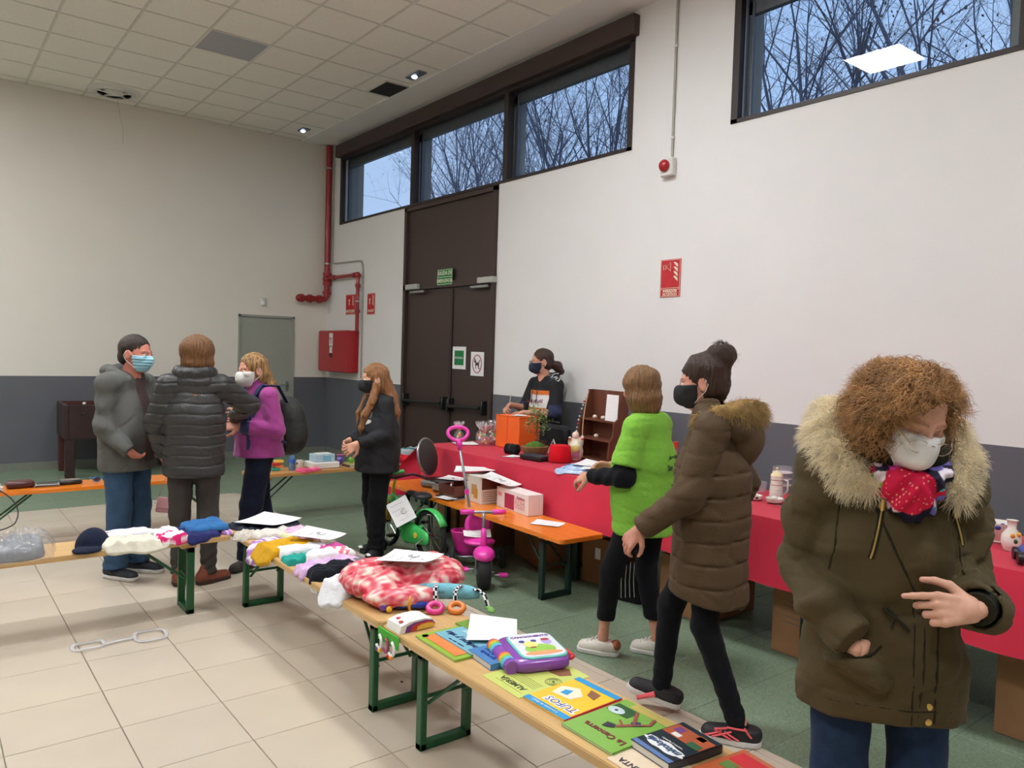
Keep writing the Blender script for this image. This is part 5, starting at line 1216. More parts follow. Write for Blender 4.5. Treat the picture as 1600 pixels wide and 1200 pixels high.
def pat(kind,c1,c2,c3=None,f=60,seed=1):
    def g(V):
        a=LC(c1);b=LC(c2);c=np.tile(a,(len(V),1))
        if kind=='stripe': k=np.sin(V[:,0]*f+V[:,1]*f*.3+.6*np.sin(V[:,1]*30))>0
        elif kind=='check': k=(np.sin(V[:,0]*f)*np.sin(V[:,1]*f))>0
        else: k=wave(V.astype(np.float32),f,seed)>.25
        c[k]=b
        if c3 is not None: c[wave(V.astype(np.float32),f*1.2,seed+5)>.5]=LC(c3)
        return c
    return g
W1L=(None,None,4.668,4.992); W2L=(1.558,1.912,None,None)
# ---- pine bench on the left: gray sweater in a plastic bag, cap, clothes
m_ghy=fab('grey_sweater',(134,136,138),noise=.1,scale=30)
t=thing('bagged_sweater','grey folded sweater in a clear plastic bag at the left end of the pine bench','clothing',(.36,4.82,BZ))
garment('sweater','','',-.02,.01,.42,.30,.07,.05,m_ghy,z0=0,seed=4,parent=t,fold=.02,freq=16,lay=1)
m_bag=clear('plastic_bag',(.96,.96,.97),1.35,.08,.06)
garment('plastic_bag','','',0,0,.54,.40,.105,.05,m_bag,z0=.0005,seed=9,parent=t,fold=.03,freq=24,n=70,pw=3)
t=thing('baseball_cap','navy cap with a pink emblem on the pine bench','cap',M=Mz(.80,4.80,BZ,2.7))
V,F=nets(lambda P:smax(np.minimum(ell(P,(0,0,.0),(.088,.098,.105)),smax(ell(P,(0,.115,.012),(.075,.075,.014)),-(P[:,1]-.02),.01)),-P[:,2],.004)+.003*wave(P,40,2),(-.13,-.13,-.02),(.13,.22,.14),.006)
link('crown_and_brim',mesh_np('crown_and_brim',V,F,fab('navy_cotton',(26,32,52))),t)
b=MB()
for k in range(6): a=k*1.05; b.tube([(.0+.008*math.cos(a),.088,.045+.008*math.sin(a)),(.02*math.cos(a),.086,.045+.02*math.sin(a))],.005,5)
b.obj('emblem',mat('magenta_thread',(190,40,120)),t,M=Matrix.Rotation(2.6,4,'Z')@Matrix.Translation((0,.005,0)))
m_wc=fab('white_cotton',(214,210,200),noise=.05); m_wc2=fab('bright_white_cotton',(222,222,224),noise=.03)
garment('baby_clothes','cream baby clothes bunched beside the navy cap','clothing',1.00,4.74,.34,.22,.035,0,fab('cream_cotton',(222,216,196)),lim=W1L,seed=5,fold=.016)
garment('folded_cloth','flat folded bright white cloth lying on the cream baby clothes','clothing',.99,4.87,.27,.15,.018,.04,m_wc2,z0=BZ+.035,seed=6,fold=.003)
garment('baby_clothes','white baby clothes with a pink edge on the pine bench','clothing',1.19,4.78,.16,.26,.05,.1,m_cot,lim=W1L,seed=7,colf=pat('blob',(228,224,222),(214,40,110),f=60,seed=3),fold=.012)
garment('folded_cloth','dark navy folded cloth under the blue garment on the pine bench','clothing',1.36,4.80,.20,.30,.03,.1,fab('navy_knit',(46,50,100)),lim=W1L,seed=8)
garment('folded_cloth','bright blue folded garment near the inner end of the pine bench','clothing',1.42,4.84,.24,.24,.04,.05,fab('mid_blue_cotton',(52,106,160)),z0=BZ+.028,lim=W1L,seed=9,fold=.008)
garment('folded_cloth','lilac striped folded cloth at the inner end of the pine bench','clothing',1.515,4.82,.07,.26,.03,.0,m_cot,z0=BZ,lim=W1L,seed=10,colf=pat('stripe',(206,178,214),(160,110,180),f=200),fold=.005)
# ---- second bench, from the far end towards the camera
garment('dark_jacket','dark navy jacket spread on the bench end under white papers','clothing',1.78,4.76,.40,.38,.03,.1,fab('charcoal_navy',(44,48,58)),lim=(None,None,None,None),seed=11)
paper('white papers lying on the dark navy jacket at the bench end',1.79,4.76,BZ+.046,.30,.30,.55,curl=.012,seed=2,lines=0)
garment('lace_collar','beige lace piece hanging over the bench corner','clothing',1.60,4.60,.13,.17,.03,.2,fab('beige_lace',(208,200,186),noise=.2,scale=120),lim=(1.565,None,None,None),seed=12,fold=.014)
garment('folded_cloth','white folded cloth behind the mustard garment','clothing',1.76,4.53,.30,.14,.035,.05,m_wc,lim=W2L,seed=13)
garment('striped_shirt','lilac and white striped top hanging over the bench edge','clothing',1.60,4.32,.28,.20,.03,.15,m_cot,lim=(1.562,None,None,None),seed=14,colf=pat('stripe',(176,126,190),(230,222,232),f=120),fold=.010)
garment('mustard_top','mustard yellow childrens top draped over the bench edge','clothing',1.66,4.20,.34,.27,.04,.15,fab('mustard_cotton',(208,158,30)),lim=W2L,seed=15,fold=.010)
garment('folded_cloth','pale yellow folded cloth behind the mustard top','clothing',1.84,4.42,.18,.12,.045,.1,fab('pale_yellow',(226,222,170)),seed=16,fold=.006)
garment('floral_cloth','lilac and peach floral cloth at the back of the bench','clothing',1.90,4.42,.20,.26,.05,.5,m_cot,lim=(None,1.915,None,None),seed=17,colf=pat('blob',(214,184,204),(196,140,190),(232,190,160),f=70,seed=8))
paper('price note with handwriting on the pale folded clothes',1.86,4.17,BZ+.068,.21,.27,.62,rx=.05,curl=.01,seed=3)
garment('folded_cloth','white folded cloth with rounded front, next to the mustard top','clothing',1.73,4.06,.30,.17,.05,.12,m_wc2,lim=W2L,seed=18,fold=.006)
garment('teal_garment','teal crumpled garment on the near edge of the bench','clothing',1.68,3.93,.24,.14,.04,.1,fab('teal_cotton',(44,160,146)),lim=(1.568,None,None,None),seed=19,fold=.014)
garment('pink_garment','plain pink folded garment beside the teal one','clothing',1.86,3.98,.16,.13,.04,.1,fab('rose_pink_cotton',(200,84,150)),seed=20,fold=.006)
garment('folded_cloth','white cloth with pink and yellow floral end','clothing',1.80,3.85,.28,.13,.05,.1,m_cot,seed=21,colf=lambda V:np.where((V[:,[0]]>.02)*(wave(V.astype(np.float32),90,4)[:,None]>.0),LC((232,130,140)),LC((238,232,232))),fold=.006)
garment('lilac_garment','lilac printed garment hanging over the near bench edge','clothing',1.72,3.72,.36,.15,.045,.1,m_cot,lim=(1.566,None,None,None),seed=22,colf=pat('blob',(206,170,210),(220,190,222),(232,160,170),f=60),fold=.012)
gm_=garment('black_garment','black folded garment with a white label on the near edge','clothing',1.70,3.59,.28,.15,.045,.15,fab('black_cotton',(28,30,38)),lim=(1.570,None,None,None),seed=23)
MB().box(-.14,-.03,-.005,.006,.06,.035).obj('label_tag',m_paper,gm_,rot=(0,-.3,.1))
garment('magenta_garment','bright magenta folded garment behind the white lace one','clothing',1.82,3.52,.26,.12,.055,.15,fab('magenta_cotton',(196,56,160)),seed=24)
garment('grey_garment','grey folded garment at the back edge of the bench','clothing',1.89,3.66,.10,.22,.04,.3,fab('grey_cotton',(112,114,114)),seed=25,fold=.006)
garment('lace_garment','white lacy baby garment hanging over the bench edge beside the red jacket','clothing',1.66,3.36,.34,.22,.045,.5,m_wc2,lim=(1.572,None,None,None),seed=26,fold=.014)
# puffy jacket
m_puff=mat('red_tie_dye_nylon',(255,255,255),attr=True,rough=.35,noise=.03,bump=.1,bscale=60,spec=.5)
def pj_(P):
    d=smin(ell(P,(-.12,.02,.07),(.19,.21,.085)),ell(P,(.12,.0,.08),(.17,.20,.09)),.05); d=smin(d,ell(P,(-.05,-.19,.045),(.19,.10,.055)),.03); d=smin(d,ell(P,(.08,.17,.06),(.14,.10,.065)),.04)
    d=d+.012*np.exp(-((P[:,1]+.10+.3*P[:,0]*P[:,0]+.02*np.sin(P[:,0]*14))/.012)**2)+.010*np.exp(-((P[:,0]+.22-.5*P[:,1])/.008)**2)+.008*np.exp(-((P[:,0]-.02+.6*P[:,1])/.012)**2)+.010*np.exp(-((P[:,1]-.10-.2*np.sin(P[:,0]*9))/.010)**2)
    return smax(d+.006*wave(P,30,4)+.009*crease(P,17,12,w=.10,an=(1,1,1))+.006*crease(P,30,3,w=.12,an=(1,1,1)),-P[:,2],.006)
def pjc(V):
    w1=wave(V.astype(np.float32)*_v((1,1,.6)),75,7);w2=wave(V.astype(np.float32),130,3); w3=wave(V.astype(np.float32),210,5); t=np.clip(.42+.6*w1+.5*w2+.35*w3,0,1)[:,None]
    a=LC((204,40,62));b=LC((240,226,206));m_=LC((230,112,124)); return np.where(t<.42,a+(m_-a)*(t/.42),m_+(b-m_)*((t-.42)/.58))
V,F=nets(pj_,(-.36,-.34,-.02),(.34,.32,.22),.005)
tag(link('puffer_jacket',mesh_np('puffer_jacket',V,F,m_puff,pjc),None,loc=(1.86,3.16,BZ+.001),rot=(0,0,-.30)),'red and white tie-dye puffy jacket folded on the bench','jacket')
paper('price note with large handwriting on the red puffy jacket',1.86,3.12,BZ+.175,.20,.27,.55,rx=-.06,curl=.008,seed=5)
# baby toys
t=thing('rattle_toy','rolled light blue cloth book with chequered straps and ring teethers','toy',M=Mz(1.93,2.90,BZ+.045,-.62))
MB().tube([(-.13,0,.01),(-.11,0,.012),(0,.0,.015),(.10,.0,.01),(.15,.01,.0)],[.03,.036,.036,.032,.02],14).obj('cloth_roll',fab('sky_blue_cloth',(126,192,206)),t,smooth=True)
text('little book',.022,m_ink,t,Matrix.Translation((-.055,-.034,.022))@Matrix.Rotation(1.1,4,'X'),shear=.2)
def checkc(V): k=(np.floor(V[:,0]*120)+np.floor(V[:,1]*120)+np.floor(V[:,2]*120))%2==0; return np.where(k[:,None],LC((26,26,28)),LC((235,235,235)))
def checked(pts,par,nm='strap'):
    b=MB().tube(pts,.010,10,flat=.55); V=np.array(b.v,np.float32); rings=len(pts); L=np.repeat(np.cumsum([0]+[ (Vector(pts[i+1])-Vector(pts[i])).length for i in range(rings-1)]),10); A_=np.tile(np.arange(10),rings)
    b.c=[]; 
    for f in b.f:
        if len(f)>4: b.c.append((*lin((235,235,235)),1)); continue
        i=f[0]; k=(int(L[i]/.009)+(i%10)//2)%2; b.c.append((*lin((24,24,26) if k else (236,236,236)),1))
    return b.obj(nm,m_cot,par)
def path(a,c,b_,n=12): a,c,b_=map(Vector,(a,c,b_)); return [a*(1-t)**2+c*2*t*(1-t)+b_*t*t for t in np.linspace(0,1,n)]
checked(path((-.05,-.015,.045),(-.05,-.07,.06),(-.045,-.09,-.02)),t); checked(path((.07,-.01,.04),(.03,-.06,.06),(.045,-.085,-.02)),t); checked(path((.11,.0,.02),(.17,-.03,.05),(.19,-.08,-.03)),t)
for (x,y,c,nm) in ((-.045,-.125,(226,60,140),'pink_ring'),(.05,-.12,(222,126,44),'orange_ring')): MB().tube([(x+.030*math.cos(a),y+.024*math.sin(a),-.022+.012*math.sin(a)) for a in np.linspace(0,2*PI,20)[:-1]],.013,10,closed=True).obj(nm,mat(nm,c,rough=.3),t,smooth=True)
MB().tube(path((.19,-.08,-.03),(.215,-.11,-.03),(.20,-.13,-.035),6),.016,8,flat=.4).obj('leaf_teether',mat('green_teether',(120,176,84),rough=.3),t,smooth=True)
MB().tube(path((-.12,.03,.02),(-.05,.07,.05),(.0,.03,.04),8),.008,6,flat=.4).obj('ribbon',mat('orange_ribbon',(228,92,40)),t,smooth=True)
t=thing('ring_rattle','blue baby rattle with orange and white rings beside the red jacket','toy',M=Mz(1.72,2.93,BZ+.022,-.55))
MB().tube([(-.03,0,0),(.02,0,.002),(.11,0,0)],.015,10).obj('blue_bar',mat('royal_blue_plastic',(36,66,160),rough=.3),t,smooth=True)
MB().tube([(.035+.008*math.cos(a),.030*math.cos(a),.01+.032*math.sin(a)) for a in np.linspace(0,2*PI,18)[:-1]],.007,8,closed=True).obj('orange_ring',mat('amber_plastic',(224,150,40),rough=.3),t,smooth=True)
MB().tube(path((-.09,-.0,.0),(-.06,.02,.08),(.0,.0,.02)),.009,8).obj('white_loop',m_white,t,smooth=True)
MB().ball((-.085,-.02,.0),.02).obj('purple_ball',mat('purple_plastic',(112,62,150),rough=.3),t,smooth=True); MB().ball((-.06,-.035,-.005),.014).obj('yellow_ball',mat('yellow_plastic',(236,190,60),rough=.3),t,smooth=True)
t=thing('cloth_book','padded fabric baby book with a green flap and dangling rings on the bench edge','toy',M=Mz(1.66,2.74,BZ,.0))
b=MB(); prof=[(-.10,.0),(-.09,.03),(-.05,.042),(.02,.045),(.06,.036),(.075,.018),(.06,.002)]
for i,(rr,c) in enumerate(((1.0,(232,228,220)),(.82,(120,60,130)),(.66,(196,60,50)),(.5,(228,180,70)))):
    MB().add([(x*rr+.01*i,y,z*rr+.0+.001*i) for y in(-.055-.002*i,.055+.002*i) for x,z in prof],[(k,k+1,8+k,7+k) for k in range(6)]+[tuple(range(7)),tuple(range(7,14))[::-1]]).obj('padded_page',mat('page_cloth_%d'%i,c,rough=.9),t,smooth=30)
for (x,y,c) in ((-.06,.02,(206,60,110)),(-.03,-.02,(36,36,40)),(-.075,-.025,(190,60,60))): MB().ball((x,y,.040),(.012,.010,.003),8,4).obj('printed_spot',mat('spot_%d_%d_%d'%c,c),t)
MB().box(-.118,-.0,-.028,.006,.17,.055,bev=.002).obj('green_flap',mat('grass_green_cloth',(76,176,52),rough=.8),t)
for k,(y,c) in enumerate(((.055,(236,236,236)),(0,(150,50,90)),(-.05,(236,236,236)))):
    MB().tube([(-.125,y+.0,-.03+.0)]+[(-.128-.004,y+.024*math.cos(a),-.055+.028*math.sin(a)) for a in np.linspace(1.8,5.6,12)],.006,8).obj('hook_ring',mat('ring_%d_%d_%d'%c,c,rough=.3),t,smooth=True)
for k,(y,c) in enumerate(((.06,(112,62,150)),(.04,(236,190,60)),(-.035,(206,40,40)),(-.055,(236,140,40)))): MB().ball((-.135,y,-.088),.010,8,6).obj('bead',mat('bead_%d_%d_%d'%c,c,rough=.3),t,smooth=True)
# ---- picture books
t=book('light green picture book at the near edge of the bench, lowest of its pile',1.76,2.44,BZ,.33,.37,.009,PI/2,(150,180,60)) if False else None
g1=book('green hardback picture book lying under the sky blue comic',1.745,2.47,BZ+.0005,.30,.30,.008,PI/2-.03,(150,186,62))
MB().box(0,.10,.0095,.24,.055,.0006).obj('orange_band',mat('orange_print',(232,138,74),rough=.35),g1); MB().lathe([(.001,0),(.014,0)],14,Matrix.Translation((.12,.12,.0102))).obj('round_motif',m_paper,g1)
g2=book('sky blue comic book with dark cursive title beside the white paper',1.765,2.455,BZ+.0095,.27,.19,.005,PI/2-.02,(128,186,204),tilt=(0,0))
text('Andares y vías',.040,mat('navy_print',(34,48,96)),g2,Matrix.Translation((0,.045,.0062)),shear=.35,bold=.0006); text('cuentos  para  leer',.014,mat('navy_print'),g2,Matrix.Translation((0,.080,.0062)))
MB().box(.03,-.04,.0056,.12,.07,.0006).obj('picture',mat('pale_blue_print',(176,206,214)),g2)
g3=book('moss green book sticking out at the back edge behind the white paper',1.86,2.49,BZ+.0095,.30,.10,.006,PI/2+.05,(120,160,56))
paper('blank white sheet lying over the sky blue comic',1.875,2.47,BZ+.022,.27,.20,.9,rx=.03,curl=.012,seed=1,lines=0)
g4=book('thick blue paperback under the purple toy book, pages facing out',1.745,2.265,BZ+.0005,.17,.16,.022,PI/2-.10,(72,130,186))
text('aprende\ncon letras',.030,mat('deep_blue_print',(30,60,150)),g4,Matrix.Translation((0,.03,.0228)),bold=.0006); MB().box(.02,-.05,.0228,.09,.045,.0006).obj('picture',mat('orange_print'),g4)
# purple toy
t=thing('toy_book','purple plastic musical toy book with rainbow hinges','toy',M=Mz(1.852,2.19,BZ+.0010,-.33,0,0))
def rr(w,h,r,n=6):
    P=[]
    for sx,sy,a0 in ((1,1,0),(-1,1,90),(-1,-1,180),(1,-1,270)):
        for k in range(n+1): a=math.radians(a0+90*k/n); P.append((sx*(w/2-r)+r*math.cos(a),sy*(h/2-r)+r*math.sin(a)))
    return P
def slab(w,h,r,z0,z1,b=.006):
    m=MB(); P0=rr(w-2*b,h-2*b,r); P1=rr(w,h,r+b*.5); n=len(P0); L=[(P0,z0),(P1,z0+b),(P1,z1-b),(P0,z1)]
    vs=[(x,y,z) for P,z in L for x,y in P]; fs=[tuple(range(n))[::-1],tuple(range(3*n,4*n))]+[(k*n+i,k*n+(i+1)%n,(k+1)*n+(i+1)%n,(k+1)*n+i) for k in range(3) for i in range(n)]
    return m.add(vs,fs)
slab(.235,.265,.05,0,.046,.010).obj('purple_case',mat('purple_case',(140,76,170),rough=.3,coat=.2),t,smooth=50)
slab(.185,.235,.04,.044,.053,.002).obj('mint_rim',mat('mint_plastic',(112,206,196),rough=.3),t,smooth=50,loc=(.018,0,0))
slab(.172,.222,.036,.0525,.055,.0008).obj('front_panel',mat('pale_panel',(226,228,236),rough=.3),t,loc=(.018,0,0))
MB().tube([(-.118,-.115,.022),(-.118,.115,.022)],.026,12).obj('spine',mat('purple_case'),t,smooth=50)
for y0 in(-.075,.055):
    for k,c in enumerate(((232,110,60),(236,176,60),(150,206,60),(90,200,200),(110,160,226))): MB().tube([(-.118,y0+.05-.013*k,.022),(-.118,y0+.0375-.013*k,.022)],.0285,12).obj('hinge_band',mat('band_%d_%d_%d'%c,c,rough=.3),t,smooth=50)
text('CANCIONERITO',.021,mat('violet_print',(110,60,140)),t,Matrix.Translation((.018,.078,.0555)),bold=.0008)
MB().poly([(.018+.06*math.cos(a),-.045+.045*math.sin(a)) for a in np.linspace(0,2*PI,20)[:-1]],.055,.0556).obj('green_hill',mat('lime_print',(150,200,80)),t)
MB().poly([(.018+.075*math.cos(a),-.083+.018*math.sin(a)) for a in np.linspace(0,2*PI,20)[:-1]],.0556,.0560).obj('orange_path',mat('peach_print',(232,160,110)),t)
MB().poly([(-.005+.028*math.cos(a),.0+.030*math.sin(a)) for a in np.linspace(0,2*PI,16)[:-1]],.056,.0568).obj('yellow_face',mat('butter_print',(240,220,130)),t)
for dx in(-.026,.022): MB().poly([(-.005+dx+.012*math.cos(a),.032+.010*math.sin(a)) for a in np.linspace(0,2*PI,10)[:-1]],.0569,.0574).obj('blue_ear',mat('ear_print',(46,66,150)),t)
MB().poly([(.065+.020*math.cos(a),.018+.026*math.sin(a)) for a in np.linspace(0,2*PI,14)[:-1]],.056,.0568).obj('second_figure',mat('lavender_print',(190,170,220)),t)
MB().poly([(.065+.018*math.cos(a),.036+.012*math.sin(a)) for a in np.linspace(0,2*PI,10)[:-1]],.0569,.0574).obj('red_hair',mat('brick_print',(176,60,70)),t)
MB().box(-.005,-.03,.0572,.02,.008,.0008).obj('red_bow',mat('brick_print'),t)
MB().tube([(.118,-.02,.03),(.132,-.03,.03),(.132,-.09,.03),(.115,-.10,.03)],.008,8).obj('red_clasp',mat('red_clasp',(206,50,60),rough=.3),t,smooth=True)
for y in (.10,.05): MB().ball((.118,y,.028),(.014,.016,.010)).obj('mint_button',mat('pale_mint_plastic',(170,226,206),rough=.3),t,smooth=True)
# brochure, comics
g=book('pale green brochure titled ALMERÍA partly under the purple toy',1.765,2.06,BZ+.0004,.22,.32,.0022,PI/2-.03,(204,214,112))
text('ALMERÍA',.034,mat('dark_olive_print',(60,66,30)),g,Matrix.Translation((-.005,.105,.0026)),bold=.0006)
b=MB()
for k in range(5): b.box(-.01,.075-.010*k,.0025,.15,.0022,.0004)
b.box(-.01,.13,.0025,.15,.0016,.0004); b.obj('small_print',mat('olive_print',(120,126,50)),g)
b=MB()
for r_ in(.030,.024,.016): b.tube([(-.075+r_*math.cos(a),-.02+r_*math.sin(a),.0026) for a in np.linspace(0,2*PI,20)[:-1]],.0010,4,closed=True)
b.box(-.075,-.02,.0026,.012,.010,.0006); b.obj('round_stamp',mat('dark_olive_print'),g)
MB().poly([(-.05,-.07),(.0,-.06),(.02,-.10),(-.02,-.14),(-.07,-.11)],.0023,.0029).obj('brown_picture',mat('brown_print',(140,92,62)),g)
g=book('yellow comic with blue edges and the letters TUFOS, no figures on it',1.75,1.85,BZ+.0006,.205,.265,.007,PI/2+.02,(244,196,36),name='comic_book')
for y in(-.118,.118): MB().box(0,y,.0074,.205,.028,.0006).obj('blue_border',mat('cyan_blue_print',(40,150,206)),g)
MB().box(-.101,0,.0035,.0035,.265,.0072).obj('red_spine',mat('red_spine',(196,40,46)),g)
text('2 aventuras de dibujos',.014,m_paper,g,Matrix.Translation((.01,.118,.008))); text('TUFOS',.047,mat('white_title',(240,240,244)),g,Matrix.Translation((-.02,.068,.0078)),bold=.004,shear=.1); text('TUFOS',.045,mat('blue_title',(40,60,150)),g,Matrix.Translation((-.02,.067,.0084)),bold=-.0002,shear=.1)
MB().poly([(-.01,.02),(.07,.03),(.085,-.03),(.03,-.065),(-.02,-.03)],.0074,.008).obj('cream_vignette',mat('cream_print2',(236,222,196)),g); MB().poly([(.02,.005),(.05,.01),(.055,-.02),(.03,-.035)],.008,.0086).obj('blue_vignette',mat('cyan_blue_print'),g)
MB().poly([(-.06,-.04),(-.02,-.05),(.0,-.09),(-.05,-.085)],.0074,.008).obj('brown_vignette',mat('brown_print'),g)
g=book('green comic album with a running figure and a blue eye on the cover',1.74,1.62,BZ+.0006,.225,.29,.009,PI/2-.01,(128,178,74),name='comic_book')
text('La Cencerra',.034,mat('maroon_title',(120,48,50)),g,Matrix.Translation((-.01,.078,.0098)),bold=.0012)
MB().box(.06,-.075,.0096,.09,.06,.0006).obj('dark_frame',mat('dark_green_print',(40,84,40)),g); MB().poly([(.075+.032*math.cos(a),-.06+.022*math.sin(a)) for a in np.linspace(0,2*PI,18)[:-1]],.01,.0106).obj('pale_eye',mat('pale_eye',(190,206,206)),g); MB().poly([(.075+.007*math.cos(a),-.06+.006*math.sin(a)) for a in np.linspace(0,2*PI,10)[:-1]],.0107,.0112).obj('pupil',mat('navy_print'),g)
b=MB(); b.tube([(.0,.02,.011),(-.03,-.03,.011)],.007,6,flat=.2); b.tube([(-.03,-.03,.011),(-.0,-.07,.011),(.02,-.10,.011)],.006,6,flat=.2); b.tube([(-.03,-.03,.011),(-.06,-.07,.011),(-.045,-.11,.011)],.006,6,flat=.2); b.tube([(-.01,.0,.011),(.02,-.02,.011)],.004,6,flat=.2); b.obj('running_figure',mat('warm_brown_print',(150,76,60)),g)
MB().poly([(.012,.045),(.03,.05),(.035,.02),(.008,.012),(-.005,.03)],.0098,.0112).obj('black_hair',m_ink,g); MB().poly([(-.03,-.02),(-.012,-.035),(-.03,-.06),(-.05,-.045)],.0114,.0119).obj('blue_shorts',mat('navy_print'),g); MB().box(-.02,-.125,.0098,.17,.03,.0006).obj('yellow_strip',mat('straw_print',(190,170,90)),g)
g=book('cream booklet with the letters ICIENTA at the near bench edge',1.655,1.40,BZ+.0004,.22,.17,.003,PI/2-.02,(228,208,180))
text('CENICIENTA',.030,m_ink,g,Matrix.Translation((.0,.055,.0036)),bold=.0006)
g=book('thick dark paperback titled mitología with a white script title',1.775,1.425,BZ+.0035,.16,.215,.024,PI/2-.10,(34,48,58))
MB().poly([((.076+.006*math.sin(9*a))*math.cos(a),.05+(.024+.003*math.sin(7*a))*math.sin(a)) for a in np.linspace(0,2*PI,37)[:-1]],.0242,.0248).obj('title_cloud',m_paper,g); text('mitología',.034,mat('slate_title',(70,96,130)),g,Matrix.Translation((0,.05,.0255)),shear=.3,bold=.001)
text('cuentos y leyendas',.011,m_paper,g,Matrix.Translation((0,.018,.0252))); MB().box(.0,.096,.0243,.155,.018,.0006).obj('blue_band',mat('slate_blue_print',(92,120,170)),g)
for (x,y,w_,h_,c) in ((.0,-.05,.15,.07,(178,84,44)),(-.045,-.025,.045,.03,(44,96,56)),(.03,-.03,.03,.02,(236,236,230)),(.045,-.06,.03,.03,(110,60,130)),(-.03,-.075,.03,.025,(226,150,60))): MB().box(x,y,.0243+.0005*(c[0]%3)+.0003,w_,h_,.0006).obj('cover_picture',mat('pic_%d_%d_%d'%c,c),g)
g=book('orange and red illustrated comic at the near end of the foreground bench',1.82,1.22,BZ+.0006,.20,.22,.006,PI/2-.12,(196,96,52),name='comic_book')
for (x,y,w_,h_,c) in ((.04,-.06,.09,.06,(212,40,50)),(-.04,.02,.08,.05,(226,170,80)),(.03,.06,.07,.04,(150,90,140)),(.06,0,.04,.04,(96,130,60))): MB().box(x,y,.0063+.0004*(c[1]%3),w_,h_,.0008).obj('cover_picture',mat('pic_%d_%d_%d'%c,c),g)
# plastic wrap on the floor
b=MB()
for cx_,cy_,rx_,ry_ in ((.73,4.49,.075,.055),(1.03,4.47,.08,.09)):
    b.tube([(cx_+rx_*math.cos(a),cy_+ry_*math.sin(a),.010+.006*math.sin(3*a)) for a in np.linspace(0,2*PI,26)[:-1]],.012,6,closed=True,flat=.5)
b.tube([(.79,4.46,.01),(.88,4.475,.012),(.96,4.48,.01)],.012,6,flat=.5)
tag(b.obj('plastic_wrap',clear('clear_wrap',(.97,.97,.98),1.4,.15,.32),smooth=True),'clear plastic wrap twisted in a figure eight on the cream floor','plastic')
# ---------------------------------------------------------------- on the red cloth table
TT=TZ+.0095
paper('white paper at the far end of the red table beside the sweet bags',4.02,5.80,TT+.002,.21,.20,-.3,curl=.006,lines=0)
m_cell=clear('cellophane',(.97,.97,.97),1.5,.12,.10)
def sweets(x,y,lab,seed):
    rd=random.Random(seed); t=thing('sweet_bag',lab,'sweet bag',(x,y,TT+.001),rd.uniform(0,6),'cellophane sweet bags on the red table')
    cols=((200,40,56),(226,180,60),(120,160,60),(230,120,150),(236,236,226),(214,90,50))
    MB().lathe([(.001,0),(.042,.004),(.052,.04),(.046,.08),(.018,.115),(.014,.125),(.035,.16),(.052,.195)],14).obj('wrap',m_cell,t,smooth=True)
    for k in range(9):
        a=rd.uniform(0,6.28);r=rd.uniform(0,.026); MB().ball((r*math.cos(a),r*math.sin(a),.018+.009*k),rd.uniform(.012,.017),8,5).obj('sweet',mat('sweet_%d'%(k%6),cols[k%6],rough=.3),t)
    MB().tube([(.017*math.cos(a),.017*math.sin(a),.12) for a in np.linspace(0,2*PI,12)[:-1]],.004,5,closed=True).obj('ribbon',mat('sweet_0',cols[0]),t)
    f=MB()
    for k in range(6): a=k*1.05+rd.random(); f.add([(.012*math.cos(a),.012*math.sin(a),.122),(.05*math.cos(a-.4),.05*math.sin(a-.4),.19),(.055*math.cos(a),.055*math.sin(a),.175),(.05*math.cos(a+.4),.05*math.sin(a+.4),.20)],[(0,1,2,3)])
    f.obj('crumpled_top',mat('foil_top',(206,200,200),rough=.15,metal=.4),t)
for i,(x,y) in enumerate(((4.03,5.86+.06),(4.24,5.86),(4.15,5.72),(4.30,5.72),(4.40,5.80),(4.20,5.60+.01),(4.38,5.63),(4.10,5.60),(4.42,5.92))): sweets(x,y,'small clear cellophane bag of sweets tied at the top on the red table',i)
t=thing('orange_box','bright orange paper covered box on the red table in front of the woman writing','box',(4.30,5.38,TT+.001))
m_ob=mat('orange_crepe_paper',(240,104,30),rough=.7,noise=.06,scale=5,bump=.15,bscale=14)
MB().box(0,0,.142,.24,.34,.284,bev=.004).obj('box_body',m_ob,t); MB().box(-.0,0,.2855,.246,.346,.006,bev=.002).obj('lid_fold',m_ob,t); MB().box(-.121,-.0,.142,.002,.012,.28).obj('seam',mat('orange_seam',(222,90,26)),t)
paper('white slip lying on top of the orange box',4.27,5.33,TT+.2935,.16,.12,.5,curl=.003,lines=3,big=False)
t=thing('pen','thin pale pen in the hand of the woman writing','pen',M=Matrix.Translation((4.47,5.72,1.18))@Euler((.5,-.5,.2)).to_matrix().to_4x4())
MB().lathe([(.001,-.07),(.004,-.06),(.0045,.06),(.003,.07)],8).obj('barrel',m_white,t); MB().lathe([(.0008,-.078),(.003,-.068)],8).obj('tip',m_ink,t)
# bonsai
t=thing('bonsai','small bonsai with mossy soil in a brown bowl on the red table','plant',(4.05,4.83,TT+.001))
MB().lathe([(.07,0),(.09,.01),(.118,.05),(.124,.085),(.116,.092),(.105,.08),(.001,.078)],24,flat=.8).obj('bowl',mat('rough_brown_clay',(134,98,58),rough=.9,noise=.15,scale=25,bump=.5,bscale=60),t,smooth=40)
rg2=random.Random(5)
MB().ball((0,0,.082),(.09,.07,.045),14,8).obj('moss',mat('moss_green',(84,122,40),rough=1,noise=.25,scale=60,bump=.8,bscale=120),t,smooth=True)
tr=MB().tube([(.02,0,.10),(.03,.0,.15),(.01,0,.20),(.025,0,.27),(.02,0,.33)],[.008,.007,.006,.004,.002],7); ends=[]
for k in range(13):
    z=.17+.014*k; a=k*2.4; r=.075-.002*k; e=Vector((.02+r*math.cos(a),r*math.sin(a),z+.05)); tr.tube([(.018,0,z),((.018+e.x)/2,e.y/2,z+.015),e],[.003,.002,.001],5); ends.append(e)
tr.obj('trunk',mat('grey_bark',(120,104,84),rough=.9),t,smooth=True)
lf=MB()
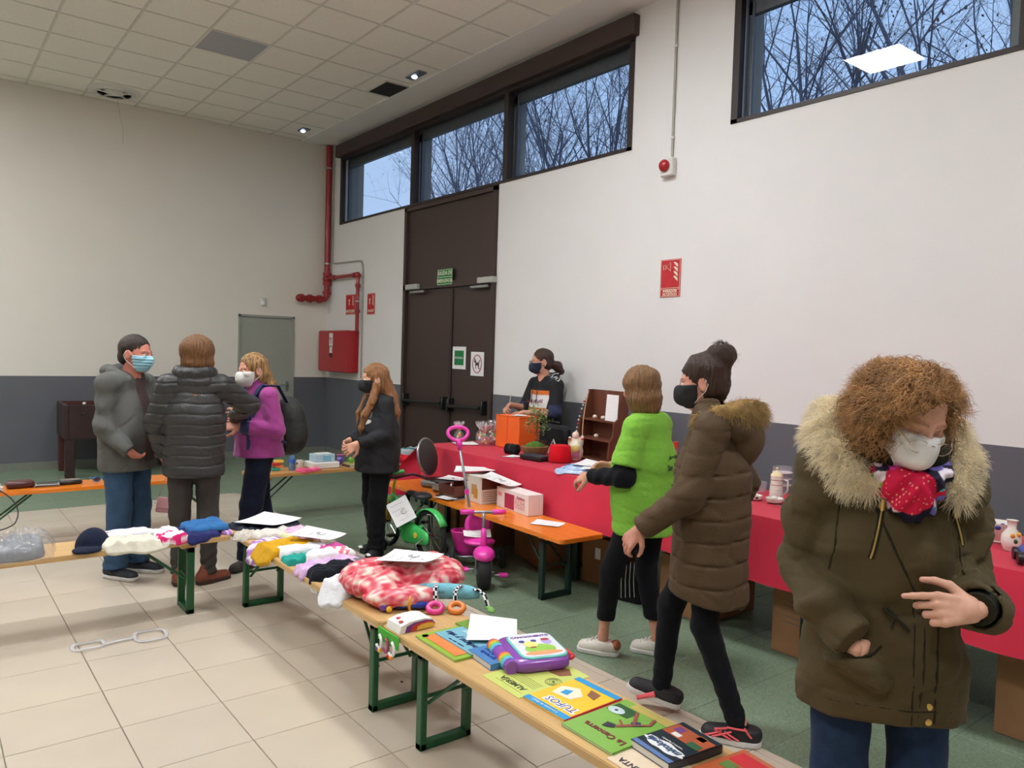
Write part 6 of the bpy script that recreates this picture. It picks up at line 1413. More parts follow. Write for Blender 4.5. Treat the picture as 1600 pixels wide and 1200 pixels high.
for e in ends:
    for k in range(30):
        c=e+Vector((rg2.gauss(0,.024),rg2.gauss(0,.024),rg2.gauss(0,.02))); d=Vector((rg2.uniform(-1,1),rg2.uniform(-1,1),rg2.uniform(-.2,1))).normalized()*.032; s_=d.cross(Vector((0,0,1))).normalized()*.007
        lf.add([c,c+d*.5+s_,c+d,c+d*.5-s_],[(0,1,2,3)])
lf.obj('leaves',mat('olive_leaf',(120,150,84),rough=.6,noise=.15),t,kind='stuff')
t=thing('roll_case','black padded roll lying beside the bonsai bowl','case',(3.96,5.02,TT+.046),.3); MB().tube([(0,-.06,0),(0,-.055,0),(0,.055,0),(0,.06,0)],[.03,.044,.044,.03],16).obj('roll',fab('black_padding',(30,30,30)),t,smooth=40); MB().tube([(0,-.0,0),(0,.008,0)],.046,16).obj('band',m_brownd,t)
paper('white slip on the red table in front of the bonsai',3.88,4.92,TT+.001,.14,.10,.2,curl=.003,lines=0)
t=thing('flat_case','flat black case with a dark blue lid on the red table','case',(3.93,4.68,TT+.001),.12); MB().box(0,0,.018,.13,.23,.034,bev=.006).obj('body',mat('black_leatherette',(24,25,28),rough=.45),t); MB().box(0,0,.037,.118,.218,.004,bev=.001).obj('lid',mat('slate_lid',(58,66,78),rough=.35),t)
t=thing('home_sign','small dark sign with white letters HOME behind the bonsai','ornament',(4.28,5.02,TT+.001)); MB().box(0,0,.055,.014,.15,.10,bev=.002).obj('plaque',mat('dark_maroon_wood',(58,26,28),rough=.5),t); text('HOME',.05,m_white,t,rm(-.0078,0,.05),bold=.001); MB().box(0,0,.003,.04,.16,.006).obj('foot',m_brownd,t)
t=thing('white_ornament','white triangular ornament with small figures beside the bonsai','ornament',(4.25,4.83,TT+.001),.2)
MB().tube([(0,-.06,.01),(0,-.0,.13),(0,.06,.01)],.008,8).tube([(0,-.035,.05),(0,.035,.05)],.007,8).obj('frame',m_white,t,smooth=True)
for y in(-.05,-.02,.03,.055): MB().ball((-.01,y,.02),(.016,.016,.02),10,6).obj('little_figure',m_white,t,smooth=True)
t=thing('red_fez','plain red felt hat on the red table beside the porcelain figurine','hat',(4.05,4.52,TT+.001)); MB().lathe([(.094,0),(.096,.004),(.082,.124),(.076,.13),(.001,.131)],28).obj('crown',fab('bright_red_felt',(206,20,36),rough=.9),t,smooth=40); MB().tube([(.094*math.cos(a),.094*math.sin(a),.006) for a in np.linspace(0,2*PI,28)[:-1]],.004,6,closed=True).obj('rim',fab('dark_red_felt',(150,16,30)),t)
# porcelain figurine
def fig(P):
    d=smin(ell(P,(0,0,.075),(.062,.05,.085)),ell(P,(0,0,.15),(.048,.038,.045)),.03); d=smin(d,ell(P,(-.004,-.01,.205),(.030,.030,.032)),.012)
    d=smin(d,cap(P,(-.045,.0,.14),(-.05,-.03,.185),.018,.013),.012); d=smin(d,cap(P,(.045,.0,.14),(.05,-.02,.195),.018,.014),.012); d=smin(d,ell(P,(0,-.03,.10),(.035,.03,.05)),.015)
    return smax(d+.002*wave(P,110,3),-P[:,2],.003)
def figc(V):
    c=np.tile(LC((226,220,196)),(len(V),1)); c[V[:,2]>.178]=LC((232,206,190)); f=(V[:,1]<-.025)&(np.abs(V[:,0])<.03)&(V[:,2]<.11)&(V[:,2]>.02); c[f]=LC((190,140,170)); c[(wave(V.astype(np.float32),70,5)>.45)&(V[:,2]<.17)]=LC((206,190,110)); c[(np.abs(V[:,0])>.04)&(V[:,2]>.17)&(V[:,2]<.185)]=LC((180,50,50)); return c
V,F=nets(fig,(-.09,-.08,-.01),(.09,.08,.26),.0045)
tag(link('porcelain_figurine',mesh_np('porcelain_figurine',V,F,mat('glazed_porcelain',(255,255,255),attr=True,rough=.15,coat=.6,noise=.02),figc),None,loc=(4.20,4.50,TT+.001),rot=(0,0,-.7)),'glazed porcelain figurine of a robed laughing man with raised arms','figurine')
t=thing('laptop_bag','black soft bag with a top handle standing behind the figurine','bag',(4.40,4.98,TT+.001),.0)
MB().box(0,0,.12,.09,.36,.235,bev=.03).obj('body',fab('black_bag_nylon',(34,34,36),rough=.7),t,smooth=40); MB().tube([(0,-.05,.235),(0,-.045,.262),(0,.045,.262),(0,.05,.235)],.008,8).obj('handle',m_black,t,smooth=True); MB().box(-.047,0,.13,.006,.30,.16,bev=.002).obj('front_pocket',fab('black_bag_nylon2',(28,28,30)),t)
# little wooden shelf
m_wd=mat('reddish_brown_wood',(104,58,40),rough=.45,noise=.12,scale=5,stretch=(8,8,1.2)); t=thing('display_shelf','small reddish wooden step shelf hung with a bead string on the red table','shelf',(4.36,4.38,TT+.001),-.12)
MB().box(.085,0,.285,.014,.44,.57).obj('back_panel',m_wd,t)
for y in(-.22,.22): MB().poly([(-.10,0),(.085,0),(.085,.57),(.03,.57),(.02,.50),(-.0,.47),(-.01,.36),(-.05,.33),(-.06,.22),(-.09,.18)],-.007,.007,M=Matrix(((1,0,0,0),(0,0,-1,y),(0,1,0,0),(0,0,0,1)))).obj('side_panel',m_wd,t)
for z,dp in ((.012,.18),(.18,.155),(.33,.12)): MB().box(.085-dp/2,0,z,dp,.43,.014).obj('shelf_board',m_wd,t)
MB().tube(path((-.0,.18,.56),(-.06,.20,.30),(-.10,.10,.02),16),.004,6).obj('cord',mat('beige_cord',(196,160,120)),t,smooth=True)
for k in range(14):
    a=k/13; MB().ball((-.085+.08*a**2,.235-.02*a,.10+.40*a),.008,8,5).obj('bead',mat('bead_%s'%('red' if k%3==0 else 'ivory'),(170,50,60) if k%3==0 else (222,206,186),rough=.3),t)
for (x,y,z) in ((.0,-.02,.353),(-.0,.06,.200),(.01,.10,.352)): MB().ball((x,y,z),(.02,.02,.016),10,6).obj('shell',mat('bead_ivory',(222,206,186)),t)
paper('white sheet pinned at the top of the wooden shelf',4.335,4.24,TT+.44,.15,.21,-PI/2-.12,rx=PI/2-.06,curl=.003,lines=0)
garment('baby_garment','pale blue baby garment hanging over the front edge of the red table','clothing',3.86,4.10,.36,.28,.02,.4,m_cot,z0=TT,lim=(3.67,None,None,None),seed=31,colf=pat('blob',(166,186,212),(206,216,230),(96,116,170),f=40),fold=.010)
paper('white card lying on the pale blue baby garment',3.84,3.98,TT+.036,.11,.08,.6,curl=.002,lines=0)
paper('large white sheet behind the pale blue baby garment',4.02,4.15,TT+.03,.28,.18,.4,rx=.08,curl=.01,lines=0)
t=thing('pink_bottle','pink decorated glass bottle on the red table between two women','bottle',(4.02,3.33,TT+.001))
MB().lathe([(.035,0),(.04,.01),(.04,.14),(.03,.17),(.014,.19),(.014,.25)],16).obj('glass',mat('pink_glass',(214,120,130),rough=.1,trans=.4,noise=.05),t,smooth=40); MB().lathe([(.016,.25),(.018,.252),(.018,.29),(.001,.292)],12).obj('cap',mat('red_cap',(190,60,50),rough=.3),t); MB().lathe([(.0405,.04),(.0408,.045),(.0408,.11),(.0405,.115)],16).obj('label',mat('orange_print'),t)
# crockery on the right
m_chi=mat('white_china',(232,226,216),rough=.15,coat=.5,noise=.01); m_blu=mat('cobalt_decor',(40,50,130),rough=.2); m_crys=clear('crystal',(.93,.93,.95),1.55,.04,.10)
t=thing('glass_cup','small clear glass cup at the left of the crockery group','glass',(4.30,2.86,TT+.001)); MB().lathe([(.03,0),(.032,.004),(.044,.07),(.042,.07),(.03,.008),(.001,.008)],20).obj('cup',m_crys,t,smooth=40); MB().tube([(.044,0,.055),(.07,0,.05),(.066,0,.02),(.036,0,.015)],.005,6).obj('handle',m_crys,t,smooth=True)
t=thing('lidded_jug','tall white lidded china jug with gilt bands','jug',(4.17,2.66,TT+.001),.4)
MB().lathe([(.036,0),(.042,.01),(.040,.06),(.035,.12),(.036,.145)],20).obj('body',m_chi,t,smooth=40); MB().lathe([(.038,.145),(.036,.155),(.02,.172),(.006,.178),(.006,.186),(.009,.194),(.001,.20)],20).obj('lid',mat('ivory_china',(230,212,170),rough=.2,coat=.4),t,smooth=40)
for z in(.03,.06,.09,.12): MB().lathe([(.0408-.0006*z*50,z),(.042-.0006*z*50,z+.002),(.0408-.0006*z*50,z+.004)],20).obj('gilt_band',mat('copper_band',(170,100,70),rough=.3,metal=.5),t)
MB().tube([(0,-.036,.13),(0,-.065,.12),(0,-.066,.06),(0,-.04,.03)],.005,8).obj('handle',m_chi,t,smooth=True)
for i,(x,y,s) in enumerate(((4.04,2.72,1.0),(4.06,2.60,1.15))):
    t=thing('china_dish',('low white china dish with a dark motif, left of its pair','low white china dish with a grey flower, right of its pair')[i],'dish',(x,y,TT+.001),i)
    MB().lathe([(.025*s,0),(.04*s,.008),(.046*s,.03),(.043*s,.03),(.036*s,.01),(.001,.008)],20).obj('bowl',m_chi,t,smooth=40); MB().ball((-.030*s,-.034*s,.02),(.008,.008,.008),8,5).obj('motif',(m_ink,mat('bead_grey',(140,146,160)))[i],t); MB().ball((0,0,.03),(.02,.02,.014),10,6).obj('knob',m_chi,t,smooth=True)
t=thing('crystal_tumbler','large cut crystal tumbler with frosted rings','glass',(4.46-.04,2.78,TT+.001)); MB().lathe([(.045,0),(.05,.01),(.062,.17),(.058,.17),(.046,.015),(.001,.015)],26).obj('glass',m_crys,t,smooth=30)
for z in(.05,.09,.13): MB().lathe([(.0525+z*.06,z),(.0545+z*.06,z+.003),(.0525+z*.06,z+.006)],26).obj('frosted_ring',mat('frosted_glass',(214,204,200),rough=.5),t)
t=thing('silver_dish','small dark rimmed silver dish under the crystal tumbler','dish',(4.20,2.53,TT+.001)); MB().lathe([(.03,0),(.055,.012),(.06,.02),(.055,.02),(.03,.006),(.001,.005)],22).obj('dish',m_metal,t,smooth=40); MB().lathe([(.06,.02),(.062,.022),(.058,.0225)],22).obj('rim',m_black,t)
t=thing('napkin_tongs','folded silver tongs lying near the edge of the red cloth','cutlery',(3.98,2.48,TT+.001)); MB().tube([(-.05,-.06,.006),(0,.05,.008),(.03,-.05,.006)],.006,6,flat=.4).tube([(-.02,-.06,.008),(.04,.03,.008)],.006,6,flat=.4).obj('tongs',m_metal,t)
t=thing('blue_white_bowl','white china bowl painted with blue leaves at the right edge of the table','bowl',(4.16,1.44,TT+.001)); MB().lathe([(.03,0),(.035,.006),(.03,.012),(.06,.05),(.075,.10),(.072,.10),(.055,.05),(.001,.02)],26).obj('bowl',m_chi,t,smooth=40)
for k in range(9): a=k*.7; MB().ball((.066*math.cos(a),.066*math.sin(a),.072+.01*(k%2)),(.014,.014,.012),8,5).obj('blue_leaf',m_blu,t)
t=thing('flower_vase','small white vase with orange flowers and green leaves','vase',(4.03,1.335,TT+.001)); MB().lathe([(.028,0),(.032,.006),(.044,.04),(.040,.075),(.018,.105),(.020,.135),(.026,.142),(.016,.14)],22).obj('vase',m_chi,t,smooth=40)
for (a,z,c) in ((3.6,.075,(226,150,50)),(4.3,.082,(232,160,60)),(3.9,.05,(50,90,60))): MB().ball((.038*math.cos(a),.038*math.sin(a),z),(.011,.011,.012),8,5).obj('painted_flower',mat('flower_%d_%d_%d'%c,c,rough=.2),t)
t=thing('toy_car','blue toy with black wheels at the right edge of the red table','toy',(3.84,1.20,TT+.001),.5); MB().box(0,0,.045,.14,.07,.045,bev=.015).obj('body',mat('blue_enamel',(40,56,150),rough=.3),t)
for sx in(-1,1):
    for sy in(-1,1): MB().disc((sx*.05,sy*.042,.028),(0,1,0),.028,.02,16).obj('wheel',m_black,t)
# ---------------------------------------------------------------- on the orange bench by the red table
t=thing('griddle','round electric griddle with its dark lid raised on the orange bench','appliance',(3.53,5.48,BZ+.001),.50)
m_gg=mat('warm_grey_plastic',(120,118,110),rough=.45); MB().box(.0,-.0,.035,.22,.24,.065,bev=.02).obj('base',m_gg,t,smooth=40); MB().lathe([(.001,.072),(.10,.072),(.105,.068)],26).obj('hot_plate',m_black,t)
lid=MB().lathe([(.001,-.018),(.14,-.018),(.155,-.008),(.155,.008),(.14,.016),(.001,.018)],34,Matrix.Translation((0,.11,.25))@Matrix.Rotation(1.35,4,'X')).obj('lid',mat('charcoal_lid',(50,52,50),rough=.6),t,smooth=40)
MB().tube([Matrix.Translation((0,.11,.25))@Matrix.Rotation(1.35,4,'X')@Vector((.156*math.cos(a),.156*math.sin(a),0)) for a in np.linspace(0,2*PI,36)[:-1]],.010,8,closed=True).obj('steel_rim',m_metal,t,smooth=True)
t=thing('sandwich_maker','silver grey tabletop grill with dark trim on the orange bench','appliance',(3.49,5.245,BZ+.001),.15)
MB().box(0,0,.035,.22,.22,.065,bev=.018).obj('base',mat('silver_plastic',(146,144,138),rough=.35,metal=.4),t,smooth=40); MB().box(.01,0,.082,.20,.20,.03,bev=.012).obj('top',mat('dark_grey_top',(84,78,74),rough=.4),t,smooth=40); MB().tube([(-.09,-.13,.05),(-.12,-.155,.05),(-.12,-.155,.09),(-.09,-.13,.095)],.012,8).obj('handle',m_metal,t,smooth=True); MB().box(-.112,.03,.04,.006,.10,.03).obj('control_strip',m_metal,t)
paper('price note lying on top of the silver grey grill',3.52,5.25,BZ+.105,.17,.22,.3,curl=.008,seed=8)
t=thing('wooden_tray','dark brown lacquered wooden tray box beside the grill on the orange bench','tray',(3.44,5.035,BZ+.014),.06)
m_lac=mat('dark_lacquer',(92,46,40),rough=.25,coat=.4); MB().box(0,0,.012,.24,.20,.02).obj('bottom',m_lac,t)
for (x,y,a,b_) in ((-.12,0,.012,.20),(.12,0,.012,.20),(0,-.10,.24,.012),(0,.10,.24,.012)): MB().box(x,y,.05,a,b_,.08,bev=.002).obj('side',m_lac,t)
t=book('flat dark blue folder under the wooden tray on the orange bench',3.43,5.03,BZ+.001,.26,.24,.010,.05,(38,40,70),name='folder',cat='folder')
paper('white note on the dark blue folder in front of the coffee machine box',3.285,4.98,BZ+.013,.10,.16,.1,curl=.002,lines=2,big=False)
def carton(name,label,cx,cy,rz,sx,sy,sz,z=BZ+.001,col=(226,218,208)):
    t=thing(name,label,'box',(cx,cy,z),rz); MB().box(0,0,sz/2,sx,sy,sz,bev=.002).obj('carton',mat('carton_%d_%d_%d'%col,col,rough=.5,noise=.02),t); return t
t=carton('coffee_machine_box','white printed coffee machine box standing on the orange bench',3.50,4.79,-.08,.18,.25,.205)
MB().box(-.091,-.02,.10,.002,.075,.08).obj('machine_picture',mat('beige_machine',(190,150,110)),t); MB().box(-.0925,-.045,.075,.002,.05,.075).obj('cup_picture',mat('gold_cup',(196,150,50)),t); MB().box(-.0915,.09,.155,.002,.025,.006).obj('small_logo',m_ink,t)
MB().box(.0,-.126,.155,.17,.002,.085).obj('side_picture',mat('dark_brown_photo',(96,50,40),noise=.2,scale=30),t)
for k in range(5): MB().box(-.01,-.1262,.09-.016*k,.13,.002,.004).obj('text_line',mat('brown_ink',(150,120,100)),t)
t=carton('hand_blender_box','long white and crimson hand blender box on the orange bench',3.53,4.37,-.10,.13,.43,.15,col=(232,222,220))
MB().box(-.066,.035,.065,.002,.13,.11).obj('crimson_picture',mat('crimson_print',(170,40,80)),t); MB().box(-.066,.17,.10,.002,.05,.03).obj('pink_logo',mat('pink_print',(230,150,160)),t); MB().box(-.066,-.10,.07,.002,.14,.08).obj('pale_picture',mat('pale_pink_print',(226,190,190),noise=.2,scale=60),t); MB().box(0,-.206,.07,.10,.002,.09).obj('end_print',mat('pale_pink_print'),t); MB().box(0,0,.1358,.10,.30,.001).obj('top_print',mat('pale_pink_print'),t)
t=text('Batidora',.03,mat('pink_ink',(190,70,100)),t,rm(-.068,-.12,.11)@Matrix.Identity(4))
paper('large white sheet leaning over the coffee machine and blender boxes',3.50,4.58,BZ+.195,.19,.29,.35,rx=.2,curl=.01,seed=4)
paper('white sheet lying between the coffee machine box and the red cloth',3.52,4.93,BZ+.222,.24,.32,.9,rx=-.02,curl=.012,lines=0)
paper('white slip at the near end of the orange bench',3.42,3.92,BZ+.002,.15,.21,.5,curl=.004,lines=0)
# ---------------------------------------------------------------- back benches
def softcase(label,x,y,rz,sx,sy,sz,col,name='wallet',cat='wallet',two=None):
    t=thing(name,label,cat,(x,y,BZ+.001),rz); MB().box(0,0,sz/2,sx,sy,sz,bev=sz*.3).obj('body',mat('leather_%d_%d_%d'%col,col,rough=.45,noise=.06),t,smooth=40)
    MB().box(0,-sy/2-.0005,sz*.5,sx*.9,.002,.004).obj('zip',m_brownd,t)
    if two: MB().box(0,0,sz+.001,sx*.85,sy*.8,.004,bev=.001).obj('flap',mat('leather_%d_%d_%d'%two,two,rough=.4),t)
    return t
softcase('thick dark burgundy wallet at the left end of the orange back bench',.66,7.0,.05,.19,.12,.055,(84,44,44))
softcase('flat grey wallet with a black strap on the orange back bench',.84,6.99,-.1,.17,.12,.022,(150,150,146),two=(40,38,38))
softcase('black glasses case on the orange back bench',1.00,7.0,.06,.16,.10,.035,(30,28,30),name='glasses_case',cat='glasses case',two=(120,112,104))
t=thing('sunglasses','bright blue framed sunglasses on the orange back bench','glasses',(1.22,7.03,BZ+.002),.2)
b=MB()
for s in(-1,1): b.tube([(s*.035+.028*math.cos(a),-.03,.024+.02*math.sin(a)) for a in np.linspace(0,2*PI,16)[:-1]],.004,6,closed=True); b.tube([(s*.063,-.03,.03),(s*.066,.04,.03),(s*.06,.07,.012)],.004,6)
b.tube([(-.008,-.03,.028),(.008,-.03,.028)],.004,6); b.obj('frame',mat('azure_plastic',(40,130,180),rough=.3),t,smooth=True)
for s in(-1,1): MB().disc((s*.035,-.03,.024),(0,1,0),.024,.002,14).obj('lens',mat('brown_lens',(80,60,70),rough=.2),t)
t=thing('clear_box','low clear plastic box beside the blue sunglasses','box',(1.40,7.0,BZ+.001)); MB().box(0,0,.015,.14,.10,.028,bev=.003).obj('body',m_crys,t); MB().box(0,0,.006,.11,.07,.006).obj('content',mat('pale_blue_print'),t)
t=thing('power_strip','white power strip with a red plug at the left end of the orange back bench','power strip',(.50,6.93,BZ+.001),.1); MB().box(0,0,.02,.06,.16,.04,bev=.006).obj('housing',m_white,t); MB().box(0,.03,.052,.035,.05,.022,bev=.004).obj('red_plug',m_red,t); MB().box(0,-.045,.052,.034,.045,.022,bev=.004).obj('white_plug',m_white,t)
MB().tube(path((0,-.08,.02),(.14,-.28,-.08),(.06,-.32,-.20),12)+path((.06,-.32,-.20),(-.02,-.34,-.26),(-.22,-.36,-.22),10)[1:],.0045,6).obj('cable',m_black,t,smooth=True)
t=thing('sanitiser_tube','white squeeze tube with an orange cap on the right end of the orange back bench','tube',(1.99,6.98,BZ+.001)); MB().lathe([(.024,0),(.024,.03),(.028,.032),(.032,.06),(.022,.12),(.002,.14)],14,flat=.7).obj('tube_body',m_white,t,smooth=40); MB().lathe([(.025,0),(.0255,.001),(.0255,.032),(.025,.033)],14).obj('cap',mat('orange_cap',(226,110,40),rough=.3),t)
# pink purse hanging
t=thing('hanging_purse','small pink purse hanging on a thin strap below the hand of the man','purse',M=Mz(1.47,5.86,.44,-.22,0,.15))
MB().box(0,0,0,.175,.03,.11,bev=.008).obj('body',mat('dusty_pink_leather',(228,164,170),rough=.6,noise=.06),t,smooth=40); MB().box(0,-.017,.018,.172,.004,.075,bev=.002).obj('flap',mat('pale_pink_leather',(236,176,180),rough=.6),t); MB().ball((.0,-.020,-.01),(.008,.004,.008),8,5).obj('clasp',m_metal,t)
MB().tube([(-.085,0,.05),(-.05,.0,.22),(-.01,0,.36),(.02,.0,.40),(.03,0,.34),(.06,0,.18),(.085,0,.05)],.0035,6).obj('strap',mat('pale_strap',(226,190,190)),t,smooth=True)
# honey bench
t=thing('water_bottle','small blue plastic water bottle on the honey coloured bench','bottle',(2.80,6.87,BZ+.001))
m_bl_=mat('pale_blue_pet',(130,170,206),rough=.1,trans=.6,noise=.02); MB().lathe([(.028,0),(.031,.006),(.031,.06),(.029,.07),(.031,.08),(.031,.12),(.014,.155),(.013,.165)],18).obj('body',m_bl_,t,smooth=40); MB().lathe([(.016,.165),(.0165,.167),(.0165,.185),(.001,.187)],14).obj('cap',mat('blue_cap',(40,90,190),rough=.3),t); MB().lathe([(.0313,.07),(.0316,.072),(.0316,.105),(.0313,.107)],18).obj('label',mat('blue_label',(60,100,190),rough=.4),t)
t=thing('toy_blocks','small stack of coloured toy pieces at the left end of the honey bench','toy',(2.66,6.92,BZ+.001))
for k,c in enumerate(((40,150,130),(220,120,50),(200,60,60),(230,190,80))): MB().box(.03*(k%2),.0,.014+.024*k,.08,.06,.022,bev=.003).obj('block',mat('block_%d'%k,c,rough=.4),t)
garment('pink_scarf','crumpled bright pink scarf at the front of the honey bench','scarf',2.93,6.78,.24,.10,.025,.1,fab('hot_pink_cloth',(226,90,130)),lim=(None,None,6.735,None),seed=41,fold=.012)
t=thing('white_mug','white patterned cup behind the water bottle','cup',(2.92,6.98,BZ+.001)); MB().lathe([(.03,0),(.033,.004),(.033,.075),(.030,.075),(.029,.008),(.001,.008)],18).obj('cup',m_chi,t,smooth=40); MB().ball((-.03,-.012,.045),(.008,.008,.012),8,5).obj('motif',m_ink,t); MB().tube([(.033,0,.06),(.055,0,.055),(.055,0,.025),(.033,0,.018)],.005,6).obj('handle',m_chi,t)
t=thing('plastic_tub','wide translucent white plastic tub holding a smaller box','box',(3.12,6.92,BZ+.001)); MB().box(0,0,.03,.27,.22,.058,bev=.006).obj('tub',mat('milky_plastic',(222,220,212),rough=.3,noise=.02),t)
t=thing('blister_box','pale blue blister box standing on the plastic tub','box',(3.13,6.94,BZ+.062)); MB().box(0,0,.035,.20,.15,.07,bev=.004).obj('carton',mat('ice_blue_plastic',(176,200,212),rough=.2),t); MB().box(.02,-.076,.03,.08,.002,.05).obj('panel',mat('teal_panel',(120,170,190)),t); MB().box(0,0,.072,.14,.10,.004).obj('lid',m_white,t)
softcase('small purple and pink purse behind the girl\'s hands',3.34,6.98,.2,.08,.06,.10,(120,90,180),name='purple_purse',cat='purse',two=(200,90,150))
t=thing('green_apple_toy','round lime green toy on the small books of the honey bench','toy',(3.40,6.86,BZ+.034)); MB().ball((0,0,.03),(.03,.03,.03),14,10).obj('ball',mat('lime_plastic',(110,170,50),rough=.3),t,smooth=True); MB().tube([(0,0,.058),(.006,0,.07)],.003,5).obj('stalk',m_brownd,t)
b1=book('thin white booklet with a dark edge on the honey bench',3.46,6.86,BZ+.001,.24,.16,.014,.02,(60,50,70)); book('thin yellow booklet lying on the dark edged one',3.47,6.87,BZ+.0165,.22,.15,.014,-.03,(196,196,110))
garment('red_garment','bright red garment heaped at the right end of the honey bench','clothing',4.10,6.88,.30,.24,.07,.2,fab('scarlet_cloth',(204,36,46)),seed=43)
garment('grey_garment','pale grey and teal garment piled on the red one by the doors','clothing',4.13,6.96,.26,.16,.05,.1,m_cot,z0=BZ+.07,seed=44,colf=pat('blob',(170,180,180),(60,110,110),f=40))
garment('dark_red_garment','dark red garment beside the scarlet one on the honey bench','clothing',3.88,6.9,.16,.20,.05,.1,fab('crimson_cloth',(150,30,50)),seed=45)
# ---------------------------------------------------------------- football table at the back wall
t=thing('football_table','old dark wooden football table by the back wall behind the man','game table',(2.04,10.50,0),-.03)
m_ft=mat('dark_mahogany',(54,34,32),rough=.4,noise=.15,scale=6,stretch=(2,8,2)); m_ftr=mat('red_brown_wood',(86,40,36),rough=.45,noise=.1)
for (x,y,a,b_,nm) in ((-.62,0,.05,.76,'end_panel'),(.62,0,.05,.76,'end_panel'),(0,-.355,1.2,.05,'side_panel'),(0,.355,1.2,.05,'side_panel')): MB().box(x,y,.66,a,b_,.40,bev=.006).obj(nm,m_ft,t)
MB().box(0,0,.60,1.2,.68,.02).obj('pitch',mat('worn_green_pitch',(60,84,60),rough=.7),t); MB().box(0,-.33,.84,1.2,.004,.03).box(0,.33,.84,1.2,.004,.03).obj('inner_lining',m_ftr,t)
for sx in(-1,1):
    for sy in(-1,1): MB().box(sx*.58,sy*.32,.24,.10,.10,.48,bev=.008).obj('leg',m_ftr if sx*sy<0 else m_ft,t)
for k in range(6):
    x=-.46+.184*k; r_=MB().tube([(x,-.46,.76),(x,.46,.76)],.009,8).obj('rod',m_metal,t); MB().tube([(x,-.56,.76),(x,-.46,.76)],.016,8).obj('rod_handle',m_black,r_)
MB().ball((-.44,-.37,.88),(.02,.02,.015),8,6).obj('white_knob',m_white,t); MB().ball((-.30,-.384,.66),(.06,.004,.05),12,6).obj('faded_emblem',mat('tarnished_gold',(120,88,44),rough=.5,noise=.3,scale=40),t)
# ---------------------------------------------------------------- cartons under the table
m_card=mat('brown_cardboard',(150,108,72),rough=.9,noise=.07,scale=7); m_cardd=mat('dark_cardboard',(112,80,54),rough=.9,noise=.06)
def cardbox(label,cx,cy,rz,sx,sy,sz,open_=False,tilt=0,z=.004):
    t=thing('cardboard_box',label,'box',M=Mz(cx,cy,z,rz,tilt,0)); th=.006
    for (x,y,a,b_) in ((-sx/2,0,th,sy),(sx/2,0,th,sy),(0,-sy/2,sx,th),(0,sy/2,sx,th)): MB().box(x,y,sz/2,a,b_,sz).obj('wall',m_card,t)
    MB().box(0,0,th/2,sx,sy,th).obj('bottom',m_cardd,t)
    if open_:
        MB().box(-sx/2-.07,0,sz-.02,.15,sy*.96,th,M=Matrix.Translation((-sx/2-.05,0,sz-.045))@Matrix.Rotation(.9,4,'Y')@Matrix.Identity(4)).obj('flap',m_card,t); MB().box(0,sy/2,sz+.05,sx*.9,th,.12).obj('flap',m_cardd,t)
    else:
        for y in(-1,1): MB().box(0,y*sy*.25,sz,sx,sy*.497,th*.6).obj('flap',m_card,t)
        MB().box(0,0,sz+.003,sx*.98,.05,.001).obj('tape',mat('brown_tape',(170,130,84),rough=.3),t)
    return t
cardbox('open cardboard box under the red table behind the tricycle',4.02,5.25,.05,.50,.46,.42,True)
cardbox('tall cardboard box behind the kids bike under the red table',3.98,5.72+.02,.0,.36,.32,.46,False)
cardbox('open cardboard box holding green bags under the red table',3.98,4.50,-.25,.42,.50,.30,True)
cardbox('cardboard box with a white sticker beside the green bag box',4.02,3.82,.04,.42,.30,.33,False)
cardbox('large cardboard box under the red table between the two walking women',4.05,3.05,.0,.50,.36,.36,False)
bx=cardbox('cardboard box with faint grey print, left of the woman in the parka',4.08,2.20,.0,.56,.42,.37,False)
for k in range(5): MB().box(-.284,.06-.0,.30-.03*k,.002,.18,.008).obj('printed_line',mat('grey_brown_ink',(120,96,76)),bx)
cardbox('tall cardboard box at the right edge under the red table',4.06,1.05,.0,.54,.46,.385,False)
MB().box(-.186-.03,.0,.22,.002,.05,.08).obj('white_sticker',m_paper,bpy.data.objects['cardboard_box.003'])
t=thing('green_bag','dark green glossy bag with a white lining standing in the open box','bag',(3.90,4.42,.306)); 
garment('green_plastic','','',0,0,.26,.30,.11,.2,mat('glossy_dark_green',(20,86,56),rough=.25,coat=.3),z0=0,seed=51,parent=t,fold=.03); garment('white_lining','','',-.05,-.02,.22,.24,.05,.1,m_wc,z0=-.04,seed=52,parent=t,fold=.02)
t=thing('purple_folder','purple folder edge sticking out of the open cardboard box','folder',M=Mz(3.80,5.05,.40,.3,.2,.1)); MB().box(0,0,.03,.012,.30,.07).obj('cover',mat('violet_card',(84,50,140),rough=.5),t); MB().box(.008,0,.03,.006,.28,.06).obj('pages',m_paper,t)
t=thing('striped_bag','black bag with thin white stripes on the floor under the red table','bag',(3.78,3.48,.002),.1)
garment('bag_body','','',0,0,.16,.26,.30,0,fab('black_cloth_bag',(24,24,26)),z0=0,seed=53,parent=t,fold=.012,pw=4)
for k in range(7): MB().tube([(-.088+.01*abs(k-3)*.4,-.10+.033*k,.02+.03*abs(k-3)*.3),(-.095+.012*abs(k-3)*.3,-.095+.031*k,.15),(-.075,-.09+.03*k,.27)],.0018,5).obj('white_stripe',m_white,t)
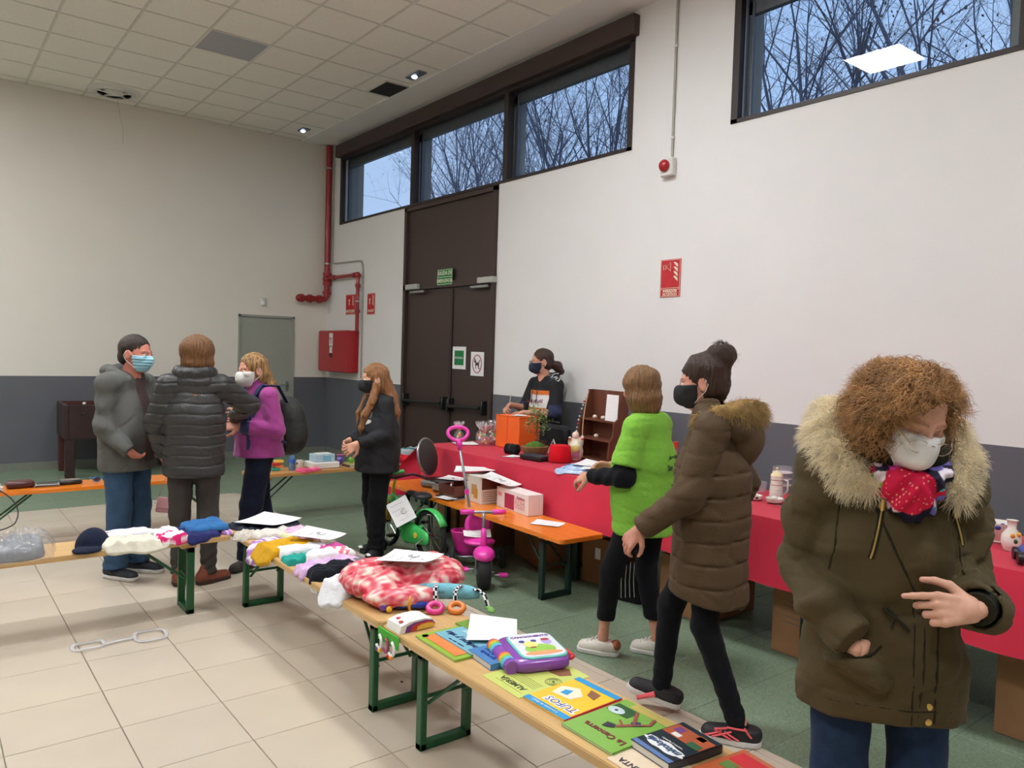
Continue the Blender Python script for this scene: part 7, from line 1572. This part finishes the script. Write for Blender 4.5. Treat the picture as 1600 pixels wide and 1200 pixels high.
# ---------------------------------------------------------------- kids bike
t=thing('kids_bike','small green and yellow childrens bike standing by the orange bench','bike',(3.11,5.24,0),0,None); t.rotation_euler=(0,0,rzf(-.04,1))
m_gr=mat('bike_green',(70,190,96),rough=.3,coat=.3); m_yl=mat('bike_yellow',(240,204,44),rough=.3,coat=.3); m_rub=mat('black_rubber',(30,30,32),rough=.8); m_chr=mat('chrome',(190,190,192),rough=.15,metal=1)
def wheel(parent,x,y,z,r,tw,spokes=12,name='wheel',axis=(1,0,0),hub=.02):
    a=Vector(axis); w_=MB().tube([Vector((x,y,z))+Vector((0,r*math.cos(k),r*math.sin(k))) for k in np.linspace(0,2*PI,33)[:-1]],tw,10,closed=True).obj(name,m_rub,parent,smooth=True)
    rm_=MB().tube([Vector((x,y,z))+Vector((0,(r-tw)*math.cos(k),(r-tw)*math.sin(k))) for k in np.linspace(0,2*PI,29)[:-1]],tw*.35,6,closed=True); 
    for k in range(spokes): q=2*PI*k/spokes; rm_.tube([(x+(.012 if k%2 else -.012),y,z),(x,y+(r-tw)*math.cos(q),z+(r-tw)*math.sin(q))],.0016,4)
    rm_.disc((x,y,z),a,hub,.05,12); rm_.obj('rim_and_spokes',m_chr,w_); return w_
wheel(t,0,-.30,.20,.185,.019); wheel(t,0,.33,.20,.185,.019)
MB().tube([(0,.33,.20),(.0,.28,.36),(0,.24,.50),(0,.22,.57)],.014,8).obj('fork_stem',m_yl,t,smooth=True)
MB().tube([(.028,.33,.20),(.028,.27,.40)],.010,8).tube([(-.028,.33,.20),(-.028,.27,.40)],.010,8).tube([(-.028,.27,.40),(.028,.27,.40)],.012,8).obj('fork',m_yl,t)
MB().tube([(0,.25,.44),(0,.10,.30),(0,-.06,.22),(0,-.20,.25)],.018,10).obj('frame_tube',m_gr,t,smooth=True); MB().tube([(0,-.09,.22),(0,-.13,.38),(0,-.14,.47)],.012,8).obj('seat_post',m_metal,t)
MB().tube([(0,-.30,.20),(0,-.10,.23)],.012,8).obj('chain_stay',m_gr,t)
V,F=nets(lambda P:smin(cap(P,(-.05,-.30,.19),(-.05,-.05,.20),.055,.095,.42,1),cap(P,(-.05,-.03,.22),(-.05,.14,.40),.075,.05,.5,1),.02),(-.12,-.42,.06),(.02,.26,.50),.008)
link('chain_guard',mesh_np('chain_guard',V,F,m_gr),t); MB().disc((-.082,-.22,.20),(1,0,0),.022,.006,14).obj('guard_badge',mat('badge_yellow',(220,190,60)),t)
def mud(cy,a0,a1,r=.215,w_=.035): 
    b=MB(); n=12; b.sheet(lambda u,v:((v-.5)*w_*2,cy+r*math.cos(a0+(a1-a0)*u)*(1-.03*abs(2*v-1)),.20+r*math.sin(a0+(a1-a0)*u)*(1-.03*abs(2*v-1))),n,3); return b
o=mud(-.30,.5,2.6).obj('rear_mudguard',m_gr,t,smooth=True); sm=o.modifiers.new('s','SOLIDIFY'); sm.thickness=.006
o=mud(.33,1.1,2.6).obj('front_mudguard',m_gr,t,smooth=True); sm=o.modifiers.new('s','SOLIDIFY'); sm.thickness=.006
MB().tube([(0,.16,.40),(-.01,.10,.38),(0,.13,.26)],.02,8).obj('yellow_frame_cover',m_yl,t,smooth=True)
MB().tube([(-.20,.12,.58),(-.14,.18,.60),(0,.21,.575),(.14,.18,.60),(.20,.12,.58)],.010,8).obj('handlebar',m_black,t,smooth=True)
for s in(-1,1): MB().tube([(s*.20,.12,.58),(s*.21,.06,.575)],.017,10).obj('grip',mat('maroon_grip',(92,36,44),rough=.6),t)
MB().box(-.0,.19,.60,.16,.05,.035,bev=.01).obj('bar_pad',mat('maroon_grip'),t); MB().tube([(-.06,.18,.625),(.05,.18,.63)],.016,8).obj('green_pad',m_gr,t)
V,F=nets(lambda P:smax(smin(ell(P,(0,-.18,.49),(.075,.085,.03)),ell(P,(0,-.06,.49),(.028,.10,.022)),.02),-(P[:,2]-.47),.004),(-.12,-.3,.44),(.12,.08,.54),.007); link('saddle',mesh_np('saddle',V,F,mat('black_saddle',(30,30,34),rough=.5)),t)
MB().tube([(-.09,-.02,.20),(-.09,.05,.15)],.008,6).box(-.12,.06,.15,.07,.05,.018).obj('pedal',m_black,t); MB().tube([(.05,-.02,.20),(.05,-.09,.26)],.008,6).box(.08,-.09,.26,.06,.05,.018).obj('pedal',m_black,t)
for s in(-1,1): MB().tube([(s*.05,-.30,.20),(s*.13,-.30,.15),(s*.14,-.31,.075)],.007,6).obj('stabiliser_arm',m_chr,t); wheel(t,s*.15,-.31,.062,.05,.012,4,'stabiliser_wheel')
pp=paper('white price note pinned on the green kids bike',2.98,5.14,.37,.17,.20,-.70,rx=1.15,ry=-.0,curl=.006,seed=12,spin=.55)
# ---------------------------------------------------------------- tricycle
t=thing('tricycle','pink childrens tricycle with a tall push handle and a basket','tricycle',(3.22,4.42,0)); t.rotation_euler=(0,0,rzf(-.50,-.86))
m_pk=mat('hot_pink_plastic',(232,60,170),rough=.3,coat=.2); m_pk2=mat('deep_pink_plastic',(206,40,140),rough=.35); m_gm=mat('grey_steel',(150,152,156),rough=.35,metal=.7)
def fat(parent,x,y,r,w_,nm='wheel'):
    o=MB().lathe([(r*.45,-w_/2),(r*.85,-w_/2),(r*.98,-w_*.3),(r,0),(r*.98,w_*.3),(r*.85,w_/2),(r*.45,w_/2)],28,Matrix.Translation((x,y,r+.001))@Matrix.Rotation(PI/2,4,'Y')).obj(nm,m_rub,parent,smooth=40)
    MB().disc((x,y,r),(1,0,0),r*.47,w_*.9,20).obj('hub',mat('grey_hub',(80,82,86),rough=.5),o); MB().disc((x,y,r),(1,0,0),r*.16,w_*1.15,12).obj('axle_cap',m_gm,o); return o
fat(t,0,.28,.118,.085,'front_wheel'); fat(t,-.19,-.22,.085,.04,'rear_wheel'); fat(t,.19,-.22,.085,.04,'rear_wheel')
MB().tube([(-.19,-.22,.086),(.19,-.22,.086)],.009,8).tube([(0,.20,.30),(0,.05,.20),(0,-.12,.17),(0,-.22,.10)],.014,10).obj('frame',m_gm,t,smooth=True)
MB().tube([(-.052,.28,.115),(-.052,.25,.20),(-.02,.23,.26)],.007,8).tube([(.052,.28,.115),(.052,.25,.20),(.02,.23,.26)],.007,8).obj('fork',m_gm,t,smooth=True)
V,F=nets(lambda P:smax(ell(P,(0,.27,.235),(.075,.11,.055)),-(P[:,2]-.225+.2*(P[:,1]-.26)),.004),(-.09,.12,.18),(.09,.4,.32),.007); link('front_fender',mesh_np('front_fender',V,F,m_pk),t)
MB().tube([(0,.24,.27),(0,.215,.36),(0,.205,.40)],[.026,.02,.016],12).obj('head_tube',m_pk,t,smooth=True); MB().tube([(0,.215,.38),(0,.19,.47),(0,.17,.505)],.010,8).obj('steering_post',m_gm,t,smooth=True)
MB().tube([(-.155,.13,.50),(-.06,.165,.505),(.06,.165,.505),(.155,.13,.50)],.010,8).obj('handlebar',m_gm,t,smooth=True)
for s in(-1,1): MB().tube([(s*.155,.13,.50),(s*.12,.145,.502),(s*.065,.162,.505)],[.019,.018,.018],10).obj('grip',m_pk,t,smooth=True)
V,F=nets(lambda P:smin(smax(ell(P,(0,-.06,.245),(.115,.11,.03)),-(P[:,2]-.22),.004),smax(ell(P,(0,-.155,.34),(.105,.035,.11)),-(ell(P,(0,-.10,.36),(.10,.05,.12))),.006),.02),(-.15,-.25,.18),(.15,.08,.48),.007); link('seat',mesh_np('seat',V,F,m_pk),t)
V,F=nets(lambda P:smax(smax(cap(P,(.06,-.30,.14),(.06,-.31,.26),.085,.12,1.15,.7),P[:,2]-.27,.004),-cap(P,(.06,-.30,.17),(.06,-.31,.30),.075,.112,1.15,.68),.003),(-.12,-.45,.05),(.24,-.16,.3),.007); link('basket',mesh_np('basket',V,F,m_pk2),t)
MB().tube([(.03,-.19,.18),(.04,-.215,.34),(.09,-.26,.60),(.145,-.30,.90)],.010,8).obj('push_pole',m_gm,t,smooth=True); MB().disc((.086,-.255,.57),(.15,-.15,1),.018,.035,12).obj('clamp',m_pk,t)
MB().tube([(.142,-.30,.88),(.155,-.305,.96)],[.016,.03],12).obj('handle_neck',m_pk,t,smooth=True)
MB().tube([(.16+.075*math.cos(a)*(1+.12*math.sin(a)),-.312-.02*math.sin(a),1.0+.05*math.sin(a)) for a in np.linspace(0,2*PI,30)[:-1]],.014,10,closed=True).obj('push_handle',m_pk,t,smooth=True)
for s,dz in((-1,-.03),(1,.03)): MB().tube([(s*.03,.28,.115),(s*.07,.28,.115),(s*.075,.28+.03*s,.115+dz),(s*.12,.28+.03*s,.115+dz)],.006,6).obj('crank',m_gm,t); MB().box(s*.14,.28+.03*s,.115+dz,.065,.055,.020,bev=.005).obj('pedal',m_pk,t)
paper('white note resting on the pink tricycle seat',3.24,4.49,.295,.20,.09,-.52,rx=.35,curl=.012,seed=14,lines=2,big=False)

tag(MB().lathe([(.001,.004),(.006,.004),(.008,0)],12).obj('black_button',m_black,loc=(1.878,3.194,.001)),'tiny black button lying on the cream floor beside the bench legs','button')
